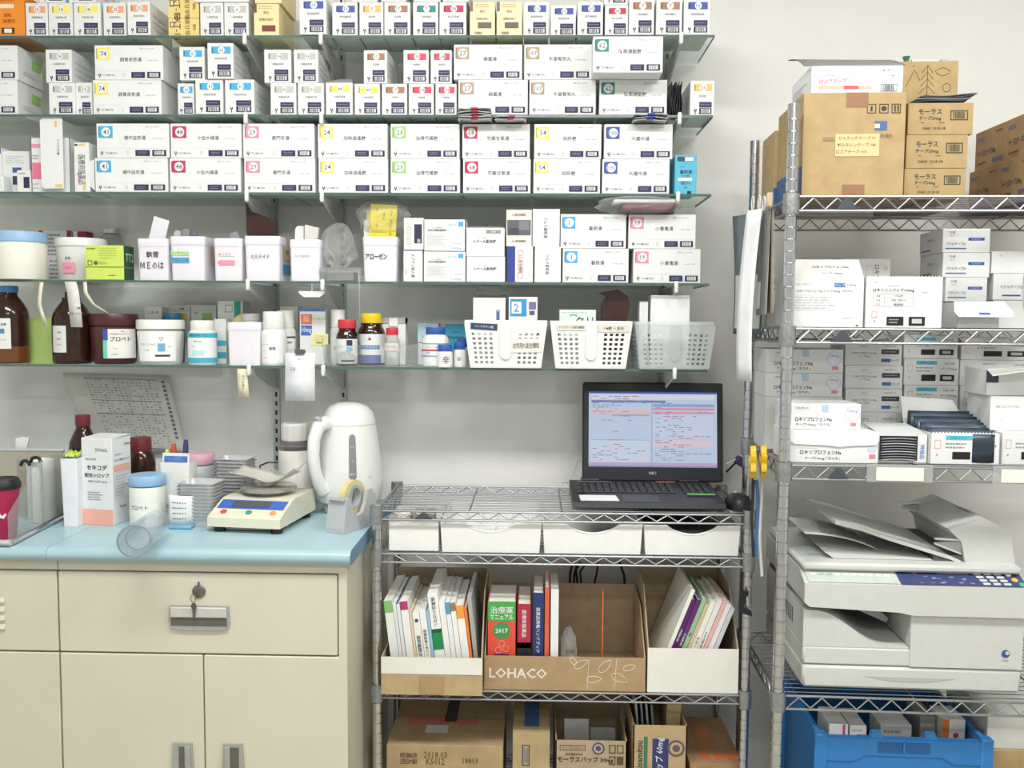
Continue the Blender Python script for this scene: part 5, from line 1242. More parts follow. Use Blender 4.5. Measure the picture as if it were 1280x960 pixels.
MB().lathe([(0, 0.07), (0.03, 0.07), (0.03, 0.078), (0.066, 0.079), (0.07, 0.082), (0.07, 0.088), (0.066, 0.091), (0, 0.091)], mat('pan_steel', (196, 194, 188), 0.25, 0.7), 36, c=(0.0, 0.15, 0)).build('weighing_pan', t)
def sheet(u, v):
    x = (u - 0.5) * 0.17; y = (v - 0.5) * 0.11
    return (x, y, 0.030 * abs(x / 0.085) ** 1.6 + 0.012 * abs(y / 0.055) ** 2 - 0.006 * math.cos(u * 9) * abs(y) / 0.055)
pp = t.matrix_basis @ Vector((0, 0.15, 0.0948 + 0.004))
o = MB().grid(sheet, 16, 10, mat('weighing_paper', (206, 204, 194), 0.35, noise=0.06)).build('weighing_paper', None, pp, (0, 0, sa + R_(4)), solid=0.0006)
tag(o, 'curled glossy weighing paper lying on the scale pan', 'paper')
MB_o = MB().tube([G(258, 662, CZ) + Vector((0, 0, .004)), G(300, 663, CZ) + Vector((0, 0, .004)), G(342, 664, CZ) + Vector((0, 0, .004)), G(361, 658, CZ) + Vector((0, -0.01, .005))], [0.0018, 0.0022, 0.0022, 0.003], ALU, 8).build('steel_spatula')
tag(MB_o, 'thin steel spatula lying in front of the scale', 'spatula')
# small grinder behind the scale
gy = -0.11
t = thing('grinder', 'white tablet grinder with clear collar and faceted lid', 'grinder', (P(369, 560, gy).x, gy, CZ))
gh = P(369, 528, gy).z - CZ
gr = 0.046
MB().lathe([(0, 0), (gr * 1.06, 0), (gr * 1.06, 0.02), (gr, 0.03), (gr * 0.98, gh * 0.66), (gr * 0.9, gh * 0.68), (0, gh * 0.68)], mat('grinder_white', (226, 225, 218), 0.4), 30).build('base', t)
MB().lathe([(gr * 0.92, gh * 0.68), (gr * 0.94, gh * 0.70), (gr * 0.94, gh * 0.73), (gr * 0.86, gh * 0.74), (gr * 0.86, gh * 0.79), (gr * 0.94, gh * 0.80)], clear('smoked', (190, 184, 186), (150, 144, 150), 0.35, 0.1), 30, cap=False).build('collar', t)
MB().lathe([(gr * 0.78, gh * 0.74), (gr * 0.8, gh * 0.76), (gr * 0.82, gh * 0.97), (gr * 0.76, gh), (0, gh)], WPLAS, 14).build('lid', t, smooth=False)
cw_ = [P(349, 575, -0.17), P(335, 578, -0.2), P(325, 582, -0.2), P(325, 590, -0.18), P(332, 598, -0.15)]
cw_ = [Vector((t.location.x - gr * 1.02, gy, CZ + 0.12))] + [Vector((p.x, p.y, p.z)) for p in cw_[1:]] + [Vector((cw_[-1].x + 0.01, -0.1, CZ + 0.05)), Vector((cw_[-1].x + 0.01, -0.06, CZ + 0.006)), Vector((cw_[-1].x + 0.05, -0.05, CZ + 0.005))]
MB().tube([p - t.location for p in cw_], 0.0022, BPLAS, 6).build('power_cord', t)
# kettle
ky_ = -0.155
kx0, kx1 = P(394.5, 590, ky_).x, P(478, 590, ky_).x
kr = (kx1 - kx0) / 2
kh = P(436, 502, ky_).z - CZ
kw = mat('kettle_white', (234, 235, 232), 0.3, noise=0.015)
t = thing('electric_kettle', 'white cordless electric kettle with rounded lid and grey water gauge', 'kettle', ((kx0 + kx1) / 2, ky_, CZ))
KP = [(0.66, 0.0), (0.74, 0.005), (0.76, 0.06), (0.72, 0.075), (0.80, 0.085), (0.93, 0.11), (0.99, 0.18), (1.0, 0.26), (0.985, 0.36), (0.94, 0.50), (0.88, 0.64), (0.83, 0.74), (0.80, 0.80)]
MB().lathe([(0, 0)] + [(a * kr, b_ * kh) for a, b_ in KP[:4]] + [(0, 0.075 * kh)], mat('kettle_base', (222, 222, 212), 0.4), 36).build('power_base', t)
MB().lathe([(0, 0.077 * kh)] + [(a * kr, b_ * kh) for a, b_ in KP[4:]] + [(0, 0.80 * kh)], kw, 40).build('body', t)
MB().lathe([(0.80 * kr, 0.803 * kh), (0.79 * kr, 0.83 * kh), (0.72 * kr, 0.90 * kh), (0.56 * kr, 0.96 * kh), (0.3 * kr, 0.993 * kh), (0, kh)], kw, 40).build('lid', t)
ha = R_(-125)
dv_ = Vector((math.cos(ha), math.sin(ha), 0))
hpts = [dv_ * kr * r_ + Vector((0, 0, kh * z_)) for r_, z_ in ((0.66, 0.80), (0.92, 0.83), (1.18, 0.80), (1.34, 0.70), (1.38, 0.56), (1.32, 0.42), (1.18, 0.30), (0.98, 0.22))]
MB().tube(hpts, [0.016, 0.019, 0.018, 0.0165, 0.016, 0.016, 0.0165, 0.018], kw, 12).build('handle', t)
MB().box(-0.011, 0.011, -0.006, 0.006, -0.014, 0.014, GPLAS, 0.003).build('lid_button', t, dv_ * kr * 1.16 + Vector((0, 0, kh * 0.845)), (R_(25), 0, R_(-35)))
def kprof(z):
    for (a0, b0), (a1, b1) in zip(KP, KP[1:]):
        if b0 <= z <= b1 and b1 > b0: return (a0 + (a1 - a0) * (z - b0) / (b1 - b0)) * kr
    return 0.8 * kr
a_g = R_(-72)
zs = [0.34 + 0.38 * i / 8 for i in range(9)]
b = MB()
b.grid(lambda u, v: (lambda z_: ((kprof(z_) + 0.0012) * math.cos(a_g + (u - 0.5) * 0.22 * (1 if 0.02 < v < 0.98 else 0.5)), (kprof(z_) + 0.0012) * math.sin(a_g + (u - 0.5) * 0.22 * (1 if 0.02 < v < 0.98 else 0.5)), z_ * kh))(0.33 + 0.40 * v), 4, 16, mat('gauge_grey', (136, 138, 142), 0.3))
gg = b.build('water_gauge', t)
tb = MB()
for z_, s_ in ((0.38, 'MIN'), (0.5, 'L'), (0.62, '0.8')):
    tb.text(s_, (a_g + math.pi / 2, 0, z_ * kh), (1, 0, 0), (0, 0, 1), 0.006, ink((206, 206, 210)), wrap=(0, 0, kprof(z_) + 0.0022))
tb.text('T-FAL', (R_(50), 0, 0.34 * kh), (1, 0, 0), (0, 0, 1), 0.005, ink((190, 190, 192)), wrap=(0, 0, kprof(0.34) + 0.001))
tb.build('lettering', gg, smooth=False)
# tape dispenser
tg = G(412, 667, CZ)
ta = R_(-26)
t = thing('tape_dispenser', 'grey tape dispenser with a roll of clear yellowish tape beside the kettle', 'tape dispenser', (tg.x + 0.012, tg.y + 0.004, CZ), (0, 0, ta))
gm = mat('dispenser_grey', (186, 188, 190), 0.5, noise=0.03)
tw = 0.027
PR = [(0, 0), (0, 0.012), (0.006, 0.045), (0.012, 0.082), (0.020, 0.085), (0.030, 0.080), (0.034, 0.052), (0.052, 0.036), (0.075, 0.040), (0.088, 0.062), (0.096, 0.092), (0.112, 0.094), (0.128, 0.075), (0.14, 0.012), (0.14, 0)]
MB().prism(PR, 'x', -tw, -tw + 0.011, gm).build('side_wall', t, smooth=False)
MB().prism(PR, 'x', tw - 0.011, tw, gm).build('side_wall', t, smooth=False)
MB().prism([(0.0004, 0), (0.0004, 0.012), (0.0064, 0.045), (0.0124, 0.078), (0.022, 0.078), (0.034, 0.045), (0.05, 0.02), (0.139, 0.016), (0.139, 0)], 'x', -tw + 0.011, tw - 0.011, gm).build('core', t, smooth=False)
MB().box(-tw + 0.003, tw - 0.003, 0.002, 0.010, 0.080, 0.088, ALU).build('cutter', t, smooth=False)
tapey = clear('tape_roll', (238, 226, 180), (222, 206, 150), 0.6, 0.2)
b = MB()
b.lathe([(0.030, -0.0085), (0.042, -0.0085), (0.042, 0.0085), (0.030, 0.0085), (0.030, -0.0085)], mat('tape_yellow', (222, 206, 156), 0.35), 30, cap=False)
b.build('tape_roll', t, (0, 0.068, 0.078), (0, R_(90), 0))
MB().lathe([(0.022, -0.010), (0.030, -0.010), (0.030, 0.010), (0.022, 0.010), (0.022, -0.010)], GPLAS, 24, cap=False).build('hub', t, (0, 0.068, 0.078), (0, R_(90), 0))
# printed sheet taped to the wall, its foot curling forward
pm = mat('printed_sheet', (226, 226, 220), 0.7, noise=0.02)
pa, pb = P(80, 466, -0.03), P(212, 468, -0.03)
def shp(u, v):
    top_ = Vector((P(80, 466, 0).x, 0, P(80, 466, 0).z)).lerp(Vector((P(212, 470, 0).x, 0, P(212, 470, 0).z)), u)
    bot_ = Vector((P(118, 560, 0).x, 0, P(118, 560, 0).z)).lerp(Vector((P(226, 566, 0).x, 0, P(226, 566, 0).z)), u)
    p = top_.lerp(bot_, v)
    p.x += 0.022 * math.sin(v * 1.5)
    p.y = -0.006 - 0.03 * math.sin(v * 2.6) * (0.3 + 0.7 * (1 - u)) - 0.004
    return p
o = MB().grid(shp, 12, 10, pm).build('printed_sheet', solid=0.0004)
tag(o, 'printed table sheet taped to the wall above the syrup carton', 'paper')
b = MB(); rn = random.Random(4)
def prt(u0, u1, v0, v1, c):
    ps = [shp(u, v) + Vector((0, -0.0009, 0)) for u, v in ((u0, v1), (u1, v1), (u1, v0), (u0, v0))]
    b.quad(*ps, ink(c))
for j in range(26):
    v = 0.06 + j * 0.034
    for i in range(16):
        if rn.random() < 0.72:
            u = 0.2 + i * 0.042
            prt(u, u + 0.034 * rn.uniform(0.4, 1), v, v + 0.016, rn.choice(((180, 180, 180), (166, 166, 168), (196, 196, 194))))
for u in (0.19, 0.52, 0.88): prt(u, u + 0.004, 0.05, 0.95, (90, 90, 90))
for v in (0.05, 0.33, 0.5, 0.95): prt(0.19, 0.884, v, v + 0.006, (90, 90, 90))
for j in range(14): prt(0.92, 0.95, 0.06 + j * 0.055, 0.06 + j * 0.055 + 0.035, (120, 120, 120))
po = b.build('table_print', o, smooth=False)
CZ -= 0.0006

# ------------------------------------------------------------------ wire racks
def wire_rack(label, X0, Yf, rot, W, D, zs, ztop, gap, pr, pitch, drop=0):
    t = thing('wire_rack', label, 'rack', (X0, Yf, 0), (0, 0, rot), 'chrome wire racks')
    pb = MB(); prof = [(0, 0.012), (pr, 0.012)]
    z = 0.03
    while z < ztop - 0.02:
        prof += [(pr, z), (pr * 0.88, z + 0.001), (pr * 0.88, z + 0.0025), (pr, z + 0.0035)]; z += 0.0254
    prof += [(pr, ztop), (0, ztop)]
    pb.lathe(prof, POSTM, 16); pme = mesh_of('post', pb)
    fb_ = MB().lathe([(0, 0), (0.019, 0), (0.019, 0.008), (0.008, 0.012), (0, 0.012)], BPLAS, 14); fme = mesh_of('foot', fb_)
    cm = MB().lathe([(pr + 0.001, -0.022), (pr + 0.0045, -0.022), (pr + 0.0055, 0.0), (pr + 0.0045, 0.022), (pr + 0.001, 0.022)], mat('cast_collar', (168, 170, 172), 0.42, 0.9, noise=0.15, scale=120, bump=0.4), 16, cap=False); cme = mesh_of('collar', cm)
    for x in (0, W):
        for y in (0, D):
            p = link_copy(pme, 'post', t, (x, y, 0)); link_copy(fme, 'foot', p)
    def zig(L, n, axis):
        pts = []
        for i in range(n * 2 + 1):
            a = 0.02 + (L - 0.04) * i / (n * 2)
            zz = -0.003 if i % 2 else -gap + 0.003
            pts.append((a, 0, zz) if axis == 'x' else (0, a, zz))
        b = MB()
        for p, q in zip(pts, pts[1:]): b.tube([p, q], 0.0018, STEEL, 6)
        return mesh_of('truss_wire', b)
    zx, zy = zig(W, int(W / 0.052), 'x'), zig(D, int(D / 0.052), 'y')
    wme = mesh_of('wire', MB().tube([(0.008, 0, 0), (W - 0.008, 0, 0)], 0.0011, WIREM, 6))
    cme2 = mesh_of('cross_wire', MB().tube([(0, 0.006, -0.0032), (0, D - 0.006, -0.0032)], 0.0022, WIREM, 6))
    for k, z in enumerate(zs):
        b = MB()
        for dz in (0, -gap):
            r = 0.0028
            e = pr + 0.003
            for y in (0, D): b.tube([(e, y - (pr if y == 0 else -pr) * 0.6, z + dz), (W - e, y - (pr if y == 0 else -pr) * 0.6, z + dz)], r, STEEL, 8)
            for x in (0, W): b.tube([(x, e, z + dz), (x, D - e, z + dz)], r, STEEL, 8)
        s = b.build('shelf_frame', t)
        for y in (0, D): link_copy(zx, 'truss_wire', s, (0, y - (pr if y == 0 else -pr) * 0.6, z))
        for x in (0, W): link_copy(zy, 'truss_wire', s, (x, 0, z))
        n = int((D - 0.02) / pitch)
        for i in range(n): link_copy(wme, 'wire', s, (0, 0.012 + i * (D - 0.024) / max(1, n - 1), z + 0.001))
        for i in range(1, 4): link_copy(cme2, 'cross_wire', s, (W * i / 4, 0, z))
        for x in (0, W):
            for y in (0, D): link_copy(cme, 'collar', s, (x, y, z - gap / 2))
        # the dark maker's tab clipped into the truss
        if k < drop:
            xt = 0.115
            MB().prism([(xt - 0.022, z - gap + 0.003), (xt + 0.022, z - gap + 0.003), (xt + 0.006, z - 0.004), (xt - 0.006, z - 0.004)], 'y', -pr * 0.6 - 0.004, -pr * 0.6 - 0.001, mat('tab_dark', (70, 76, 84), 0.4)).build('name_tab', s, smooth=False)
    return t

MF = -0.40
MX0, MX1 = P(471, 700, MF).x, P(935, 700, MF).x
MZ = [P(700, 640.5, MF).z, P(700, 694, MF).z, P(700, 864, MF).z, 0.12]
wire_rack('low chrome wire rack carrying the notebook computer and document trays', MX0, MF, 0, MX1 - MX0, 0.33, MZ, MZ[0] + 0.012, 0.021, 0.0115, 0.019, 1)
RF = -0.58
RX = P(985, 400, RF).x
RROT = R_(-2)
RZ = [P(1000, 246.5, RF).z, P(1000, 411, RF).z, P(1000, 581, RF).z, P(1000, 868, RF).z, 0.12]
wire_rack('tall chrome wire rack holding tape cartons and the copier', RX, RF, RROT, 1.2, 0.41, RZ, P(980, 130, RF).z, 0.030, 0.0127, 0.022, 3)
# clip-on ticket holders of the third tier
for (x0, x1, lab) in ((1082, 1163, 'clear ticket holder with blank card under the open foil-packet carton'), (1236, 1310, 'clear ticket holder with blank card at the picture edge')):
    a, b_ = P(x0, 590, RF - 0.012).x, P(x1, 590, RF - 0.012).x
    y = RF - 0.014 - (a - RX) * math.tan(-RROT)
    zt = RZ[2] + 0.006
    o = MB().box(-(b_ - a) / 2, (b_ - a) / 2, -0.003, -0.001, -0.038, 0, clear('ticket_clear', (240, 242, 242), (228, 230, 230), 0.3, 0.1)).build('ticket_holder', None, ((a + b_) / 2, y, zt), (0, 0, RROT), smooth=False)
    MB().box(-(b_ - a) * 0.36, (b_ - a) * 0.36, -0.0042, -0.0032, -0.035, -0.006, paper((234, 234, 224))).build('card', o, smooth=False)
    tag(o, lab, 'ticket holder')

# ------------------------------------------------------------------ notebook computer, mouse, cables
LZ = MZ[0] + 0.0035
t = thing('notebook_computer', 'open black notebook computer showing a records screen', 'computer', (0, 0, LZ))
lx0, lx1 = P(716, 630, -0.385).x, P(908, 630, -0.385).x
LW = lx1 - lx0
t.location = ((lx0 + lx1) / 2, -0.385, LZ)
lb = mat('laptop_black', (34, 35, 40), 0.38, noise=0.05)
LD = 0.25
MB().prism([(0.0, 0.006), (0.004, 0.018), (LD - 0.01, 0.030), (LD, 0.030), (LD, 0.004), (0.01, 0.001)], 'x', -LW / 2, LW / 2, lb).build('base', t, smooth=False)
def dk(x, y, e=0.001): return (x, y, 0.018 + (y - 0.004) * (0.012 / (LD - 0.014)) + e)
kbm = mat('key_black', (20, 20, 23), 0.45)
kb = MB()
for r_ in range(6):
    n = 19; y0 = 0.108 + r_ * 0.0188
    for i in range(n):
        x0 = -LW / 2 + 0.012 + i * (LW - 0.024) / n; x1 = x0 + (LW - 0.024) / n - 0.0028
        if i == 14: continue
        a = [dk(x0, y0), dk(x1, y0), dk(x1, y0 + 0.0152), dk(x0, y0 + 0.0152)]
        u = [(p[0] + (0.0014 if k in (0, 3) else -0.0014), p[1] + (0.0012 if k < 2 else -0.0012), p[2] + 0.0026) for k, p in enumerate(a)]
        kb.add(a + u, [(4, 5, 6, 7), (0, 1, 5, 4), (1, 2, 6, 5), (2, 3, 7, 6), (3, 0, 4, 7)], kbm)
        if (i + r_) % 3:
            kb.box((x0 + x1) / 2 - 0.003, (x0 + x1) / 2 + 0.001, y0 + 0.006, y0 + 0.010, u[0][2] + 0.0002, u[0][2] + 0.0004, ink((150, 152, 156)))
ko = kb.build('key', t, smooth=False); ko['kind'] = 'stuff'
MB().quad(dk(-0.06, 0.012, 0.0006), dk(0.03, 0.012, 0.0006), dk(0.03, 0.085, 0.0006), dk(-0.06, 0.085, 0.0006), mat('touchpad', (44, 45, 50), 0.3)).build('touchpad', t, smooth=False)
MB().quad(dk(-LW / 2 + 0.02, 0.02, 0.0008), dk(-LW / 2 + 0.115, 0.02, 0.0008), dk(-LW / 2 + 0.11, 0.075, 0.0008), dk(-LW / 2 + 0.018, 0.075, 0.0008), paper(WHITE)).build('paper_note', t, smooth=False, solid=0.001)
MB().quad(dk(0.105, 0.078, 0.0042), dk(0.175, 0.078, 0.0042), dk(0.175, 0.092, 0.0042), dk(0.105, 0.092, 0.0042), ink((110, 190, 96))).build('green_sticker', t, smooth=False)
MB().quad(dk(0.045, 0.226, 0.0012), dk(0.095, 0.226, 0.0012), dk(0.095, 0.236, 0.0012), dk(0.045, 0.236, 0.0012), ink((226, 120, 140))).build('pink_sticker', t, smooth=False)
MB().quad(dk(-LW / 2 + 0.02, 0.224, 0.0012), dk(-LW / 2 + 0.11, 0.224, 0.0012), dk(-LW / 2 + 0.11, 0.230, 0.0012), dk(-LW / 2 + 0.02, 0.230, 0.0012), ink((170, 172, 176))).build('silver_strip', t, smooth=False)
sw_ = P(904, 540, -0.12).x - P(728, 540, -0.12).x
sh_ = P(815, 477, -0.09).z - LZ - 0.03
la = R_(-8)
S = bpy.data.objects.new('screen_lid', None)
lid_o = MB().box(-sw_ / 2, sw_ / 2, 0, 0.014, 0, sh_ / math.cos(la), lb, 0.004).build('screen_lid', t, (P(816, 540, -0.12).x - t.location.x, LD - 0.002, 0.028), (la, 0, 0), smooth=False)
SH_ = sh_ / math.cos(la)
def lit(key, c, e=0.58):
    if key in _M: return _M[key]
    m = mat(key, c, 0.3, noise=0.0, emit=e, spec=0.2)
    nt_ = m.node_tree; b_ = nt_.nodes['Principled BSDF']
    for l in list(b_.inputs['Base Color'].links): nt_.links.remove(l)
    b_.inputs['Base Color'].default_value = (0.01, 0.01, 0.012, 1)
    return m
scr = lit('screen_glow', (202, 218, 242))
sx0, sx1, sz0, sz1 = -sw_ * 0.456, sw_ * 0.456, SH_ * 0.145, SH_ * 0.905
MB().quad((sx0, -0.0006, sz0), (sx1, -0.0006, sz0), (sx1, -0.0006, sz1), (sx0, -0.0006, sz1), scr).build('screen', lid_o, smooth=False)
sp = MB()
def sq(u0, v0, u1, v1, c, e=1):
    m = lit('scr_%d_%d_%d' % c, c)
    y = -0.0008 - e * 0.0002
    sp.quad((sx0 + (sx1 - sx0) * u0, y, sz0 + (sz1 - sz0) * v0), (sx0 + (sx1 - sx0) * u1, y, sz0 + (sz1 - sz0) * v0), (sx0 + (sx1 - sx0) * u1, y, sz0 + (sz1 - sz0) * v1), (sx0 + (sx1 - sx0) * u0, y, sz0 + (sz1 - sz0) * v1), m)
sq(0, 0.975, 1, 1, (70, 96, 170)); sq(0.02, 0.90, 0.98, 0.96, (226, 232, 244)); sq(0.02, 0.855, 0.6, 0.885, (120, 140, 196))
sq(0.02, 0.70, 0.475, 0.76, (240, 206, 200)); sq(0.18, 0.675, 0.475, 0.70, (170, 186, 220)); sq(0.02, 0.355, 0.475, 0.36, (150, 170, 200)); sq(0.02, 0.05, 0.475, 0.35, (214, 226, 244))
sq(0.49, 0.02, 0.495, 0.86, (150, 168, 206)); sq(0.5, 0.80, 0.98, 0.84, (160, 176, 216)); sq(0.5, 0.76, 0.98, 0.785, (236, 150, 160)); sq(0.5, 0.71, 0.98, 0.735, (236, 160, 170)); sq(0.5, 0.40, 0.965, 0.69, (210, 222, 244)); sq(0.5, 0.27, 0.965, 0.36, (234, 214, 222))
sq(0, 0.02, 1, 0.06, (206, 176, 206)); sq(0, 0, 1, 0.02, (150, 160, 206))
rn = random.Random(12)
for j in range(30):
    v = 0.09 + j * 0.029
    for side in (0, 1):
        if side == 0 and 0.37 < v < 0.6 and rn.random() < 0.85: continue
        u = 0.03 + side * 0.49; e_ = u + rn.uniform(0.1, 0.42)
        while u < e_:
            w_ = rn.uniform(0.015, 0.06)
            if rn.random() < 0.45: sq(u, v, u + w_, v + 0.011, rn.choice(((140, 152, 190), (166, 176, 206), (206, 140, 156), (150, 160, 196))), 2)
            u += w_ + 0.012
sp.build('screen_print', lid_o, smooth=False)
MB().text('NEC', (0, -0.0006, SH_ * 0.085), (1, 0, 0), (0, 0, 1), 0.0075, ink((206, 208, 210))).build('lettering', lid_o, smooth=False)
for dx in (-0.13, 0.135):
    MB().tube([(dx - 0.025, LD - 0.002, 0.031), (dx + 0.025, LD - 0.002, 0.031)], 0.006, lb, 10).build('hinge', t)
# mouse: a smooth shell
mp = G(892, 633, LZ)
mw, ml, mh = 0.062, 0.10, 0.036
t2 = thing('computer_mouse', 'black computer mouse on the clear sheet beside the notebook computer', 'mouse', (P(924, 620, -0.355).x, -0.345, LZ + 0.003), (0, 0, R_(6)))
def msh(u, v):
    a = 2 * math.pi * u; ph = v * math.pi / 2
    c_ = math.cos(ph) ** 0.7
    return (mw / 2 * c_ * math.copysign(abs(math.cos(a)) ** 0.8, math.cos(a)), ml / 2 * c_ * math.copysign(abs(math.sin(a)) ** 0.8, math.sin(a)), mh * math.sin(ph) * (1 - 0.15 * math.sin(a) * c_))
MB().grid(msh, 24, 10, BPLAS, closed_u=True).build('shell', t2)
MB().lathe([(0, -0.003), (0.007, -0.003), (0.007, 0.003), (0, 0.003)], GPLAS, 14).build('wheel', t2, (0, 0.028, 0.029), (0, R_(90), 0))
cs = MB().box(-0.034, 0.03, -0.05, 0.06, 0, 0.002, CLEAR).build('plastic_sheet', None, (P(925, 628, -0.35).x + 0.002, -0.345, LZ), smooth=False)
tag(cs, 'clear plastic sheet under the computer mouse', 'plastic sheet')
cc = [P(908, 590, -0.12), P(920, 578, -0.1), P(935, 580, -0.09), P(941, 600, -0.09), P(937, 630, -0.1)]
tag(MB().tube(cc, 0.003, BPLAS, 8).build('black_cable'), 'black cable looping down behind the notebook computer', 'cable')
cc = [P(908, 580, -0.11), P(925, 572, -0.1), P(936, 560, -0.1), P(940, 545, -0.1), P(946, 540, -0.12)]
tag(MB().tube(cc, 0.0022, mat('pale_cable', (206, 208, 208), 0.5), 8).build('pale_cable'), 'pale cable rising beside the screen to the tall rack', 'cable')
cc = [P(722, 575, -0.05), P(716, 592, -0.05), P(711, 603, -0.06), P(700, 604, -0.10), P(704, 607, -0.11), P(722, 606, -0.11)]
tag(MB().tube(cc, 0.0018, mat('pale_cable'), 8).build('pale_cable'), 'thin pale cable curling out behind the notebook computer', 'cable')
vg = P(926, 577, -0.1)
tag(MB().box(-0.016, 0.016, -0.012, 0.012, -0.012, 0.012, mat('vga_blue', (62, 56, 100), 0.5), 0.004).build('cable_plug', None, vg, (0, R_(30), 0)), 'dark blue cable plug beside the screen', 'plug')

# ------------------------------------------------------------------ second tier: letter trays and a white box
TZ = MZ[1] + 0.0032
trm = mat('tray_white', (236, 237, 234), 0.4, noise=0.02)
def clipx(x, w_):
    a, b_ = max(x - w_ / 2, MX0 + 0.0175), min(x + w_ / 2, MX1 - 0.0175)
    return (a + b_) / 2, b_ - a
def letter_tray(label, xa, xb, yt, inside=None):
    x, w_, zz, h = dims((xa, yt, xb, 692), MF + 0.004, TZ)
    x, w_ = clipx(x, w_ + 0.004); w_ -= 0.004
    D_ = 0.27
    t = thing('letter_tray', label, 'tray', (x, MF + 0.004, TZ), group='white document trays')
    top_ = [(-w_ / 2, h)] + [(-w_ * 0.27 + i * w_ * 0.54 / 12, h - 0.021 * math.sin(math.pi * i / 12) ** 0.8) for i in range(13)] + [(w_ / 2, h)]
    MB().prism([(-w_ / 2 * 0.96, 0)] + top_ + [(w_ / 2 * 0.96, 0)], 'y', 0, 0.003, trm).build('front_panel', t, smooth=False)
    lip = MB(); lip.tube([(a, 0.0015, b_) for a, b_ in top_], 0.0028, trm, 8); lip.build('front_lip', t)
    for s in (-1, 1):
        MB().add([(s * w_ / 2 * 0.96, 0.003, 0), (s * w_ / 2 * 0.96, D_, 0), (s * w_ / 2, D_, h), (s * w_ / 2, 0.003, h)], [(0, 1, 2, 3)], trm).build('side_panel', t, smooth=False, solid=0.0024)
    MB().box(-w_ / 2 * 0.97, w_ / 2 * 0.97, D_ - 0.003, D_, 0, h, trm).build('back_panel', t, smooth=False)
    MB().box(-w_ / 2 * 0.955, w_ / 2 * 0.955, 0.003, D_ - 0.003, 0, 0.003, trm).build('bottom', t, smooth=False)
    return t, w_, h
a, w1, h1 = letter_tray('white scoop-front tray with inner white rack, beside the white box', 550.5, 676.5, 656)
b2, w2, h2 = letter_tray('white scoop-front tray in the middle of the second tier', 678.5, 803, 656)
c2_, w3, h3 = letter_tray('white scoop-front tray full of dark sheets under the mouse', 805, 933, 656)
o = MB().box(-0.1, 0.1, 0, 0.2, 0, 0.045, mat('dark_sheets', (58, 58, 62), 0.6, noise=0.1), 0.002).build('document_stack', None, (c2_.location.x, MF + 0.03, TZ + 0.0045), smooth=False)
tag(o, 'stack of dark grey sheets in the tray under the mouse', 'paper')
b = MB(); t = thing('wire_divider', 'white wire divider lying inside the scoop-front tray', 'divider', (a.location.x + 0.01, MF + 0.06, TZ + 0.005))
for i in range(5): MB().tube([(-0.08 + i * 0.04, 0, 0), (-0.08 + i * 0.04, 0, 0.05), (-0.08 + i * 0.04, 0.16, 0.05), (-0.08 + i * 0.04, 0.16, 0)], 0.0016, WPLAS, 6).build('wire', t)
MB().tube([(-0.09, 0, 0.05), (0.09, 0, 0.05)], 0.0016, WPLAS, 6).build('wire', t)
wb = carton('white open-topped box at the end of the second tier', (485.5, 651, 549, 692), MF + 0.008, TZ, d=0.15, opened=True, col=(238, 239, 236), name='white_box', prints=[FR(0.0, 0.0, 1, 1, 0.004, (226, 226, 222))])
for i, (dx, c) in enumerate(((-0.03, (232, 230, 222)), (0.0, (176, 168, 140)), (0.03, (150, 150, 150)))):
    o = MB().box(-0.012, 0.012, -0.03, 0.03, 0, wb['_h'] * 0.97, mat('tin_%d' % i, c, 0.5), 0.002).build('small_packet', None, (wb.location.x + dx, wb.location.y + 0.02, TZ + 0.0022), smooth=False)
    tag(o, ['cream', 'olive', 'grey'][i] + ' packet standing in the open white box', 'packet')

# ------------------------------------------------------------------ third tier: file boxes and books
BZ = MZ[2] + 0.0032
kr_ = kraft()
def file_box(name, label, xa, xb, yf, Yf, D_, hb, front_m, band=None, slope=True):
    x, w_, zz, h = dims((xa, yf, xb, 870), Yf, BZ)
    x, w_ = clipx(x, w_)
    t = thing(name, label, 'file box', (x, Yf, BZ), group='cut-down file boxes')
    e = 0.003
    MB().box(-w_ / 2, w_ / 2, 0, e, 0, h, front_m).build('front_panel', t, smooth=False)
    MB().box(-w_ / 2, w_ / 2, D_ - e, D_, 0, hb, kr_).build('back_panel', t, smooth=False)
    for s in (-1, 1):
        xx = s * (w_ / 2 - e / 2)
        hs = h if (s < 0 and not slope) else hb
        poly = [(e, 0.003), (D_ - e, 0.003), (D_ - e, hs), (D_ * 0.45, max(h, hs * 0.96)), (e, h)]
        MB().prism(poly, 'x', xx - e / 2, xx + e / 2, kr_).build('side_panel', t, smooth=False)
    MB().box(-w_ / 2 + e, w_ / 2 - e, e, D_ - e, 0, e, kr_).build('bottom', t, smooth=False)
    return t, w_, h
f1_, fw1, fh1 = file_box('file_box', 'cardboard file box with white front band, packed with booklets', 471, 603, 823, MF - 0.045, 0.29, 0.235, kraft((200, 168, 116)), slope=False)
MB().box(-fw1 / 2, fw1 / 2, -0.0012, -0.0002, fh1 * 0.56, fh1, paper((232, 232, 224))).build('white_band', f1_, smooth=False)
MB().box(0.0 - 0.028, 0.03, -0.002, -0.0013, 0.002, fh1 * 0.5, kraft((186, 152, 100))).build('tape_patch', f1_, smooth=False)
f2_, fw2, fh2 = file_box('file_box', 'cardboard box with pale capital lettering and leaf outlines on its front', 605, 807, 828, MF - 0.004, 0.27, 0.19, kraft((188, 152, 102)))
PW = (226, 220, 206)
b = MB()
b.text('§LOHACO', (-fw2 / 2 + 0.012, -0.0006, fh2 * 0.5), (1, 0, 0), (0, 0, 1), 0.026, ink(PW), 'l', maxw=fw2 * 0.55)
b.build('lettering', f2_, smooth=False)
b = MB()
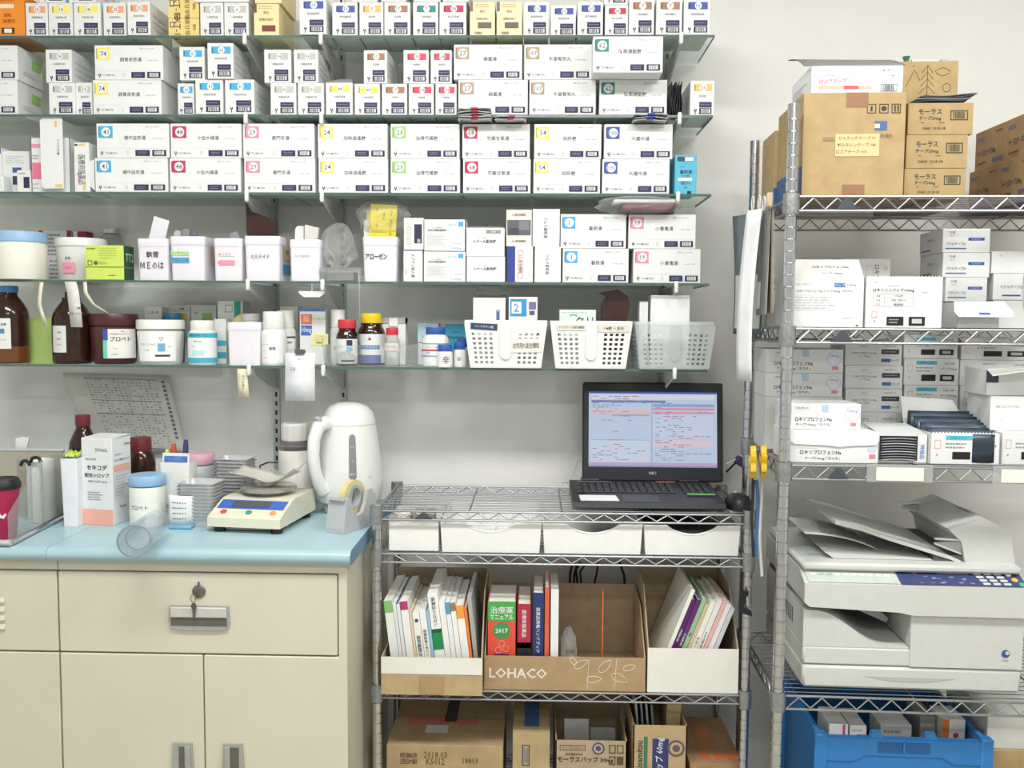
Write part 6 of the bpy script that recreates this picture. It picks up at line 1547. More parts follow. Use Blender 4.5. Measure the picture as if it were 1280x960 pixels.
for i, (u, v, sz, an) in enumerate(((0.60, 0.8, 0.018, 0.5), (0.68, 0.35, 0.018, 0.1), (0.75, 0.75, 0.02, 0.8), (0.84, 0.4, 0.02, -0.4), (0.9, 0.72, 0.015, 0.3), (0.55, 0.9, 0.012, 2.2))):
    pts = []
    for k in range(14):
        s = 2 * math.pi * k / 14
        lx_, lz_ = sz * math.cos(s), sz * 0.45 * math.sin(s) * (1 - 0.3 * math.cos(s))
        pts.append(((u - 0.5) * fw2 + lx_ * math.cos(an) - lz_ * math.sin(an), -0.0003, min(max(v * fh2 + lx_ * math.sin(an) + lz_ * math.cos(an), 0.004), fh2 - 0.002)))
    b.tube(pts, 0.0007, ink(PW), 4, closed=True)
for u in (0.64, 0.81): b.tube([((u - 0.5) * fw2, -0.0003, 0.006), ((u - 0.49) * fw2, -0.0003, fh2 - 0.004)], 0.0007, ink(PW), 4)
b.build('leaf_print', f2_, smooth=False)
f3_, fw3, fh3 = file_box('file_box', 'file box with plain white front, holding leaning magazines', 809, 927, 815, MF - 0.004, 0.27, 0.245, paper((232, 231, 224)))

def book(label, x, Y, th, h, d, lean, cover, spine=None, z=None, pages=(236, 234, 226), bands=(), cat='book', group=None, tcol=INKC):
    """stands with its spine to the room; lean > 0 tips its head to +x"""
    t = thing('book', label, cat, (x, Y, (z if z is not None else BZ + 0.0036) + abs(math.sin(lean)) * th * 0.5), (0, lean, 0), group)
    m = mat('cover_%d_%d_%d' % tuple(cover), cover, 0.45, noise=0.03)
    c = min(0.0016, th * 0.22)
    b = MB()
    b.box(-th / 2, th / 2, 0, c, 0, h, m); b.box(-th / 2, -th / 2 + c, c, d, 0, h, m); b.box(th / 2 - c, th / 2, c, d, 0, h, m)
    o = b.build('cover', t, smooth=False)
    MB().box(-th / 2 + c, th / 2 - c, c, d - 0.002, 0.002, h - 0.002, mat('page_block', pages, 0.8, noise=0.06, scale=300)).build('page_block', t, smooth=False)
    pb = MB()
    for (v0, v1, cc) in bands: pb.quad((-th / 2, -0.0004, v0 * h), (th / 2, -0.0004, v0 * h), (th / 2, -0.0004, v1 * h), (-th / 2, -0.0004, v1 * h), ink(cc))
    if spine:
        for (s_, v, size, up) in spine:
            if up: pb.text(s_, (0, -0.0009, v * h), (1, 0, 0), (0, 0, 1), size, ink(tcol), maxw=th * 0.85)
            else: pb.text(s_, (0, -0.0009, v * h), (0, 0, -1), (1, 0, 0), min(size, th * 0.7), ink(tcol), maxw=h * 0.6)
    if pb.v: pb.build('spine_print', o, smooth=False)
    return t
GB = 'booklets in the white-banded file box'
LN_ = R_(-7)
xs = MX0 + 0.043
B1 = [(0.020, 0.215, (238, 240, 238), None, [(0.86, 1, (130, 190, 110))], 'thick white booklet with green head, first in the white-banded box'),
      (0.008, 0.21, (226, 230, 236), None, [], 'thin pale booklet next to the green-headed one'),
      (0.008, 0.208, (50, 62, 110), None, [(0.3, 1, (228, 232, 236))], 'thin navy-footed booklet in the white-banded box'),
      (0.018, 0.214, (240, 240, 238), None, [(0.9, 1, (176, 60, 110))], 'white booklet with magenta head in the white-banded box'),
      (0.006, 0.19, (226, 206, 170), None, [], 'thin tan booklet in the white-banded box'),
      (0.017, 0.185, (240, 240, 238), [('調剤報酬点数表', 0.5, 0.010, 0), ('●', 0.9, 0.009, 1)], [], 'white book with bold black spine lettering and red dot'),
      (0.015, 0.195, (242, 242, 240), [('服薬指導のポイント', 0.55, 0.008, 0)], [], 'white book with small black spine lettering'),
      (0.007, 0.19, (150, 196, 226), None, [], 'thin light blue booklet in the white-banded box'),
      (0.024, 0.235, (244, 244, 242), [('医薬品のはなし', 0.8, 0.010, 0)], [(0.40, 0.58, (36, 140, 80)), (0.58, 0.62, (30, 90, 60))], 'tall white book with green foot and vertical title'),
      (0.014, 0.215, (240, 241, 240), None, [], 'plain white booklet beside the green-footed book'),
      (0.011, 0.214, (234, 240, 242), None, [(0.86, 1, (90, 160, 190))], 'white booklet with teal head in the white-banded box'),
      (0.012, 0.213, (242, 242, 240), None, [(0.9, 1, (150, 120, 110))], 'white booklet with brown head in the white-banded box'),
      (0.018, 0.206, (244, 243, 240), None, [(0.84, 1, (240, 160, 70))], 'white booklet with orange head in the white-banded box'),
      (0.006, 0.2, (236, 130, 60), None, [], 'thin orange booklet in the white-banded box')]
for th, h, c, sp_, bd, lab in B1:
    book(lab, xs + th / 2 / math.cos(LN_), -0.405, th, h, 0.235, LN_, c, sp_, bands=bd, group=GB)
    xs += (th + 0.0012) / math.cos(LN_)
pf = MB().box(-0.005, 0.005, 0, 0.23, 0, 0.225, clear('folder_film', (240, 243, 242), (226, 230, 228), 0.5, 0.3)).build('plastic_folder', None, (xs + 0.0065, -0.405, BZ + 0.005), (0, R_(-6.5), 0), smooth=False)
tag(pf, 'frosted plastic folder at the end of the white-banded file box', 'folder')
GC2 = 'books in the lettered cardboard box'
for (px, th, y0, c, sp_, bd, lab, tc) in (
    (627, 0.068, 752, (222, 84, 64), [('治療薬', 0.90, 0.018, 1), ('§マニュアル', 0.815, 0.013, 1)], [(0.77, 1, (70, 170, 76))], 'thick orange-red manual with green head and year 2017', WHITE),
    (655, 0.032, 755, (176, 44, 72), [('医療用医薬品', 0.76, 0.011, 0)], [(0, 0.53, (34, 30, 40)), (0.46, 0.53, (200, 190, 196))], 'crimson book with black foot and white vertical title', WHITE),
    (672.5, 0.026, 741, (40, 54, 110), [('医薬品情報ハンドブック', 0.60, 0.010, 0)], [], 'navy handbook with white vertical title', WHITE),
    (683.5, 0.011, 734, (214, 100, 70), None, [], 'slim orange-red book beside the navy handbook', WHITE),
    (693, 0.019, 738, (236, 236, 234), None, [], 'tall white booklet in a plastic bag beside the orange-red book', INKC)):
    x = P(px, 800, -0.385).x
    h = P(px, y0, -0.385).z - BZ - 0.0036
    o = book(lab, x, -0.385, th, h, 0.15 if px < 640 else 0.16, 0.0, c, sp_, bands=bd, group=GC2, tcol=tc)
    if px == 627:
        yb_ = MB(); n = 24
        yb_.add([(0.021 * math.cos(2 * math.pi * i / n), -0.0008, 0.021 * math.sin(2 * math.pi * i / n) + h * 0.655) for i in range(n)], [tuple(range(n))], ink((60, 150, 76)))
        yb_.text('§2017', (0, -0.0014, h * 0.655), (1, 0, 0), (0, 0, 1), 0.012, ink(WHITE), maxw=0.034)
        for i, (dx, dz) in enumerate(((0, 0.50), (0.01, 0.44), (-0.008, 0.42))):
            yb_.tube([(dx + 0.008 * math.cos(k * math.pi / 3), -0.0004, h * dz + 0.008 * math.sin(k * math.pi / 3)) for k in range(6)], 0.0006, ink((246, 180, 160)), 4, closed=True)
        yb_.quad((-0.018, -0.0008, h * 0.345), (0.018, -0.0008, h * 0.345), (0.018, -0.0008, h * 0.375), (-0.018, -0.0008, h * 0.375), ink((50, 50, 90)))
        yb_.build('year_badge', o, smooth=False)
cb_ = P(712, 790, -0.36)
bag('plastic_bag', 'crumpled clear bag beside the books in the lettered box', (cb_.x, -0.33, BZ + 0.008), (0.036, 0.12, 0.12), 52)
bo = MB().box(-0.0012, 0.0012, -0.002, 0.02, 0, 0.235, mat('orange_card', (226, 110, 50), 0.5)).build('file_divider', None, (P(752.5, 780, -0.34).x, -0.36, BZ + 0.0036), smooth=False)
MB().box(0.0012, 0.075, -0.004, 0.09, 0, 0.028, mat('orange_card')).build('foot', bo, smooth=False)
tag(bo, 'orange plastic book end standing in the lettered box', 'book end')
# leaning magazines of the white-fronted box
GM = 'magazines leaning in the white-fronted file box'
la_ = R_(21)
xs = MX1 - 0.0175 - 0.209
for th, h, c, sp_, lab in ((0.007, 0.262, (236, 236, 230), None, 'large white sheet leaning at the front of the magazines'),
                      (0.008, 0.235, (84, 30, 100), [('月刊薬事 別冊', 0.6, 0.005, 0)], 'purple-spined magazine, first of two leaning'), (0.008, 0.235, (96, 40, 112), [('月刊薬事 別冊', 0.55, 0.005, 0)], 'purple-spined magazine, second of two leaning'),
                      (0.008, 0.238, (150, 190, 150), [('薬局', 0.6, 0.005, 0)], 'pale green magazine leaning beside the purple ones'), (0.006, 0.225, (206, 190, 160), None, 'thin tan magazine leaning in the white-fronted box'),
                      (0.010, 0.23, (236, 234, 226), [('第17回 インフォーマ集', 0.45, 0.006, 0)], 'white leaning magazine with short spine title'), (0.010, 0.235, (230, 230, 224), [('2018.4 特集 腎機能と薬', 0.5, 0.006, 0)], 'white leaning magazine with long spine title'),
                      (0.007, 0.235, (226, 180, 178), None, 'pinkish leaning magazine near the rack post'), (0.009, 0.225, (232, 232, 228), None, 'plain white leaning magazine near the rack post'), (0.008, 0.215, (206, 208, 214), None, 'grey leaning magazine against the box side')):
    xs += (th + 0.0036) / 2 / math.cos(la_)
    book(lab, xs, -0.385, th + 0.0024, h, 0.21, la_, c, sp_, group=GM, tcol=INKC if c[0] > 120 else WHITE)
    xs += (th + 0.0036) / 2 / math.cos(la_)
# black cables behind
for i, (pts, lab) in enumerate(([[(716, 702), (713, 715), (712, 730), (717, 742), (722, 730), (720, 712), (726, 703)], 'coiled black cable hanging behind the books'], [[(748, 702), (746, 716), (743, 730), (742, 748)], 'thin black cable hanging behind the lettered box'], [[(774, 702), (780, 718), (781, 734), (770, 744), (756, 745)], 'black power cable with plug behind the lettered box'])):
    o = MB().tube([P(x, y, -0.045) for x, y in pts], 0.0026 + 0.0006 * (i != 1), BPLAS, 8).build('black_cable')
    if i == 0: MB().tube([P(x + 5, y + 3, -0.05) for x, y in pts], 0.003, BPLAS, 8).build('second_loop', o)
    tag(o, lab, 'cable')

# ------------------------------------------------------------------ bottom tier cartons
QZ = MZ[3] + 0.0032
def kbox(label, rect, Yf, d, col=CARD, prints=(), opened=False, name='cardboard_box', z=QZ, rz=0.0):
    x, w_, _, _ = dims(rect, Yf, z)
    h = P((rect[0] + rect[2]) / 2, rect[1], Yf).z - z
    return carton_at(label, (x, Yf + d / 2, z), w_, d, h, prints=prints, name=name, cat='box', m=kraft(col), opened=opened, wall=0.003, rot=(0, 0, rz))
DKI = (96, 78, 52)
k1 = kbox('wide brown carton with torn pink-marked lid under the file boxes', (483, 932, 629, 960), -0.38, 0.27, (190, 158, 108), [TX(0.42, 0.86, 0.10, '2018.03', DKI, maxw=0.2), TX(0.42, 0.76, 0.10, 'K5012', DKI, maxw=0.16), TX(0.72, 0.78, 0.09, '18803', DKI, maxw=0.13), TX(0.14, 0.8, 0.05, '錠剤', DKI, rot=90), TX(0.19, 0.8, 0.05, '薬品', DKI, rot=90), TX(0.24, 0.8, 0.05, '包装', DKI, rot=90),
     RC(0.12, 0.45, 0.5, 0.6, (206, 110, 110), 'pink_mark', 'top'), RC(0.55, 0.45, 0.75, 0.56, (200, 110, 116), 'pink_mark', 'top'), RC(0.45, 0.5, 0.56, 1.0, (52, 46, 40), 'tape', 'top'), RC(0.3, 0.25, 0.5, 0.42, (214, 212, 206), 'tape', 'top')])
kbox('narrow brown carton with blue tape stripe on its lid', (640.5, 917, 687.5, 960), -0.38, 0.26, (196, 164, 112), [RC(0.3, 0.15, 0.72, 0.9, (60, 110, 160), 'tape', 'top'), FR(0.25, 0.6, 0.46, 0.86, 0.012, (60, 80, 110)), BC(0.28, 0.64, 0.43, 0.82, 5, (110, 116, 120)), RC(0.55, 0.4, 0.85, 0.54, (70, 120, 160)), TX(0.7, 0.47, 0.07, '富士', WHITE), TX(0.3, 0.45, 0.06, '医薬', DKI)])
k3 = kbox('open brown carton lettered with a 30mg plaster name', (694, 926, 784, 960), -0.385, 0.24, CARD, [FR(0.06, 0.87, 0.42, 0.94, 0.008, DKI), TX(0.24, 0.905, 0.035, 'ケトプロフェン', DKI), TX(0.42, 0.745, 0.09, '§モーラスパップ 30mg', (60, 52, 46), maxw=0.78), DI(0.6, 0.9, 0.08, (70, 76, 110), 'logo'), DI(0.6, 0.9, 0.06, CARD, 'logo'), DI(0.6, 0.9, 0.036, (70, 76, 110), 'logo'), FR(0.75, 0.84, 0.84, 0.95, 0.012, DKI), FR(0.86, 0.84, 0.95, 0.95, 0.012, DKI), FR(0.75, 0.69, 0.84, 0.8, 0.012, DKI), RC(0.86, 0.69, 0.95, 0.8, DKI), TX(0.26, 0.82, 0.03, '経皮鎮痛消炎剤', DKI)], opened=True)
w_ = k3.dimensions.x
MB().box(-w_ / 2, w_ / 2, 0.116, 0.119, k3['_h'], k3['_h'] + 0.055, kraft(CARDD)).build('open_flap', k3, smooth=False)
for i, (dx, c) in enumerate(((-0.04, (176, 176, 174)), (0.045, (150, 152, 150)))):
    o = MB().box(-0.032, 0.032, -0.002, 0.002, 0, k3['_h'] - 0.01 + 0.02 * (1 - i), mat('foil_pack_%d' % i, c, 0.4, 0.2), 0.001).build('foil_packet', None, (k3.location.x + dx * 0.8, k3.location.y - 0.06, QZ + 0.0036), (R_(-14), 0, 0), smooth=False)
    tag(o, ['taller', 'shorter'][i] + ' grey packet sleeve standing in the open plaster carton', 'packet')
k4 = kbox('tall open brown carton with a navy 60mg panel, stuffed with sleeves', (791, 907, 859, 960), -0.39, 0.20, (202, 168, 114), [RC(0.36, 0.2, 0.66, 0.86, (52, 60, 110), 'dark_label'), TX(0.5, 0.66, 0.18, 'パップ 60mg', WHITE, 'dark_label', rot=270, maxw=0.42), TX(0.12, 0.66, 0.12, '§Hisamitsu', (50, 80, 70), rot=270, maxw=0.4), RC(0.2, 0.25, 0.27, 0.88, (70, 120, 90), 'dark_label'), DI(0.8, 0.76, 0.09, (96, 90, 110), 'logo'), DI(0.8, 0.76, 0.065, (202, 168, 114), 'logo'), DI(0.8, 0.76, 0.04, (96, 90, 110), 'logo')], opened=True)
for i in range(4):
    o = MB().box(-0.0025, 0.0025, -0.05, 0.05, 0, k4['_h'] + 0.03 - i * 0.004, mat('sleeve_%d' % (i % 2), ((190, 192, 196), (150, 154, 160))[i % 2], 0.45), 0.001).build('plaster_sleeve', None, (k4.location.x - 0.03 + i * 0.013, k4.location.y + 0.02, QZ + 0.0036), (0, R_(-5), 0), smooth=False)
    tag(o, ['first', 'second', 'third', 'fourth'][i] + ' silver sleeve from the edge of the 60mg carton', 'packet', 'sleeves in the 60mg carton')
o = MB().box(-0.018, 0.018, -0.05, 0.05, 0, k4['_h'] + 0.025, kraft((206, 176, 120)), 0.001).build('inner_carton', None, (k4.location.x + 0.035, k4.location.y + 0.02, QZ + 0.0036), (0, R_(2), 0), smooth=False)
tag(o, 'small tan carton standing inside the 60mg carton', 'box')
kbox('low brown carton with orange stamped squares on its lid', (862, 955, 929, 960), -0.37, 0.27, (184, 140, 88), [RC(0.25, 0.1, 0.45, 0.22, (214, 110, 60), 'stamp', 'top'), RC(0.5, 0.1, 0.7, 0.22, (214, 110, 60), 'stamp', 'top'), RC(0.75, 0.1, 0.95, 0.22, (214, 110, 60), 'stamp', 'top'), RC(0.3, 0.3, 0.6, 0.8, (196, 130, 80), 'stamp', 'top')])

# ------------------------------------------------------------------ tall rack: cartons of plasters
def rz_(k): return RZ[k] + 0.0034
def rbox(label, rect, Yf, z, d=0.12, **k):
    k.setdefault('rz', RROT)
    return carton(label, rect, Yf, z, d=d, **k)
# --- top tier
T0 = rz_(0)
ARR = [FR(0.62, 0.80, 0.71, 0.89, 0.008, (60, 54, 44), 'care_mark'), RC(0.655, 0.82, 0.675, 0.87, (60, 54, 44), 'care_mark'), FR(0.74, 0.80, 0.83, 0.89, 0.008, (60, 54, 44), 'care_mark'), DI(0.785, 0.845, 0.025, (60, 54, 44), 'care_mark'), FR(0.86, 0.80, 0.95, 0.89, 0.008, (60, 54, 44), 'care_mark'), RC(0.885, 0.815, 0.9, 0.875, (60, 54, 44), 'care_mark'), RC(0.915, 0.815, 0.93, 0.875, (60, 54, 44), 'care_mark')]
big = rbox('large brown shipping carton with handwritten slip on the tall rack', (1006, 112, 1133, 243), -0.56, T0, d=0.24, m=kraft((196, 160, 104)), name='shipping_carton',
    prints=ARR + [RC(0.42, 0.86, 0.63, 1.0, (150, 112, 82), 'tape'), RC(0.40, 0.0, 0.62, 0.12, (150, 112, 82), 'tape'), RC(0.70, 0.64, 0.82, 0.725, (70, 106, 160), 'logo'), RC(0.70, 0.66, 0.75, 0.70, (220, 210, 190), 'logo'), TX(0.78, 0.585, 0.04, 'ＨＡ冷凍便', (110, 104, 100), maxw=0.24), RC(0.2, 0.54, 0.31, 0.575, (150, 130, 100)),
            RC(0.32, 0.39, 0.75, 0.605, (222, 196, 146), 'paper_slip'), TX(0.53, 0.565, 0.036, 'セルタッチテープ 70', (60, 50, 40), 'handwriting', maxw=0.38), TX(0.53, 0.50, 0.036, 'ボルタレンテープ <40', (60, 50, 40), 'handwriting', maxw=0.38), TX(0.48, 0.435, 0.036, 'ロコアテープ <15', (60, 50, 40), 'handwriting', maxw=0.3),
            RC(0.0, 0.0, 1, 0.3, (70, 100, 150), 'blue_panel', 'left'), TX(0.6, 0.85, 0.08, '取扱注意', (60, 54, 44), face='left')])
o = rbox('second brown carton with blue foot behind the front post', (969, 142, 1000, 242), -0.32, T0, d=0.14, m=kraft((206, 172, 116)), name='shipping_carton', prints=[RC(0, 0, 1, 0.28, (70, 100, 150), 'blue_panel'), RC(0.3, 0.78, 0.8, 0.9, (80, 110, 160), 'blue_panel'), TX(0.55, 0.62, 0.16, '取扱', (60, 54, 44), rot=1)])
rt = top(big)
lo = rbox('open white carton with red katakana tape name on the shipping carton', (1016, 79, 1130, 113), -0.555, rt, d=0.17, opened=True, col=(238, 240, 242), name='tape_carton',
    prints=[TX(0.24, 0.44, 0.16, '§ロコアテープ', (190, 40, 80), maxw=0.32), FR(0.09, 0.32, 0.42, 0.56, 0.02, (226, 150, 170)), TX(0.2, 0.64, 0.06, '経皮吸収型製剤', GREY), RC(0.08, 0.13, 0.66, 0.27, (238, 180, 170), 'colour_band'), RC(0.36, 0.14, 0.52, 0.26, (214, 80, 84), 'colour_band'), TX(0.83, 0.82, 0.1, '70枚(7枚×10)', INKC, maxw=0.2), TX(0.88, 0.62, 0.08, '外用', INKC), FR(0.76, 0.04, 0.94, 0.32, 0.02, INKC), BC(0.78, 0.07, 0.92, 0.28, 12, INKC), LN(0.1, 0.1, 0.8, 0.6, 4, LGREY, 'print', 'left')])
lw, lh = lo.dimensions.x, lo['_h']
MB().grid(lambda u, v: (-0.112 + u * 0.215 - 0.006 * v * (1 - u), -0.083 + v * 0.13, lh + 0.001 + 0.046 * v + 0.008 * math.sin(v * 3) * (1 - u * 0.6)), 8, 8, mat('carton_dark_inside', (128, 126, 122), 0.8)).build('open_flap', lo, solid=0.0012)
cl = rbox('brown carton printed with cloud and tree outlines behind white carton', (1128, 76, 1199, 122), -0.36, T0, d=0.17, h=P(1163, 76, -0.36).z - T0, m=kraft((200, 166, 104)), name='printed_carton')
dcl = MB(); wc, hc_, dc = cl.dimensions.x, cl['_h'], 0.17
cz = hc_
lc = ink((130, 98, 52))
def cl_line(pts): dcl.tube([(x, -dc / 2 - 0.0003, z) for x, z in pts], 0.0008, lc, 4)
tx, tz = -0.005, cz - 0.075
for k in range(4): cl_line([(tx - 0.018 + k * 0.002, tz + k * 0.016), (tx, tz + 0.018 + k * 0.016), (tx + 0.018 - k * 0.002, tz + k * 0.016)])
cl_line([(tx, tz - 0.015), (tx, tz + 0.066)])
cl_line([(0.03 + 0.014 * math.cos(a * 0.6) + 0.004 * math.cos(a * 1.8), cz - 0.025 + 0.010 * math.sin(a * 0.6)) for a in range(11)])
cl_line([(0.04 + 0.009 * math.cos(a * 0.65), cz - 0.062 + 0.010 * math.sin(a * 0.65)) for a in range(11)])
cl_line([(-0.055, cz - 0.06), (-0.035, cz - 0.02), (-0.022, cz - 0.045)])
cl_line([(-0.04, cz - 0.012), (-0.034, cz - 0.012)])
dcl.build('outline_print', cl, smooth=False)
for (xa, xb, ya, c, nm, lb) in ((1143, 1176, 72, (226, 228, 228), 'white_tube', 'white tube lying on the cloud-printed carton'), (1120, 1126, 66, (60, 120, 90), 'green_bottle', 'small green bottle top on the cloud-printed carton'), (1180, 1189, 72, (190, 190, 186), 'silver_tube', 'small silver tube lying on the cloud-printed carton')):
    p = P((xa + xb) / 2, 76, -0.33)
    if xa == 1120:
        o = MB().lathe([(0, 0), (0.006, 0), (0.006, 0.012), (0.009, 0.02), (0, 0.022)], mat('pot_green', c, 0.4), 12).build(nm, None, (P(1133, 70, -0.32).x, -0.32, top(cl)))
    else:
        o = MB().tube([(-(xb - xa) / 2 * 0.0019, 0, 0.0085), ((xb - xa) / 2 * 0.0019, 0, 0.0085)], 0.008, mat('pot_%d' % c[0], c, 0.4), 12).build(nm, None, (p.x, -0.31, top(cl)))
    tag(o, lb, 'tube')
MP = [TX(0.34, 0.72, 0.17, '§モーラス', (50, 70, 66), maxw=0.36), TX(0.34, 0.51, 0.15, '§テープ20mg', (50, 70, 66), maxw=0.4), TX(0.22, 0.38, 0.05, '70枚', DKI), LN(0.48, 0.35, 0.6, 0.4, 1, DKI), FR(0.65, 0.45, 0.92, 0.76, 0.03, (60, 74, 60)), BC(0.69, 0.5, 0.88, 0.71, 12, (70, 70, 60)), TX(0.4, 0.2, 0.09, 'S0841 2018 08', (84, 74, 56), maxw=0.46)]
ml = [rbox('brown plaster carton, bottom of the stack of three', (1132, 206, 1208, 243), -0.55, T0, d=0.16, m=kraft((190, 154, 96)), name='plaster_carton', prints=MP, group='stacked brown plaster cartons')]
ml.append(rbox('brown plaster carton, middle of the stack of three', (1134.5, 163, 1211, 205), -0.55, top(ml[0]), d=0.16, m=kraft((190, 154, 96)), name='plaster_carton', prints=MP, group='stacked brown plaster cartons'))
ml.append(rbox('brown plaster carton, top of the stack of three under dark sleeves', (1137, 122, 1218, 162), -0.55, top(ml[1]), d=0.16, m=kraft((190, 154, 96)), name='plaster_carton', prints=MP, group='stacked brown plaster cartons'))
for i in range(4):
    o = MB().grid(lambda u, v: ((u - 0.5) * 0.115 + i * 0.006, (v - 0.5) * 0.11, 0.002 * math.sin(u * 5 + i) + 0.004 * u), 8, 6, mat('sleeve_slate_%d' % (i % 2), ((66, 72, 84), (130, 134, 138))[i % 2], 0.4, 0.2)).build('plaster_sleeve', None, (ml[2].location.x, ml[2].location.y - 0.02, top(ml[2]) + 0.003 + i * 0.0045), (0, 0, R_(3 * i - 5)), solid=0.0022)
    tag(o, ['bottom', 'second', 'third', 'top'][i] + ' slate foil sleeve lying on the brown plaster stack', 'packet', 'slate sleeves on the plaster stack')
# cartons seen from their long side, receding towards the wall
SP = [RC(0.08, 0.74, 0.3, 0.84, (104, 112, 146), 'print', 'left'), TX(0.40, 0.42, 0.2, '§モーラステープL40mg', (84, 80, 90), 'lettering', 'left', maxw=0.6), LN(0.1, 0.12, 0.5, 0.24, 1, DKI, 'print', 'left'), RC(0.6, 0.12, 0.92, 0.22, (96, 100, 124), 'print', 'left'), LN(0.7, 0.8, 0.95, 0.9, 1, DKI, 'print', 'left')]
# left face line on the shelf: X constant; find it from the far end at px 1214
XS_ = P(1211, 232, -0.20).x
for lvl in (0, 1):
    for k in (0, 1):
        y0 = -0.20 - (k + 1) * 0.152
        z0 = T0 + 0.012 + lvl * 0.0975
        o = carton_at('brown carton seen from its long side, %s layer, %s' % (('lower', 'upper')[lvl], ('nearer the wall', 'nearer the shelf front')[k]), (XS_ + 0.11 + lvl * 0.012, y0 + 0.075, z0), 0.22, 0.15, 0.097, name='plaster_carton', m=kraft((184, 146, 96)), prints=SP, group='brown cartons seen from the side')
for i, (c, lb) in enumerate((((40, 46, 66), 'dark blue flat pack under the side-on brown cartons'), ((60, 64, 80), 'slate flat pack under the side-on brown cartons'))):
    o = MB().box(-0.16, 0.16, -0.17, 0.17, 0, 0.0054, mat('flatpack_%d' % i, c, 0.4), 0.001).build('flat_pack', None, (XS_ + 0.14, -0.37, T0 + i * 0.0058), (0, 0, R_(2 * i)), smooth=False)
    tag(o, lb, 'packet')

# --- second tier
T1 = rz_(1)
LX = [RC(0.59, 0.84, 0.74, 0.93, (64, 114, 190), 'badge'), TX(0.665, 0.885, 0.07, 'パップ', WHITE, 'badge'), TX(0.83, 0.885, 0.07, '100mg', (110, 150, 206)), TX(0.46, 0.755, 0.065, 'ロキソプロフェンNa パップ100mg「タカタ」', (96, 98, 108), maxw=0.9), FR(0.03, 0.36, 0.68, 0.68, 0.006, LGREY), LN(0.05, 0.38, 0.66, 0.66, 5), TX(0.17, 0.905, 0.06, '70枚（7枚×10）', LGREY), LN(0.72, 0.18, 0.85, 0.22, 1), RC(0.9, 0.03, 0.93, 0.06, INKC)]
rbox('white poultice carton standing at the back behind the front post', (962, 290, 1047, 352), -0.36, T1, d=0.14, col=(222, 222, 218), prints=LX, name='poultice_carton')
op2 = rbox('open white poultice carton with its lid flap standing up', (990, 349, 1081, 409), -0.56, T1, d=0.15, prints=LX, name='poultice_carton', opened=True)
w_, h_ = op2.dimensions.x, op2['_h']
ff = MB().add([(-w_ / 2, -0.074, h_), (w_ / 2, -0.074, h_), (w_ * 0.5, -0.03, h_ + 0.046), (-w_ * 0.38, -0.03, h_ + 0.046)], [(0, 1, 2, 3)], paper((208, 208, 202))).build('open_flap', op2, smooth=False, solid=0.0012)  # the flap's shade is put into its greyer colour
b = MB(); ux = Vector((1, 0, 0)); uz = Vector((0, 0.044, 0.046)).normalized()
b.text('ロキソプロフェンNa', Vector((0.012, -0.0474, h_ + 0.029)) + Vector((0, -0.0012, 0.0006)), ux, uz, 0.008, ink((90, 92, 100)), maxw=w_ * 0.5)
b.text('パップ 100mg', Vector((0.012, -0.0617, h_ + 0.0140)) + Vector((0, -0.0012, 0.0006)), ux, uz, 0.008, ink((70, 110, 180)), maxw=w_ * 0.4)
b.build('lettering', ff, smooth=False)
rbox('white carton with vertical lettering half hidden between poultice cartons', (1053, 323, 1113, 409), -0.39, T1, d=0.12, col=(226, 226, 222), prints=[TX(0.72, 0.72, 0.1, 'ロキソニン', INKC, rot=90, maxw=0.4), FR(0.5, 0.55, 0.65, 0.9, 0.008, LGREY), TX(0.9, 0.86, 0.07, '◇', GREY)])
lp = rbox('white poultice carton with serrated top and table print', (1084, 345, 1179, 409), -0.565, T1, d=0.15, name='poultice_carton',
    prints=[TX(0.36, 0.735, 0.085, '§ロキソニンパップ100mg', (56, 58, 66), maxw=0.54), TX(0.36, 0.82, 0.025, '経皮吸収型鎮痛消炎剤', GREY), FR(0.09, 0.42, 0.62, 0.67, 0.006, GREY), RC(0.09, 0.50, 0.62, 0.504, GREY), RC(0.09, 0.585, 0.62, 0.589, GREY), RC(0.24, 0.42, 0.243, 0.67, GREY), TX(0.16, 0.628, 0.04, '含量', GREY), TX(0.43, 0.628, 0.045, '100mg/枚', INKC), TX(0.16, 0.545, 0.04, '包装', GREY), TX(0.43, 0.545, 0.045, '70枚（7枚×10）', INKC, maxw=0.3), TX(0.16, 0.46, 0.04, '貯法', GREY), TX(0.43, 0.46, 0.045, '室温保存', INKC), TX(0.8, 0.70, 0.045, '冷感タイプ', (140, 190, 216)), RC(0.28, 0.05, 0.5, 0.22, BLACK, 'dark_label'), LN(0.31, 0.08, 0.47, 0.19, 2, (170, 170, 170), 'dark_label'), RC(0.57, 0.05, 0.78, 0.22, BLACK, 'dark_label'), RC(0.61, 0.09, 0.74, 0.18, (200, 200, 196), 'dark_label'), FR(0.08, 0.2, 0.15, 0.32, 0.008, (220, 120, 110)), TX(0.12, 0.13, 0.05, 'μ', GREY), TX(0.12, 0.9, 0.05, '◇', GREY)])
w_, h_ = lp.dimensions.x, lp['_h']
b = MB()
for i in range(22):
    x = -w_ / 2 + 0.004 + i * (w_ - 0.008) / 22
    b.add([(x, -0.0745, h_), (x + 0.005, -0.0745, h_), (x + 0.0025, -0.0745, h_ + 0.003)], [(0, 1, 2)], paper(WHITE))
b.build('serrated_edge', lp, smooth=False)
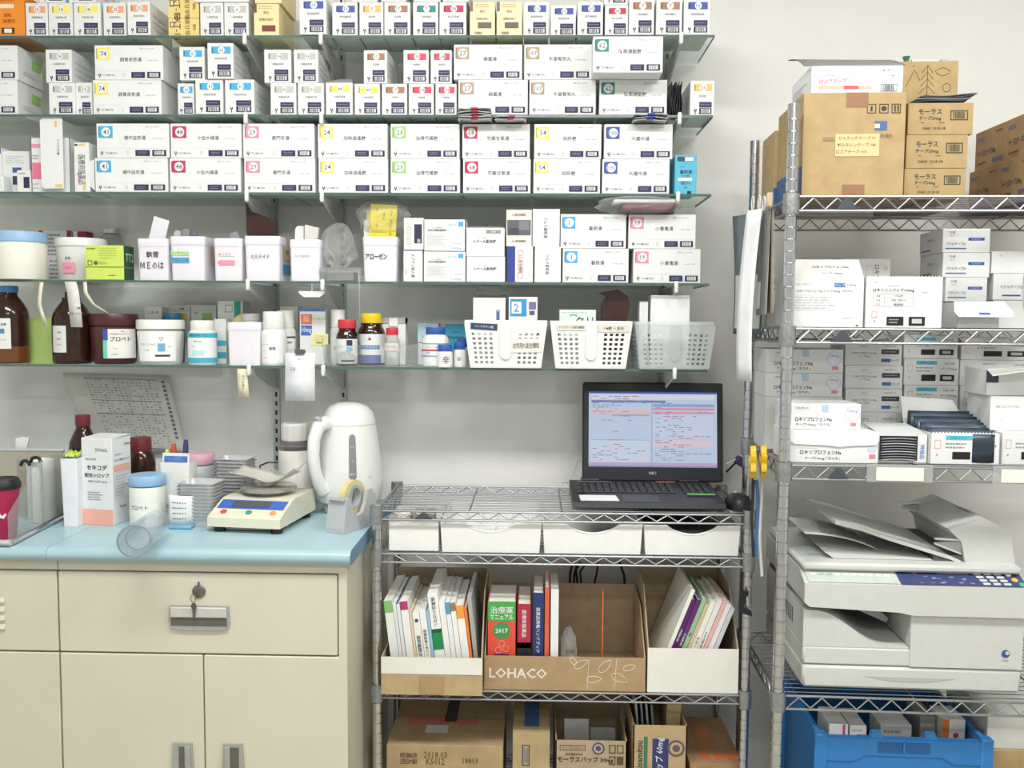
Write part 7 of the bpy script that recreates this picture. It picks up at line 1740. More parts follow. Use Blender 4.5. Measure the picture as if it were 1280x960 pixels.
PT = [TX(0.2, 0.84, 0.13, '70枚', (120, 130, 160)), TX(0.2, 0.70, 0.06, '7枚×10', GREY), TX(0.28, 0.36, 0.14, 'パテルテープ20', INKC, maxw=0.42), RC(0.54, 0.5, 0.88, 0.62, (50, 80, 160), 'colour_band'), TX(0.71, 0.56, 0.06, 'フェルビナク', WHITE, 'colour_band', maxw=0.3), RC(0.06, 0.14, 0.5, 0.19, (90, 120, 170)), TX(0.5, 0.6, 0.12, 'パテルテープ', INKC, face='left', maxw=0.5), RC(0.1, 0.14, 0.5, 0.2, (90, 120, 170), 'print', 'left')]
q3 = rbox('open white tape carton under the stack of three tape cartons', (1198, 376, 1250, 409), -0.50, T1, d=0.13, opened=True, prints=[RC(0.1, 0.4, 0.9, 0.94, (40, 44, 66), 'window')], name='tape_carton')
w_, h_ = q3.dimensions.x, q3['_h']
fo = MB().add([(-w_ * 0.62, -0.10, h_ * 0.42), (w_ * 0.66, -0.10, h_ * 0.42), (w_ * 0.72, -0.088, h_ * 0.62), (w_ * 0.62, -0.062, h_ + 0.001), (-w_ * 0.58, -0.062, h_ + 0.001), (-w_ * 0.68, -0.088, h_ * 0.62)], [(0, 1, 2, 3, 4, 5)], paper(WHITE)).build('open_flap', q3, smooth=False, solid=0.0012)
b = MB(); n_ = Vector((0, 0.038, h_ * 0.58)).normalized()
b.text('パテルテープ20', Vector((-0.02, -0.0755, h_ * 0.78)), (1, 0, 0), n_, 0.006, ink(INKC))
b.quad(Vector((0.012, -0.0735, h_ * 0.80)), Vector((0.045, -0.0735, h_ * 0.80)), Vector((0.045, -0.0685, h_ * 0.9)), Vector((0.012, -0.0685, h_ * 0.9)), ink((50, 80, 160)))
b.quad(Vector((-0.01, -0.096, h_ * 0.5)), Vector((0.014, -0.096, h_ * 0.5)), Vector((0.014, -0.0905, h_ * 0.6)), Vector((-0.01, -0.0905, h_ * 0.6)), ink((60, 90, 170)))
b.build('print', fo, smooth=False)
zq = top(q3)
prev = rbox('white tape carton with blue band, bottom of three stacked', (1183, 346, 1235, 376), -0.42, T1 + 0.062, d=0.14, prints=PT, name='tape_carton')
zb0 = prev.location.z
# it rests on a plain carton standing behind the open one
rbox('plain white carton carrying the stack of three tape cartons', (1183, 378, 1236, 409), -0.364, T1, d=0.10, h=0.0612, col=(224, 224, 220), name='tape_carton', prints=[TX(0.3, 0.5, 0.1, 'パテル', INKC, face='left')])
for lab, r4 in (('middle of three stacked', (1180, 314, 1238.5, 345)), ('top of three stacked', (1180, 283, 1239, 313))):
    prev = rbox('white tape carton with blue band, ' + lab, r4, -0.42, top(prev), d=0.14, prints=PT, name='tape_carton')
e1 = rbox('white tape carton at the picture edge behind the hoop, lower', (1243, 343, 1300, 376), -0.42, T1 + 0.066, d=0.14, prints=[TX(0.4, 0.5, 0.13, 'パテルテープ20', INKC, maxw=0.5), RC(0.2, 0.14, 0.6, 0.2, (60, 90, 160))], name='tape_carton')
rbox('plain white carton under the two cartons at the picture edge', (1243, 378, 1300, 409), -0.42, T1, d=0.14, h=0.0652, col=(224, 224, 220), name='tape_carton')
rbox('white tape carton at the picture edge behind the hoop, upper', (1241, 313, 1300, 341), -0.42, top(e1), d=0.14, col=(232, 233, 232), name='tape_carton', prints=[TX(0.2, 0.8, 0.12, '◇', GREY)])
hp = MB().tube([P(1280 + 14 - 14 * math.cos(a * 0.39) * 1.0, 365 + 45 * math.sin(a * 0.39 - 0.0), -0.55) for a in range(-4, 5)], 0.004, GPLAS, 8).build('cable_hoop')
tag(hp, 'grey cable hoop at the picture edge of the second tier', 'cable')

# --- third tier
T2 = rz_(2)
TP = [TX(0.36, 0.40, 0.17, '§ロキソプロフェンNa', (60, 62, 72), maxw=0.5), TX(0.36, 0.18, 0.15, 'テープ100mg「タカタ」', (60, 62, 72), maxw=0.52), TX(0.2, 0.83, 0.1, '70枚(7枚×10)', GREY, maxw=0.24), RC(0.47, 0.68, 0.56, 0.97, (176, 204, 222), 'seal'), DI(0.885, 0.62, 0.30, (196, 206, 230), 'badge'), DI(0.885, 0.62, 0.26, (228, 232, 240), 'badge'), TX(0.885, 0.72, 0.14, '100mg', (84, 106, 170), 'badge'), RC(0.86, 0.15, 0.94, 0.28, (220, 130, 150), 'pink_mark')]
TQ = [FR(0.08, 0.70, 0.56, 0.90, 0.012, LGREY), TX(0.32, 0.80, 0.1, 'く▽と', INKC), TX(0.34, 0.52, 0.1, 'ロキソプロフェンNa', INKC, maxw=0.44), TX(0.34, 0.38, 0.09, 'テープ50mg', INKC), TX(0.78, 0.82, 0.1, '70枚(7枚×10)', GREY, maxw=0.28), RC(0.64, 0.48, 0.95, 0.68, (56, 58, 70), 'dark_label'), LN(0.67, 0.52, 0.92, 0.64, 1, (150, 150, 150), 'dark_label'), RC(0.64, 0.14, 0.8, 0.28, (60, 104, 170), 'badge'), TX(0.88, 0.21, 0.1, 'テープ', INKC)]
TR = [RC(0.22, 0.78, 0.6, 0.92, (86, 186, 206), 'colour_band'), TX(0.41, 0.85, 0.09, 'ロキソニン', (30, 90, 110), 'colour_band'), LN(0.22, 0.48, 0.58, 0.72, 2, GREY), TX(0.82, 0.82, 0.09, '70枚 外用', GREY), TX(0.82, 0.62, 0.12, 'テープ50mg', INKC, maxw=0.3), RC(0.32, 0.16, 0.58, 0.40, BLACK, 'dark_label'), RC(0.66, 0.16, 0.92, 0.40, BLACK, 'dark_label'), RC(0.71, 0.22, 0.87, 0.34, (196, 196, 192), 'dark_label'), FR(0.06, 0.5, 0.15, 0.78, 0.015, (232, 170, 150)), TX(0.1, 0.3, 0.08, 'μ', GREY)]
bh = rbox('white tape carton with oval emblem at the back, lowest of its stack', (958, 497, 1054, 527), -0.36, T2, d=0.13, h=0.129, prints=[], col=(224, 224, 222), name='tape_carton')
z = top(bh)
for lab, r4 in (('second of its stack', (958, 467.5, 1054, 497)), ('top of its stack', (958.5, 437, 1055, 467))):
    a = rbox('white tape carton with oval emblem at the back, ' + lab, r4, -0.36, z, d=0.13, prints=TP, name='tape_carton', col=(226, 227, 226)); z = top(a)
z = T2
for lab, r4, h4 in (('lowest', (1057.5, 527, 1128, 560), 0.092), ('third', (1057.5, 498, 1128, 527), None), ('second', (1057.5, 468, 1129, 497), None), ('top', (1057.5, 436.5, 1128, 466), None)):
    a = rbox('white tape carton with dark strip label, %s of the middle stack' % lab, r4, -0.345, z, d=0.13, h=h4, prints=TQ, name='tape_carton', col=(226, 227, 226)); z = top(a)
z = T2
for lab, r4, h4 in (('lowest', (1131, 525, 1199, 557), 0.092), ('third', (1131, 491, 1198, 525), None), ('second', (1131, 457, 1199, 490), None), ('top', (1131, 427, 1198, 456), None)):
    a = rbox('white tape carton with cyan bar, %s of its back stack' % lab, r4, -0.345, z, d=0.13, h=h4, prints=TR, name='tape_carton', col=(226, 227, 226)); z = top(a)
z = T2
for lab, r4, h4 in (('lowest', (1201, 525, 1290, 557), 0.092), ('third', (1201, 491, 1290, 525), None), ('second', (1201, 457, 1290, 489), None), ('top', (1203, 427, 1290, 455), None)):
    a = rbox('white tape carton with black panels, %s of the stack at the picture edge' % lab, r4, -0.345, z, d=0.13, h=h4, prints=TR[1:], name='tape_carton', col=(226, 227, 226)); z = top(a)
# front row: opened carton, a carton on it, foil packets beside
fo1 = rbox('white tape carton at the front post with its lid tongue tucked down', (987, 544, 1099, 583), -0.57, T2, d=0.15, prints=[TX(0.36, 0.34, 0.14, '§ロキソプロフェンNa', (56, 58, 66), maxw=0.46), TX(0.38, 0.14, 0.12, 'テープ100mg「タカタ」', (56, 58, 66), maxw=0.5), LN(0.06, 0.44, 0.36, 0.5, 1), RC(0.9, 0.16, 0.97, 0.3, (226, 130, 160), 'badge'), DI(0.93, 0.52, 0.16, (206, 214, 232), 'badge')], name='tape_carton')
w_, h_ = fo1.dimensions.x, fo1['_h']
tn = MB().prism([(-w_ * 0.48, h_), (w_ * 0.5, h_), (w_ * 0.5, h_ * 0.72), (w_ * 0.46, h_ * 0.60), (w_ * 0.2, h_ * 0.57), (w_ * 0.06, h_ * 0.52), (-w_ * 0.06, h_ * 0.57), (-w_ * 0.44, h_ * 0.60), (-w_ * 0.48, h_ * 0.7)], 'y', -0.0785, -0.0765, paper((240, 241, 240))).build('lid_tongue', fo1, smooth=False)
on = rbox('white tape carton lying on the front one, oval emblem facing out', (985, 506, 1077, 538), -0.53, top(fo1), d=0.12, prints=TP, name='tape_carton')
fx = rbox('open white carton showing a pile of foil packets end-on', (1100.5, 545, 1160, 580), -0.555, T2, d=0.13, prints=[RC(0.0, 0.08, 0.8, 0.96, (38, 40, 50), 'window'), TX(0.9, 0.4, 0.1, '特価品', (80, 130, 200), rot=90)], name='tape_carton')
w_, h_ = fx.dimensions.x, fx['_h']
for i in range(9):
    MB().grid(lambda u, v: (-w_ / 2 + 0.002 + u * w_ * 0.74, -0.066 - v * 0.004, 0.006 + i * 0.0058 + 0.002 * math.sin(u * 3.1)), 10, 1, mat('foil_grey_%d' % (i % 3), ((170, 174, 176), (120, 124, 128), (146, 150, 152))[i % 3], 0.4, 0.3)).build('foil_packet', fx, solid=0.0022)
MB().add([(-w_ / 2, -0.065, h_ + 0.0006), (w_ / 2, -0.065, h_ + 0.0006), (w_ * 0.46, 0.055, h_ + 0.013), (-w_ * 0.5, 0.055, h_ + 0.013)], [(0, 1, 2, 3)], paper((214, 216, 216))).build('open_flap', fx, smooth=False, solid=0.001)
fy = rbox('open white carton crammed with dark foil sleeves, cyan bar on front', (1165, 538, 1251, 577), -0.57, T2, d=0.17, prints=TR, opened=True, name='tape_carton')
w_, h_ = fy.dimensions.x, fy['_h']
for i in range(9):
    MB().grid(lambda u, v: ((u - 0.5) * w_ * 0.94, -0.08 + i * 0.018 + 0.004 * math.sin(u * 6 + i), 0.004 + v * (h_ * 0.92 + 0.0045 * i)), 8, 3, mat('sleeve_teal_%d' % (i % 2), ((52, 66, 80), (84, 98, 112))[i % 2], 0.35, 0.3)).build('foil_sleeve', fy, solid=0.006)
fl2 = MB().add([(-w_ * 0.5, 0.082, h_), (w_ * 0.5, 0.082, h_), (w_ * 0.30, 0.10, h_ + 0.058), (-w_ * 0.52, 0.10, h_ + 0.066)], [(0, 1, 2, 3)], paper((226, 228, 226))).build('open_flap', fy, smooth=False, solid=0.0012)
b = MB()
for i in range(20):
    x = -w_ / 2 + 0.003 + i * (w_ - 0.006) / 20
    b.add([(x, -0.0845, h_), (x + 0.005, -0.0845, h_), (x + 0.0025, -0.0845, h_ + 0.003)], [(0, 1, 2)], paper(WHITE))
b.build('serrated_edge', fy, smooth=False)
z1 = rbox('white tape carton at the picture edge, lowest of the front stack', (1254, 540, 1330, 580), -0.565, T2, d=0.13, prints=TR[2:], name='tape_carton')
z2 = rbox('white tape carton at the picture edge, middle of the front stack', (1239, 497, 1310, 540), -0.53, top(z1), d=0.12, prints=[TX(0.3, 0.7, 0.09, 'ロキソニン テープ100', GREY, maxw=0.4), TX(0.2, 0.3, 0.1, '）', GREY)], name='tape_carton')
z3 = rbox('open white carton with turned-back lid on the edge stack', (1234, 463, 1310, 496), -0.52, top(z2), d=0.11, opened=True, prints=[RC(0.0, 0.5, 0.2, 0.95, (60, 66, 84), 'window')], name='tape_carton')
w_, h_ = z3.dimensions.x, z3['_h']
MB().add([(-w_ * 0.5, -0.055, h_), (w_ * 0.5, -0.055, h_ + 0.004), (w_ * 0.5, -0.115, h_ + 0.012), (-w_ * 0.55, -0.10, h_ - 0.012)], [(0, 1, 2, 3)], paper((222, 224, 220))).build('open_flap', z3, smooth=False, solid=0.0014)

# ------------------------------------------------------------------ copier on the fourth tier
T3 = rz_(3)
PY = -0.565
cx0, cx1 = P(1004, 850, PY).x, P(1274, 850, PY).x
CW = cx1 - cx0
cop = thing('copier', 'pale grey desktop copier with document feeder and navy control panel', 'copier', ((cx0 + cx1) / 2, PY, T3), (0, 0, RROT))
pg = mat('copier_grey', (206, 208, 204), 0.5, noise=0.02)
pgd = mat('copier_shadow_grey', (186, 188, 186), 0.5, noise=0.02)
def zc(y, Y=PY): return P(1140, y, Y).z - T3
def xc(x, y=800, Y=PY): return P(x, y, Y).x - cop.location.x
H = CW / 2
DP = 0.385
z_tray, z_body = zc(834), zc(762)
MB().box(-H, H, 0.0, DP, 0.004, z_tray - 0.002, pg, 0.006).build('paper_tray', cop)
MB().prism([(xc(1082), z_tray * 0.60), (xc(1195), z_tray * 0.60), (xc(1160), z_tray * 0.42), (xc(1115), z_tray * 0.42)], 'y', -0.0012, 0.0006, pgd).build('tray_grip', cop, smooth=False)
MB().box(-H, H, 0.002, DP, z_tray - 0.0005, zc(812), pg, 0.004).build('lower_body', cop)
xr = xc(1138)
MB().box(xr, H, 0.001, DP, zc(812), z_body, pg, 0.005).build('main_body', cop)
MB().box(xr + 0.0, H, 0.0, 0.001, z_tray + 0.001, z_body - 0.006, pg).build('front_door', cop, smooth=False)
# output ramp sweeping down towards the body
ramp = [(-H, zc(812))] + [(-H + (xr + H) * i / 14, zc(812) + (zc(766) - zc(812)) * (0.5 + 0.5 * math.cos(math.pi * min(1, max(0, (i / 14 - 0.10) / 0.72)))) * 0.95 + 0.003) for i in range(15)] + [(xr, zc(812))]
MB().prism(ramp, 'y', 0.004, DP, pg).build('output_tray', cop, angle=50)
MB().prism([(xc(1070), zc(775)), (xc(1130), zc(800)), (xc(1134), zc(795)), (xc(1110), zc(775))], 'y', 0.12, 0.25, pg).build('paper_stop', cop, smooth=False)
MB().box(-H + 0.006, xr, 0.22, DP, zc(812), z_body, mat('copier_dark', (92, 94, 94), 0.6)).build('exit_slot', cop, smooth=False)
for i in range(5): MB().box(-H - 0.0006, -H, 0.10 + i * 0.018, 0.108 + i * 0.018, zc(800), zc(780), mat('copier_dark')).build('side_vent', cop, smooth=False)
# scanner bed
zs0, zs1 = zc(762), zc(724)
x0s, x1s = xc(1007, 745) - 0.003, H + 0.004
MB().prism([(x0s, zs0 + 0.014), (x0s + 0.012, zs0 + 0.004), (xc(1120), zs0 - 0.004), (xr, zs0 - 0.010), (x1s, zs0 - 0.010), (x1s, zs1 - 0.012), (x0s, zs1 - 0.012)], 'y', -0.012, DP + 0.005, pg).build('scanner_bed', cop, smooth=False)
# sloping control deck
def deck(u, v, e=0.0): return (x0s + (x1s - x0s) * u, -0.012 + v * 0.05 - e * 0.3, zs1 - 0.012 + v * 0.020 + e)
MB().prism([(-0.012, zs1 - 0.013), (0.04, zs1 + 0.0075), (DP + 0.005, zs1 + 0.0075), (DP + 0.005, zs1 - 0.013)], 'x', x0s, x1s, pg).build('control_deck', cop, smooth=False)
def dq(name, u0, u1, v0, v1, m, e, parent=cop): return MB().quad(deck(u0, v0, e), deck(u1, v0, e), deck(u1, v1, e), deck(u0, v1, e), m).build(name, parent, smooth=False)
dq('green_strip', 0.02, 0.43, 0.10, 0.95, mat('deck_green', (196, 206, 196), 0.5), 0.0008)
cpn = dq('control_panel', 0.435, 0.995, 0.06, 0.97, mat('panel_navy', (62, 72, 118), 0.4), 0.0008)
b = MB()
rn = random.Random(8)
for i in range(10):
    u = 0.04 + i * 0.037; b.quad(deck(u, 0.55, .0014), deck(u + 0.025, 0.55, .0014), deck(u + 0.025, 0.72, .0014), deck(u, 0.72, .0014), ink(rn.choice(((222, 226, 222), (170, 180, 172)))))
for i in range(14):
    u = 0.45 + 0.30 * rn.random(); v = 0.15 + 0.65 * rn.random(); b.quad(deck(u, v, .0014), deck(u + 0.02, v, .0014), deck(u + 0.02, v + 0.06, .0014), deck(u, v + 0.06, .0014), ink(rn.choice(((150, 160, 200), (120, 130, 180), (206, 130, 120)))))
b.quad(deck(0.62, 0.8, .0015), deck(0.76, 0.8, .0015), deck(0.76, 0.93, .0015), deck(0.62, 0.93, .0015), ink((150, 160, 168)))
b.text('SHARP', deck(0.51, 0.88, .0016), (1, 0, 0), Vector((0, 0.05, 0.020)).normalized(), 0.005, ink((200, 206, 220)))
b.build('panel_print', cpn, smooth=False)
kme = mesh_of('button', MB().box(-0.008, 0.008, -0.004, 0.004, 0, 0.002, mat('button_grey', (206, 208, 206), 0.4), 0.001))
for r_ in range(4):
    for c_ in range(3):
        link_copy(kme, 'button', cpn, deck(0.80 + c_ * 0.046 + r_ * 0.006, 0.86 - r_ * 0.22, 0.0012), (math.atan(0.4), 0, 0))
for (u, v, c) in ((0.955, 0.5, (226, 190, 70)), (0.975, 0.2, (80, 176, 150)), (0.94, 0.86, (206, 208, 206))):
    MB().lathe([(0.007, 0), (0.007, 0.002), (0.005, 0.003), (0, 0.003)], mat('btn_%d' % c[0], c, 0.4), 14).build('button', cpn, deck(u, v, 0.001), (math.atan(0.4), 0, 0))
# document cover
zl0 = zs1 + 0.009; zl1 = zc(706, PY + 0.02)
MB().box(x0s + 0.002, x1s - 0.002, 0.02, DP + 0.004, zl0, zl1, pg, 0.006).build('document_cover', cop)
MB().quad((x0s + 0.03, 0.09, zl1 + 0.0008), (x0s + 0.075, 0.09, zl1 + 0.0008), (x0s + 0.075, 0.115, zl1 + 0.0008), (x0s + 0.03, 0.115, zl1 + 0.0008), ink((176, 200, 210))).build('blue_sticker', cop, smooth=False)
# document feeder
xf = xc(1196, 690, PY + 0.06)
zf = lambda y: P(1200, y, PY + 0.06).z - T3
MB().prism([(xf + 0.012, zl1), (xf + 0.002, zf(676)), (xf - 0.028, zf(660)), (xf + 0.05, zf(646)), (xf + 0.115, zf(664)), (x1s - 0.012, zf(682)), (x1s - 0.004, zl1)], 'y', 0.05, 0.345, pg).build('feeder_body', cop, angle=30)
MB().quad((xf + 0.045, 0.12, zf(646) + 0.001), (xf + 0.075, 0.12, zf(651.5) + 0.001), (xf + 0.075, 0.2, zf(651.5) + 0.001), (xf + 0.045, 0.2, zf(646) + 0.001), ink((140, 140, 142))).build('feeder_print', cop, smooth=False)
# lower exit plate, upper feed tray, guide
x2 = xc(1043, 660, PY + 0.06); 
def slab(pts, y0, y1, nm, th=0.008, m=pg): return MB().prism([(a, b_) for a, b_ in pts] + [(a, b_ - th) for a, b_ in reversed(pts)], 'y', y0, y1, m).build(nm, cop, angle=40)
slab([(x2, zf(653)), (x2 + 0.06, zf(661)), (x2 + 0.12, zf(672)), (xf - 0.02, zf(694)), (xf + 0.005, zf(700))], 0.055, 0.34, 'feed_tray')
slab([(xf - 0.055, zf(672)), (xf + 0.004, zf(673)), (xf + 0.004, zf(690)), (xf - 0.055, zf(678))], 0.055, 0.062, 'paper_guide', 0.004)
slab([(xf - 0.075, zf(648)), (xf - 0.02, zf(648)), (xf - 0.02, zf(660)), (xf - 0.06, zf(655))], 0.25, 0.258, 'paper_guide', 0.004)
MB().prism([(x2 + 0.0, zl1 + 0.001), (x2 - 0.02, zl1 + 0.014), (xf - 0.06, zl1 + 0.004), (xf - 0.055, zl1 + 0.001)], 'y', 0.06, 0.33, pg).build('exit_plate', cop, smooth=False)
MB().box(xf - 0.055, xf + 0.012, 0.06, 0.335, zl1, zf(694), mat('copier_dark')).build('exit_slot', cop, smooth=False)
lgx = xc(1255, 815); lgz = zc(814)
b = MB(); n = 18
b.add([(lgx + 0.009 * math.cos(2 * math.pi * i / n), -0.001, lgz + 0.009 * math.sin(2 * math.pi * i / n)) for i in range(n)], [tuple(range(n))], ink((60, 80, 140)))
b.add([(lgx + 0.003 + 0.0045 * math.cos(2 * math.pi * i / n), -0.0014, lgz + 0.002 + 0.0045 * math.sin(2 * math.pi * i / n)) for i in range(n)], [tuple(range(n))], ink((196, 206, 220)))
b.text('imagio', (lgx, -0.001, lgz - 0.015), (1, 0, 0), (0, 0, 1), 0.005, ink((130, 132, 136)))
b.build('logo', cop, smooth=False)
# printed sheet resting on the exit plate
sx, sz = cop.location.x, cop.location.z
def shf(u, v): return (xc(1010, 660) + 0.02 + u * 0.165, 0.09 + v * 0.19, zl1 + 0.050 - 0.032 * u + 0.008 * math.sin(u * 3) - 0.012 * max(0, u - 0.75))
mm = cop.matrix_basis
o = MB().grid(lambda u, v: mm @ Vector(shf(u, v)), 10, 8, pm).build('printed_sheet', solid=0.0004)
tag(o, 'printed sheet lying in the copier document tray', 'paper')
b = MB()
for j in range(16):
    u = 0.28 + j * 0.042
    for k in range(5):
        if rn.random() < 0.75:
            v = 0.12 + k * 0.15
            b.quad(*[mm @ (Vector(shf(a, c)) + Vector((0, 0, 0.0009))) for a, c in ((u, v), (u + 0.02, v), (u + 0.02, v + 0.11), (u, v + 0.11))], ink((120, 120, 124)))
b.build('line_print', o, smooth=False)

# ------------------------------------------------------------------ bottom tier: blue crate and neighbours
T4 = rz_(4)
bx0, bx1 = P(1027, 935, -0.55).x, P(1232, 935, -0.55).x
BW = bx1 - bx0
bm_ = mat('blue_crate', (44, 122, 190), 0.4, noise=0.03)
BH = P(1130, 922, -0.55).z - T4
cr = thing('blue_crate', 'bright blue folding plastic crate full of small medicine boxes', 'crate', ((bx0 + bx1) / 2, -0.55, T4), (0, 0, RROT))
BDp = 0.33
MB().box(-BW / 2, BW / 2, 0.012, BDp - 0.012, 0, 0.006, bm_).build('bottom', cr, smooth=False)
for s in (-1, 1):
    MB().box(s * BW / 2 - 0.006, s * BW / 2 + 0.006, 0.0, BDp, 0, BH, bm_, 0.003).build('side_wall', cr)
    MB().box(s * BW / 2 - 0.014, s * BW / 2 + 0.014, -0.006, 0.02, 0, BH + 0.004, bm_, 0.004).build('corner_post', cr)
    MB().box(s * BW / 2 - 0.014, s * BW / 2 + 0.014, BDp - 0.02, BDp + 0.004, 0, BH + 0.004, bm_, 0.004).build('corner_post', cr)
for y in (0.0, BDp - 0.012):
    hb = BH * 0.99
    b = MB()
    w2 = BW / 2 - 0.013
    b.prism([(-w2, 0), (w2, 0), (w2, hb), (0.075, hb), (0.07, hb + 0.014), (0.05, hb + 0.014), (0.045, hb), (-0.045, hb), (-0.05, hb + 0.014), (-0.07, hb + 0.014), (-0.075, hb), (-w2, hb)], 'y', y, y + 0.012, bm_)
    wl = b.build('end_wall', cr, smooth=False)
    if y == 0:
        MB().box(-0.058, 0.058, -0.004, -0.0002, hb - 0.032, hb - 0.008, mat('crate_recess', (30, 92, 150), 0.5)).build('hand_hole', wl, smooth=False)
        MB().prism([(-w2, hb - 0.002), (w2, hb - 0.002), (w2, hb - 0.055), (0.11, hb - 0.055), (0.085, hb - 0.04), (-0.085, hb - 0.04), (-0.11, hb - 0.055), (-w2, hb - 0.055)], 'y', -0.0028, -0.0002, bm_).build('raised_panel', wl, smooth=False)
        MB().box(-0.002, 0.002, -0.0062, -0.0042, hb - 0.032, hb - 0.008, bm_).build('hole_rib', wl, smooth=False)
cyb = -0.55
for (px0, px1, yt, Yf, d, c, pr, lab) in ((1037, 1061, 905, -0.50, 0.10, (232, 232, 230), [RC(0.7, 0, 0.85, 1, (206, 80, 150), 'stripe'), LN(0.1, 0.6, 0.6, 0.9, 3, GREY)], 'white box with magenta stripe in the blue crate'),
        (1063, 1084, 907, -0.50, 0.10, (226, 226, 222), [RC(0.4, 0.80, 0.95, 0.93, NAVY, 'dark_label'), LN(0.1, 0.94, 0.9, 0.99, 1)], 'white box with navy label in the blue crate'),
        (1101, 1140, 906, -0.47, 0.08, (222, 224, 222), [LN(0.1, 0.75, 0.9, 0.97, 4, GREY)], 'wide grey-white box in the middle of the blue crate'),
        (1150, 1170, 896, -0.44, 0.09, (150, 150, 142), [LN(0.1, 0.6, 0.9, 0.97, 5, (190, 190, 186))], 'grey-green box in the blue crate'),
        (1178, 1207, 899, -0.47, 0.08, (234, 234, 230), [RC(0, 0.84, 0.3, 1.0, (232, 130, 60), 'badge'), DI(0.6, 0.87, 0.022, (190, 60, 90), 'badge')], 'white box with orange corner in the blue crate')):
    x, w_, _, _ = dims((px0, yt, px1, 940), Yf, T4)
    h = P((px0 + px1) / 2, yt, Yf).z - T4 - 0.008
    carton_at(lab, (x, Yf + d / 2, T4 + 0.0072), w_, d, h, col=c, prints=pr, rot=(0, 0, RROT))
x, w_, _, _ = dims((1240, 940, 1330, 955), -0.52, T4)
hk_ = P(1260, 938, -0.52).z - T4
kx = carton_at('brown carton beside the blue crate', (x, -0.40, T4), w_, 0.24, hk_, m=kraft((196, 160, 100)), name='cardboard_box', rot=(0, 0, RROT))
hw = P(1260, 893, -0.52).z - top(kx)
carton_at('off-white carton resting on the brown one beside the blue crate', (x - 0.006, -0.40, top(kx)), w_, 0.23, hw, col=(206, 206, 198), name='cardboard_box', rot=(0, 0, RROT))

# ------------------------------------------------------------------ hanging between the racks
hx = RX - 0.030
def hung(name, label, px, y0, y1, Y, w_, th, m, rz, cat, bend=0.0, curl=None):
    a, b_ = P(px, y0, Y), P(px, y1, Y)
    h = a.z - b_.z
    f = lambda u, v: ((u - 0.5) * w_, bend * math.sin(v * 2.2), -v * h + (curl or 0) * 0)
    o = MB().grid(f, 4, 10, m).build(name, None, (a.x, Y, a.z), (0, 0, rz), solid=th)
    return tag(o, label, cat), h
pz = P(945, 252, -0.36)
pst, h = hung('hanging_leaflet', 'slate blue leaflet in a clear sleeve hanging beside the tall rack', 933, 268, 418, -0.36, 0.10, 0.0012, mat('leaflet_slate', (92, 100, 106), 0.35, noise=0.35, scale=14), R_(-62), 'leaflet', 0.012)
MB().grid(lambda u, v: ((u - 0.5) * 0.09, 0.012 * math.sin((0.5 + v * 0.45) * 2.2) - 0.0016, -(0.5 + v * 0.45) * h), 2, 4, mat('leaflet_pale', (176, 186, 178), 0.4, noise=0.1)).build('pale_panel', pst)
ws, h = hung('hanging_paper', 'curling white sheet hanging from a hook beside the tall rack', 943, 262, 476, -0.46, 0.05, 0.0006, mat('thin_paper'), R_(-60), 'paper', -0.022)
w2s, h = hung('hanging_paper', 'short white slip hanging over the curling sheet', 953, 352, 386, -0.46, 0.03, 0.0006, paper(WHITE), R_(-30), 'paper', 0.0)
for i, (px, y0, y1, lab) in enumerate(((957, 264, 394, 'thin ring-bound notepad hanging edge-on by the rack post'), (961, 264, 392, 'cardboard-backed notepad hanging edge-on by the rack post'))):
    a = P(px, y0, -0.47); b_ = P(px, y1, -0.47)
    o = MB().box(-0.0022, 0.0022, -0.05, 0.06, -(a.z - b_.z), 0, mat('pad_%d' % i, ((120, 122, 120), (150, 136, 116))[i], 0.6), 0.0008).build('notepad', None, (a.x, -0.47, a.z), (0, R_(1 - 2 * i), R_(-4)), smooth=False)
    MB().box(0.0023, 0.0034, -0.048, 0.058, -(a.z - b_.z) + 0.003, -0.004, paper((228, 228, 222))).build('pages', o, smooth=False)
    tag(o, lab, 'notepad')
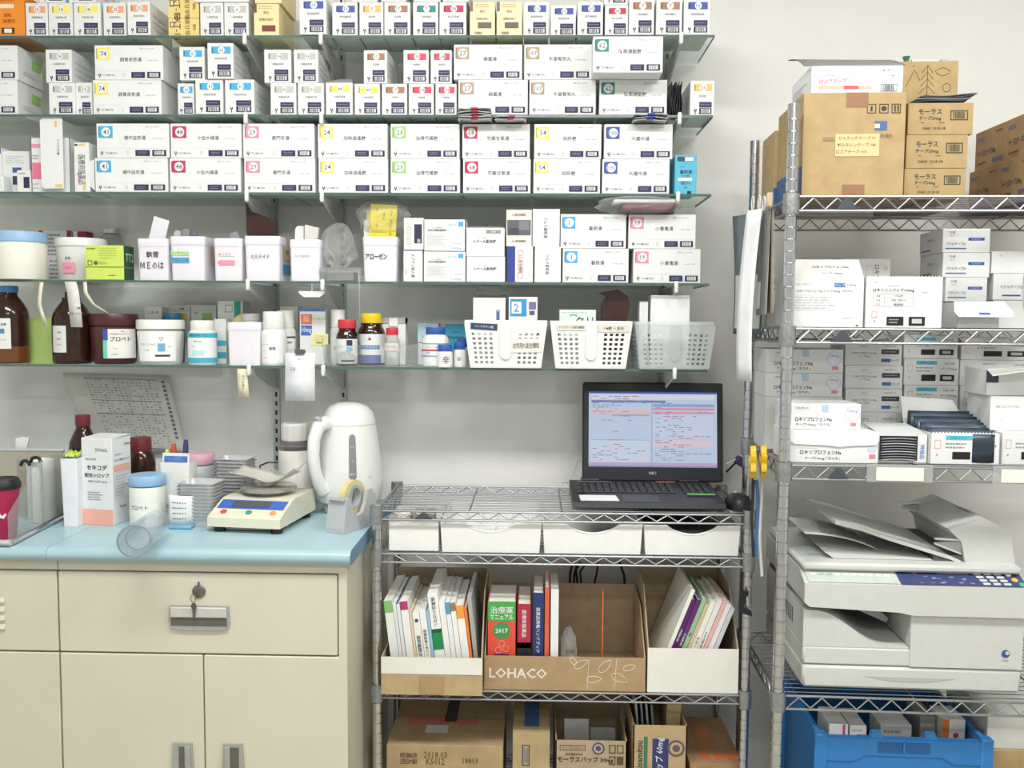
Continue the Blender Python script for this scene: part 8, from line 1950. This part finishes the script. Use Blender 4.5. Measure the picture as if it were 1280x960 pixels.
for i, (px, y) in enumerate(((941, 254), (949, 253), (955, 254))):
    c = P(px, y, -0.42 - 0.02 * i)
    o = MB().tube([(0.0, 0.012 * math.cos(a * 0.7), 0.016 * math.sin(a * 0.7)) for a in range(9)], 0.0018, WPLAS, 6, closed=True).build('hook_ring', None, c)
    tag(o, ['hindmost', 'middle', 'foremost'][i] + ' white ring hook holding papers on the tall rack', 'hook')
c = P(962, 250, -0.53)
tag(MB().box(-0.007, 0.007, -0.008, 0.008, -0.016, 0.016, mat('tan_clip', (206, 190, 160), 0.5), 0.003).build('clothes_peg', None, c), 'tan plastic peg clipped to the tall rack beside the post', 'peg')
# yellow lobed clamp knobs with cords
ylm = mat('clamp_yellow', (226, 186, 40), 0.4)
for i, (px, lab) in enumerate(((941, 'yellow lobed knob nearer the notebook computer'), (954, 'yellow lobed knob nearer the tall rack post'))):
    c = P(px, 577, -0.50)
    b = MB(); pts = []
    for k in range(40):
        a = 2 * math.pi * k / 40; r = 0.034 * (1 + 0.14 * math.cos(a * 7))
        pts.append((r * math.cos(a), r * math.sin(a)))
    b.prism(pts, 'x', -0.006, 0.006, ylm)
    o = b.build('lobed_knob', None, c, (0, 0, R_(-10)), angle=50)
    MB().lathe([(0.012, -0.009), (0.014, 0), (0.012, 0.009)], ylm, 16).build('hub', o, rot=(0, R_(90), 0))
    tag(o, lab, 'knob')
for i, (px, c, lab) in enumerate(((946, (60, 110, 170), 'blue cord hanging below the yellow knobs'), (951, (206, 208, 206), 'white cord hanging below the yellow knobs'), (941, (40, 40, 46), 'black cord hanging below the yellow knobs'))):
    pts = [P(px + math.sin(k * 1.3 + i) * 1.5, 600 + k * 24, -0.47) for k in range(5 + (i == 1))]
    tag(MB().tube(pts, 0.0036, mat('cord_%d' % i, c, 0.5), 8).build('hanging_cable'), lab, 'cord')
c = P(932, 738, -0.42)
o = MB().prism([(-0.012, 0), (0.006, 0), (0.006, -0.012), (-0.002, -0.014), (-0.004, -0.04), (0.014, -0.05), (0.016, -0.062), (-0.016, -0.052), (-0.016, -0.038), (-0.012, -0.012)], 'y', -0.006, 0.006, BPLAS).build('cable_clip', None, c, smooth=False)
tag(o, 'black plastic clip hanging on the low rack post', 'clip')
for o_ in COL.objects:
    if '_h' in o_: del o_['_h']
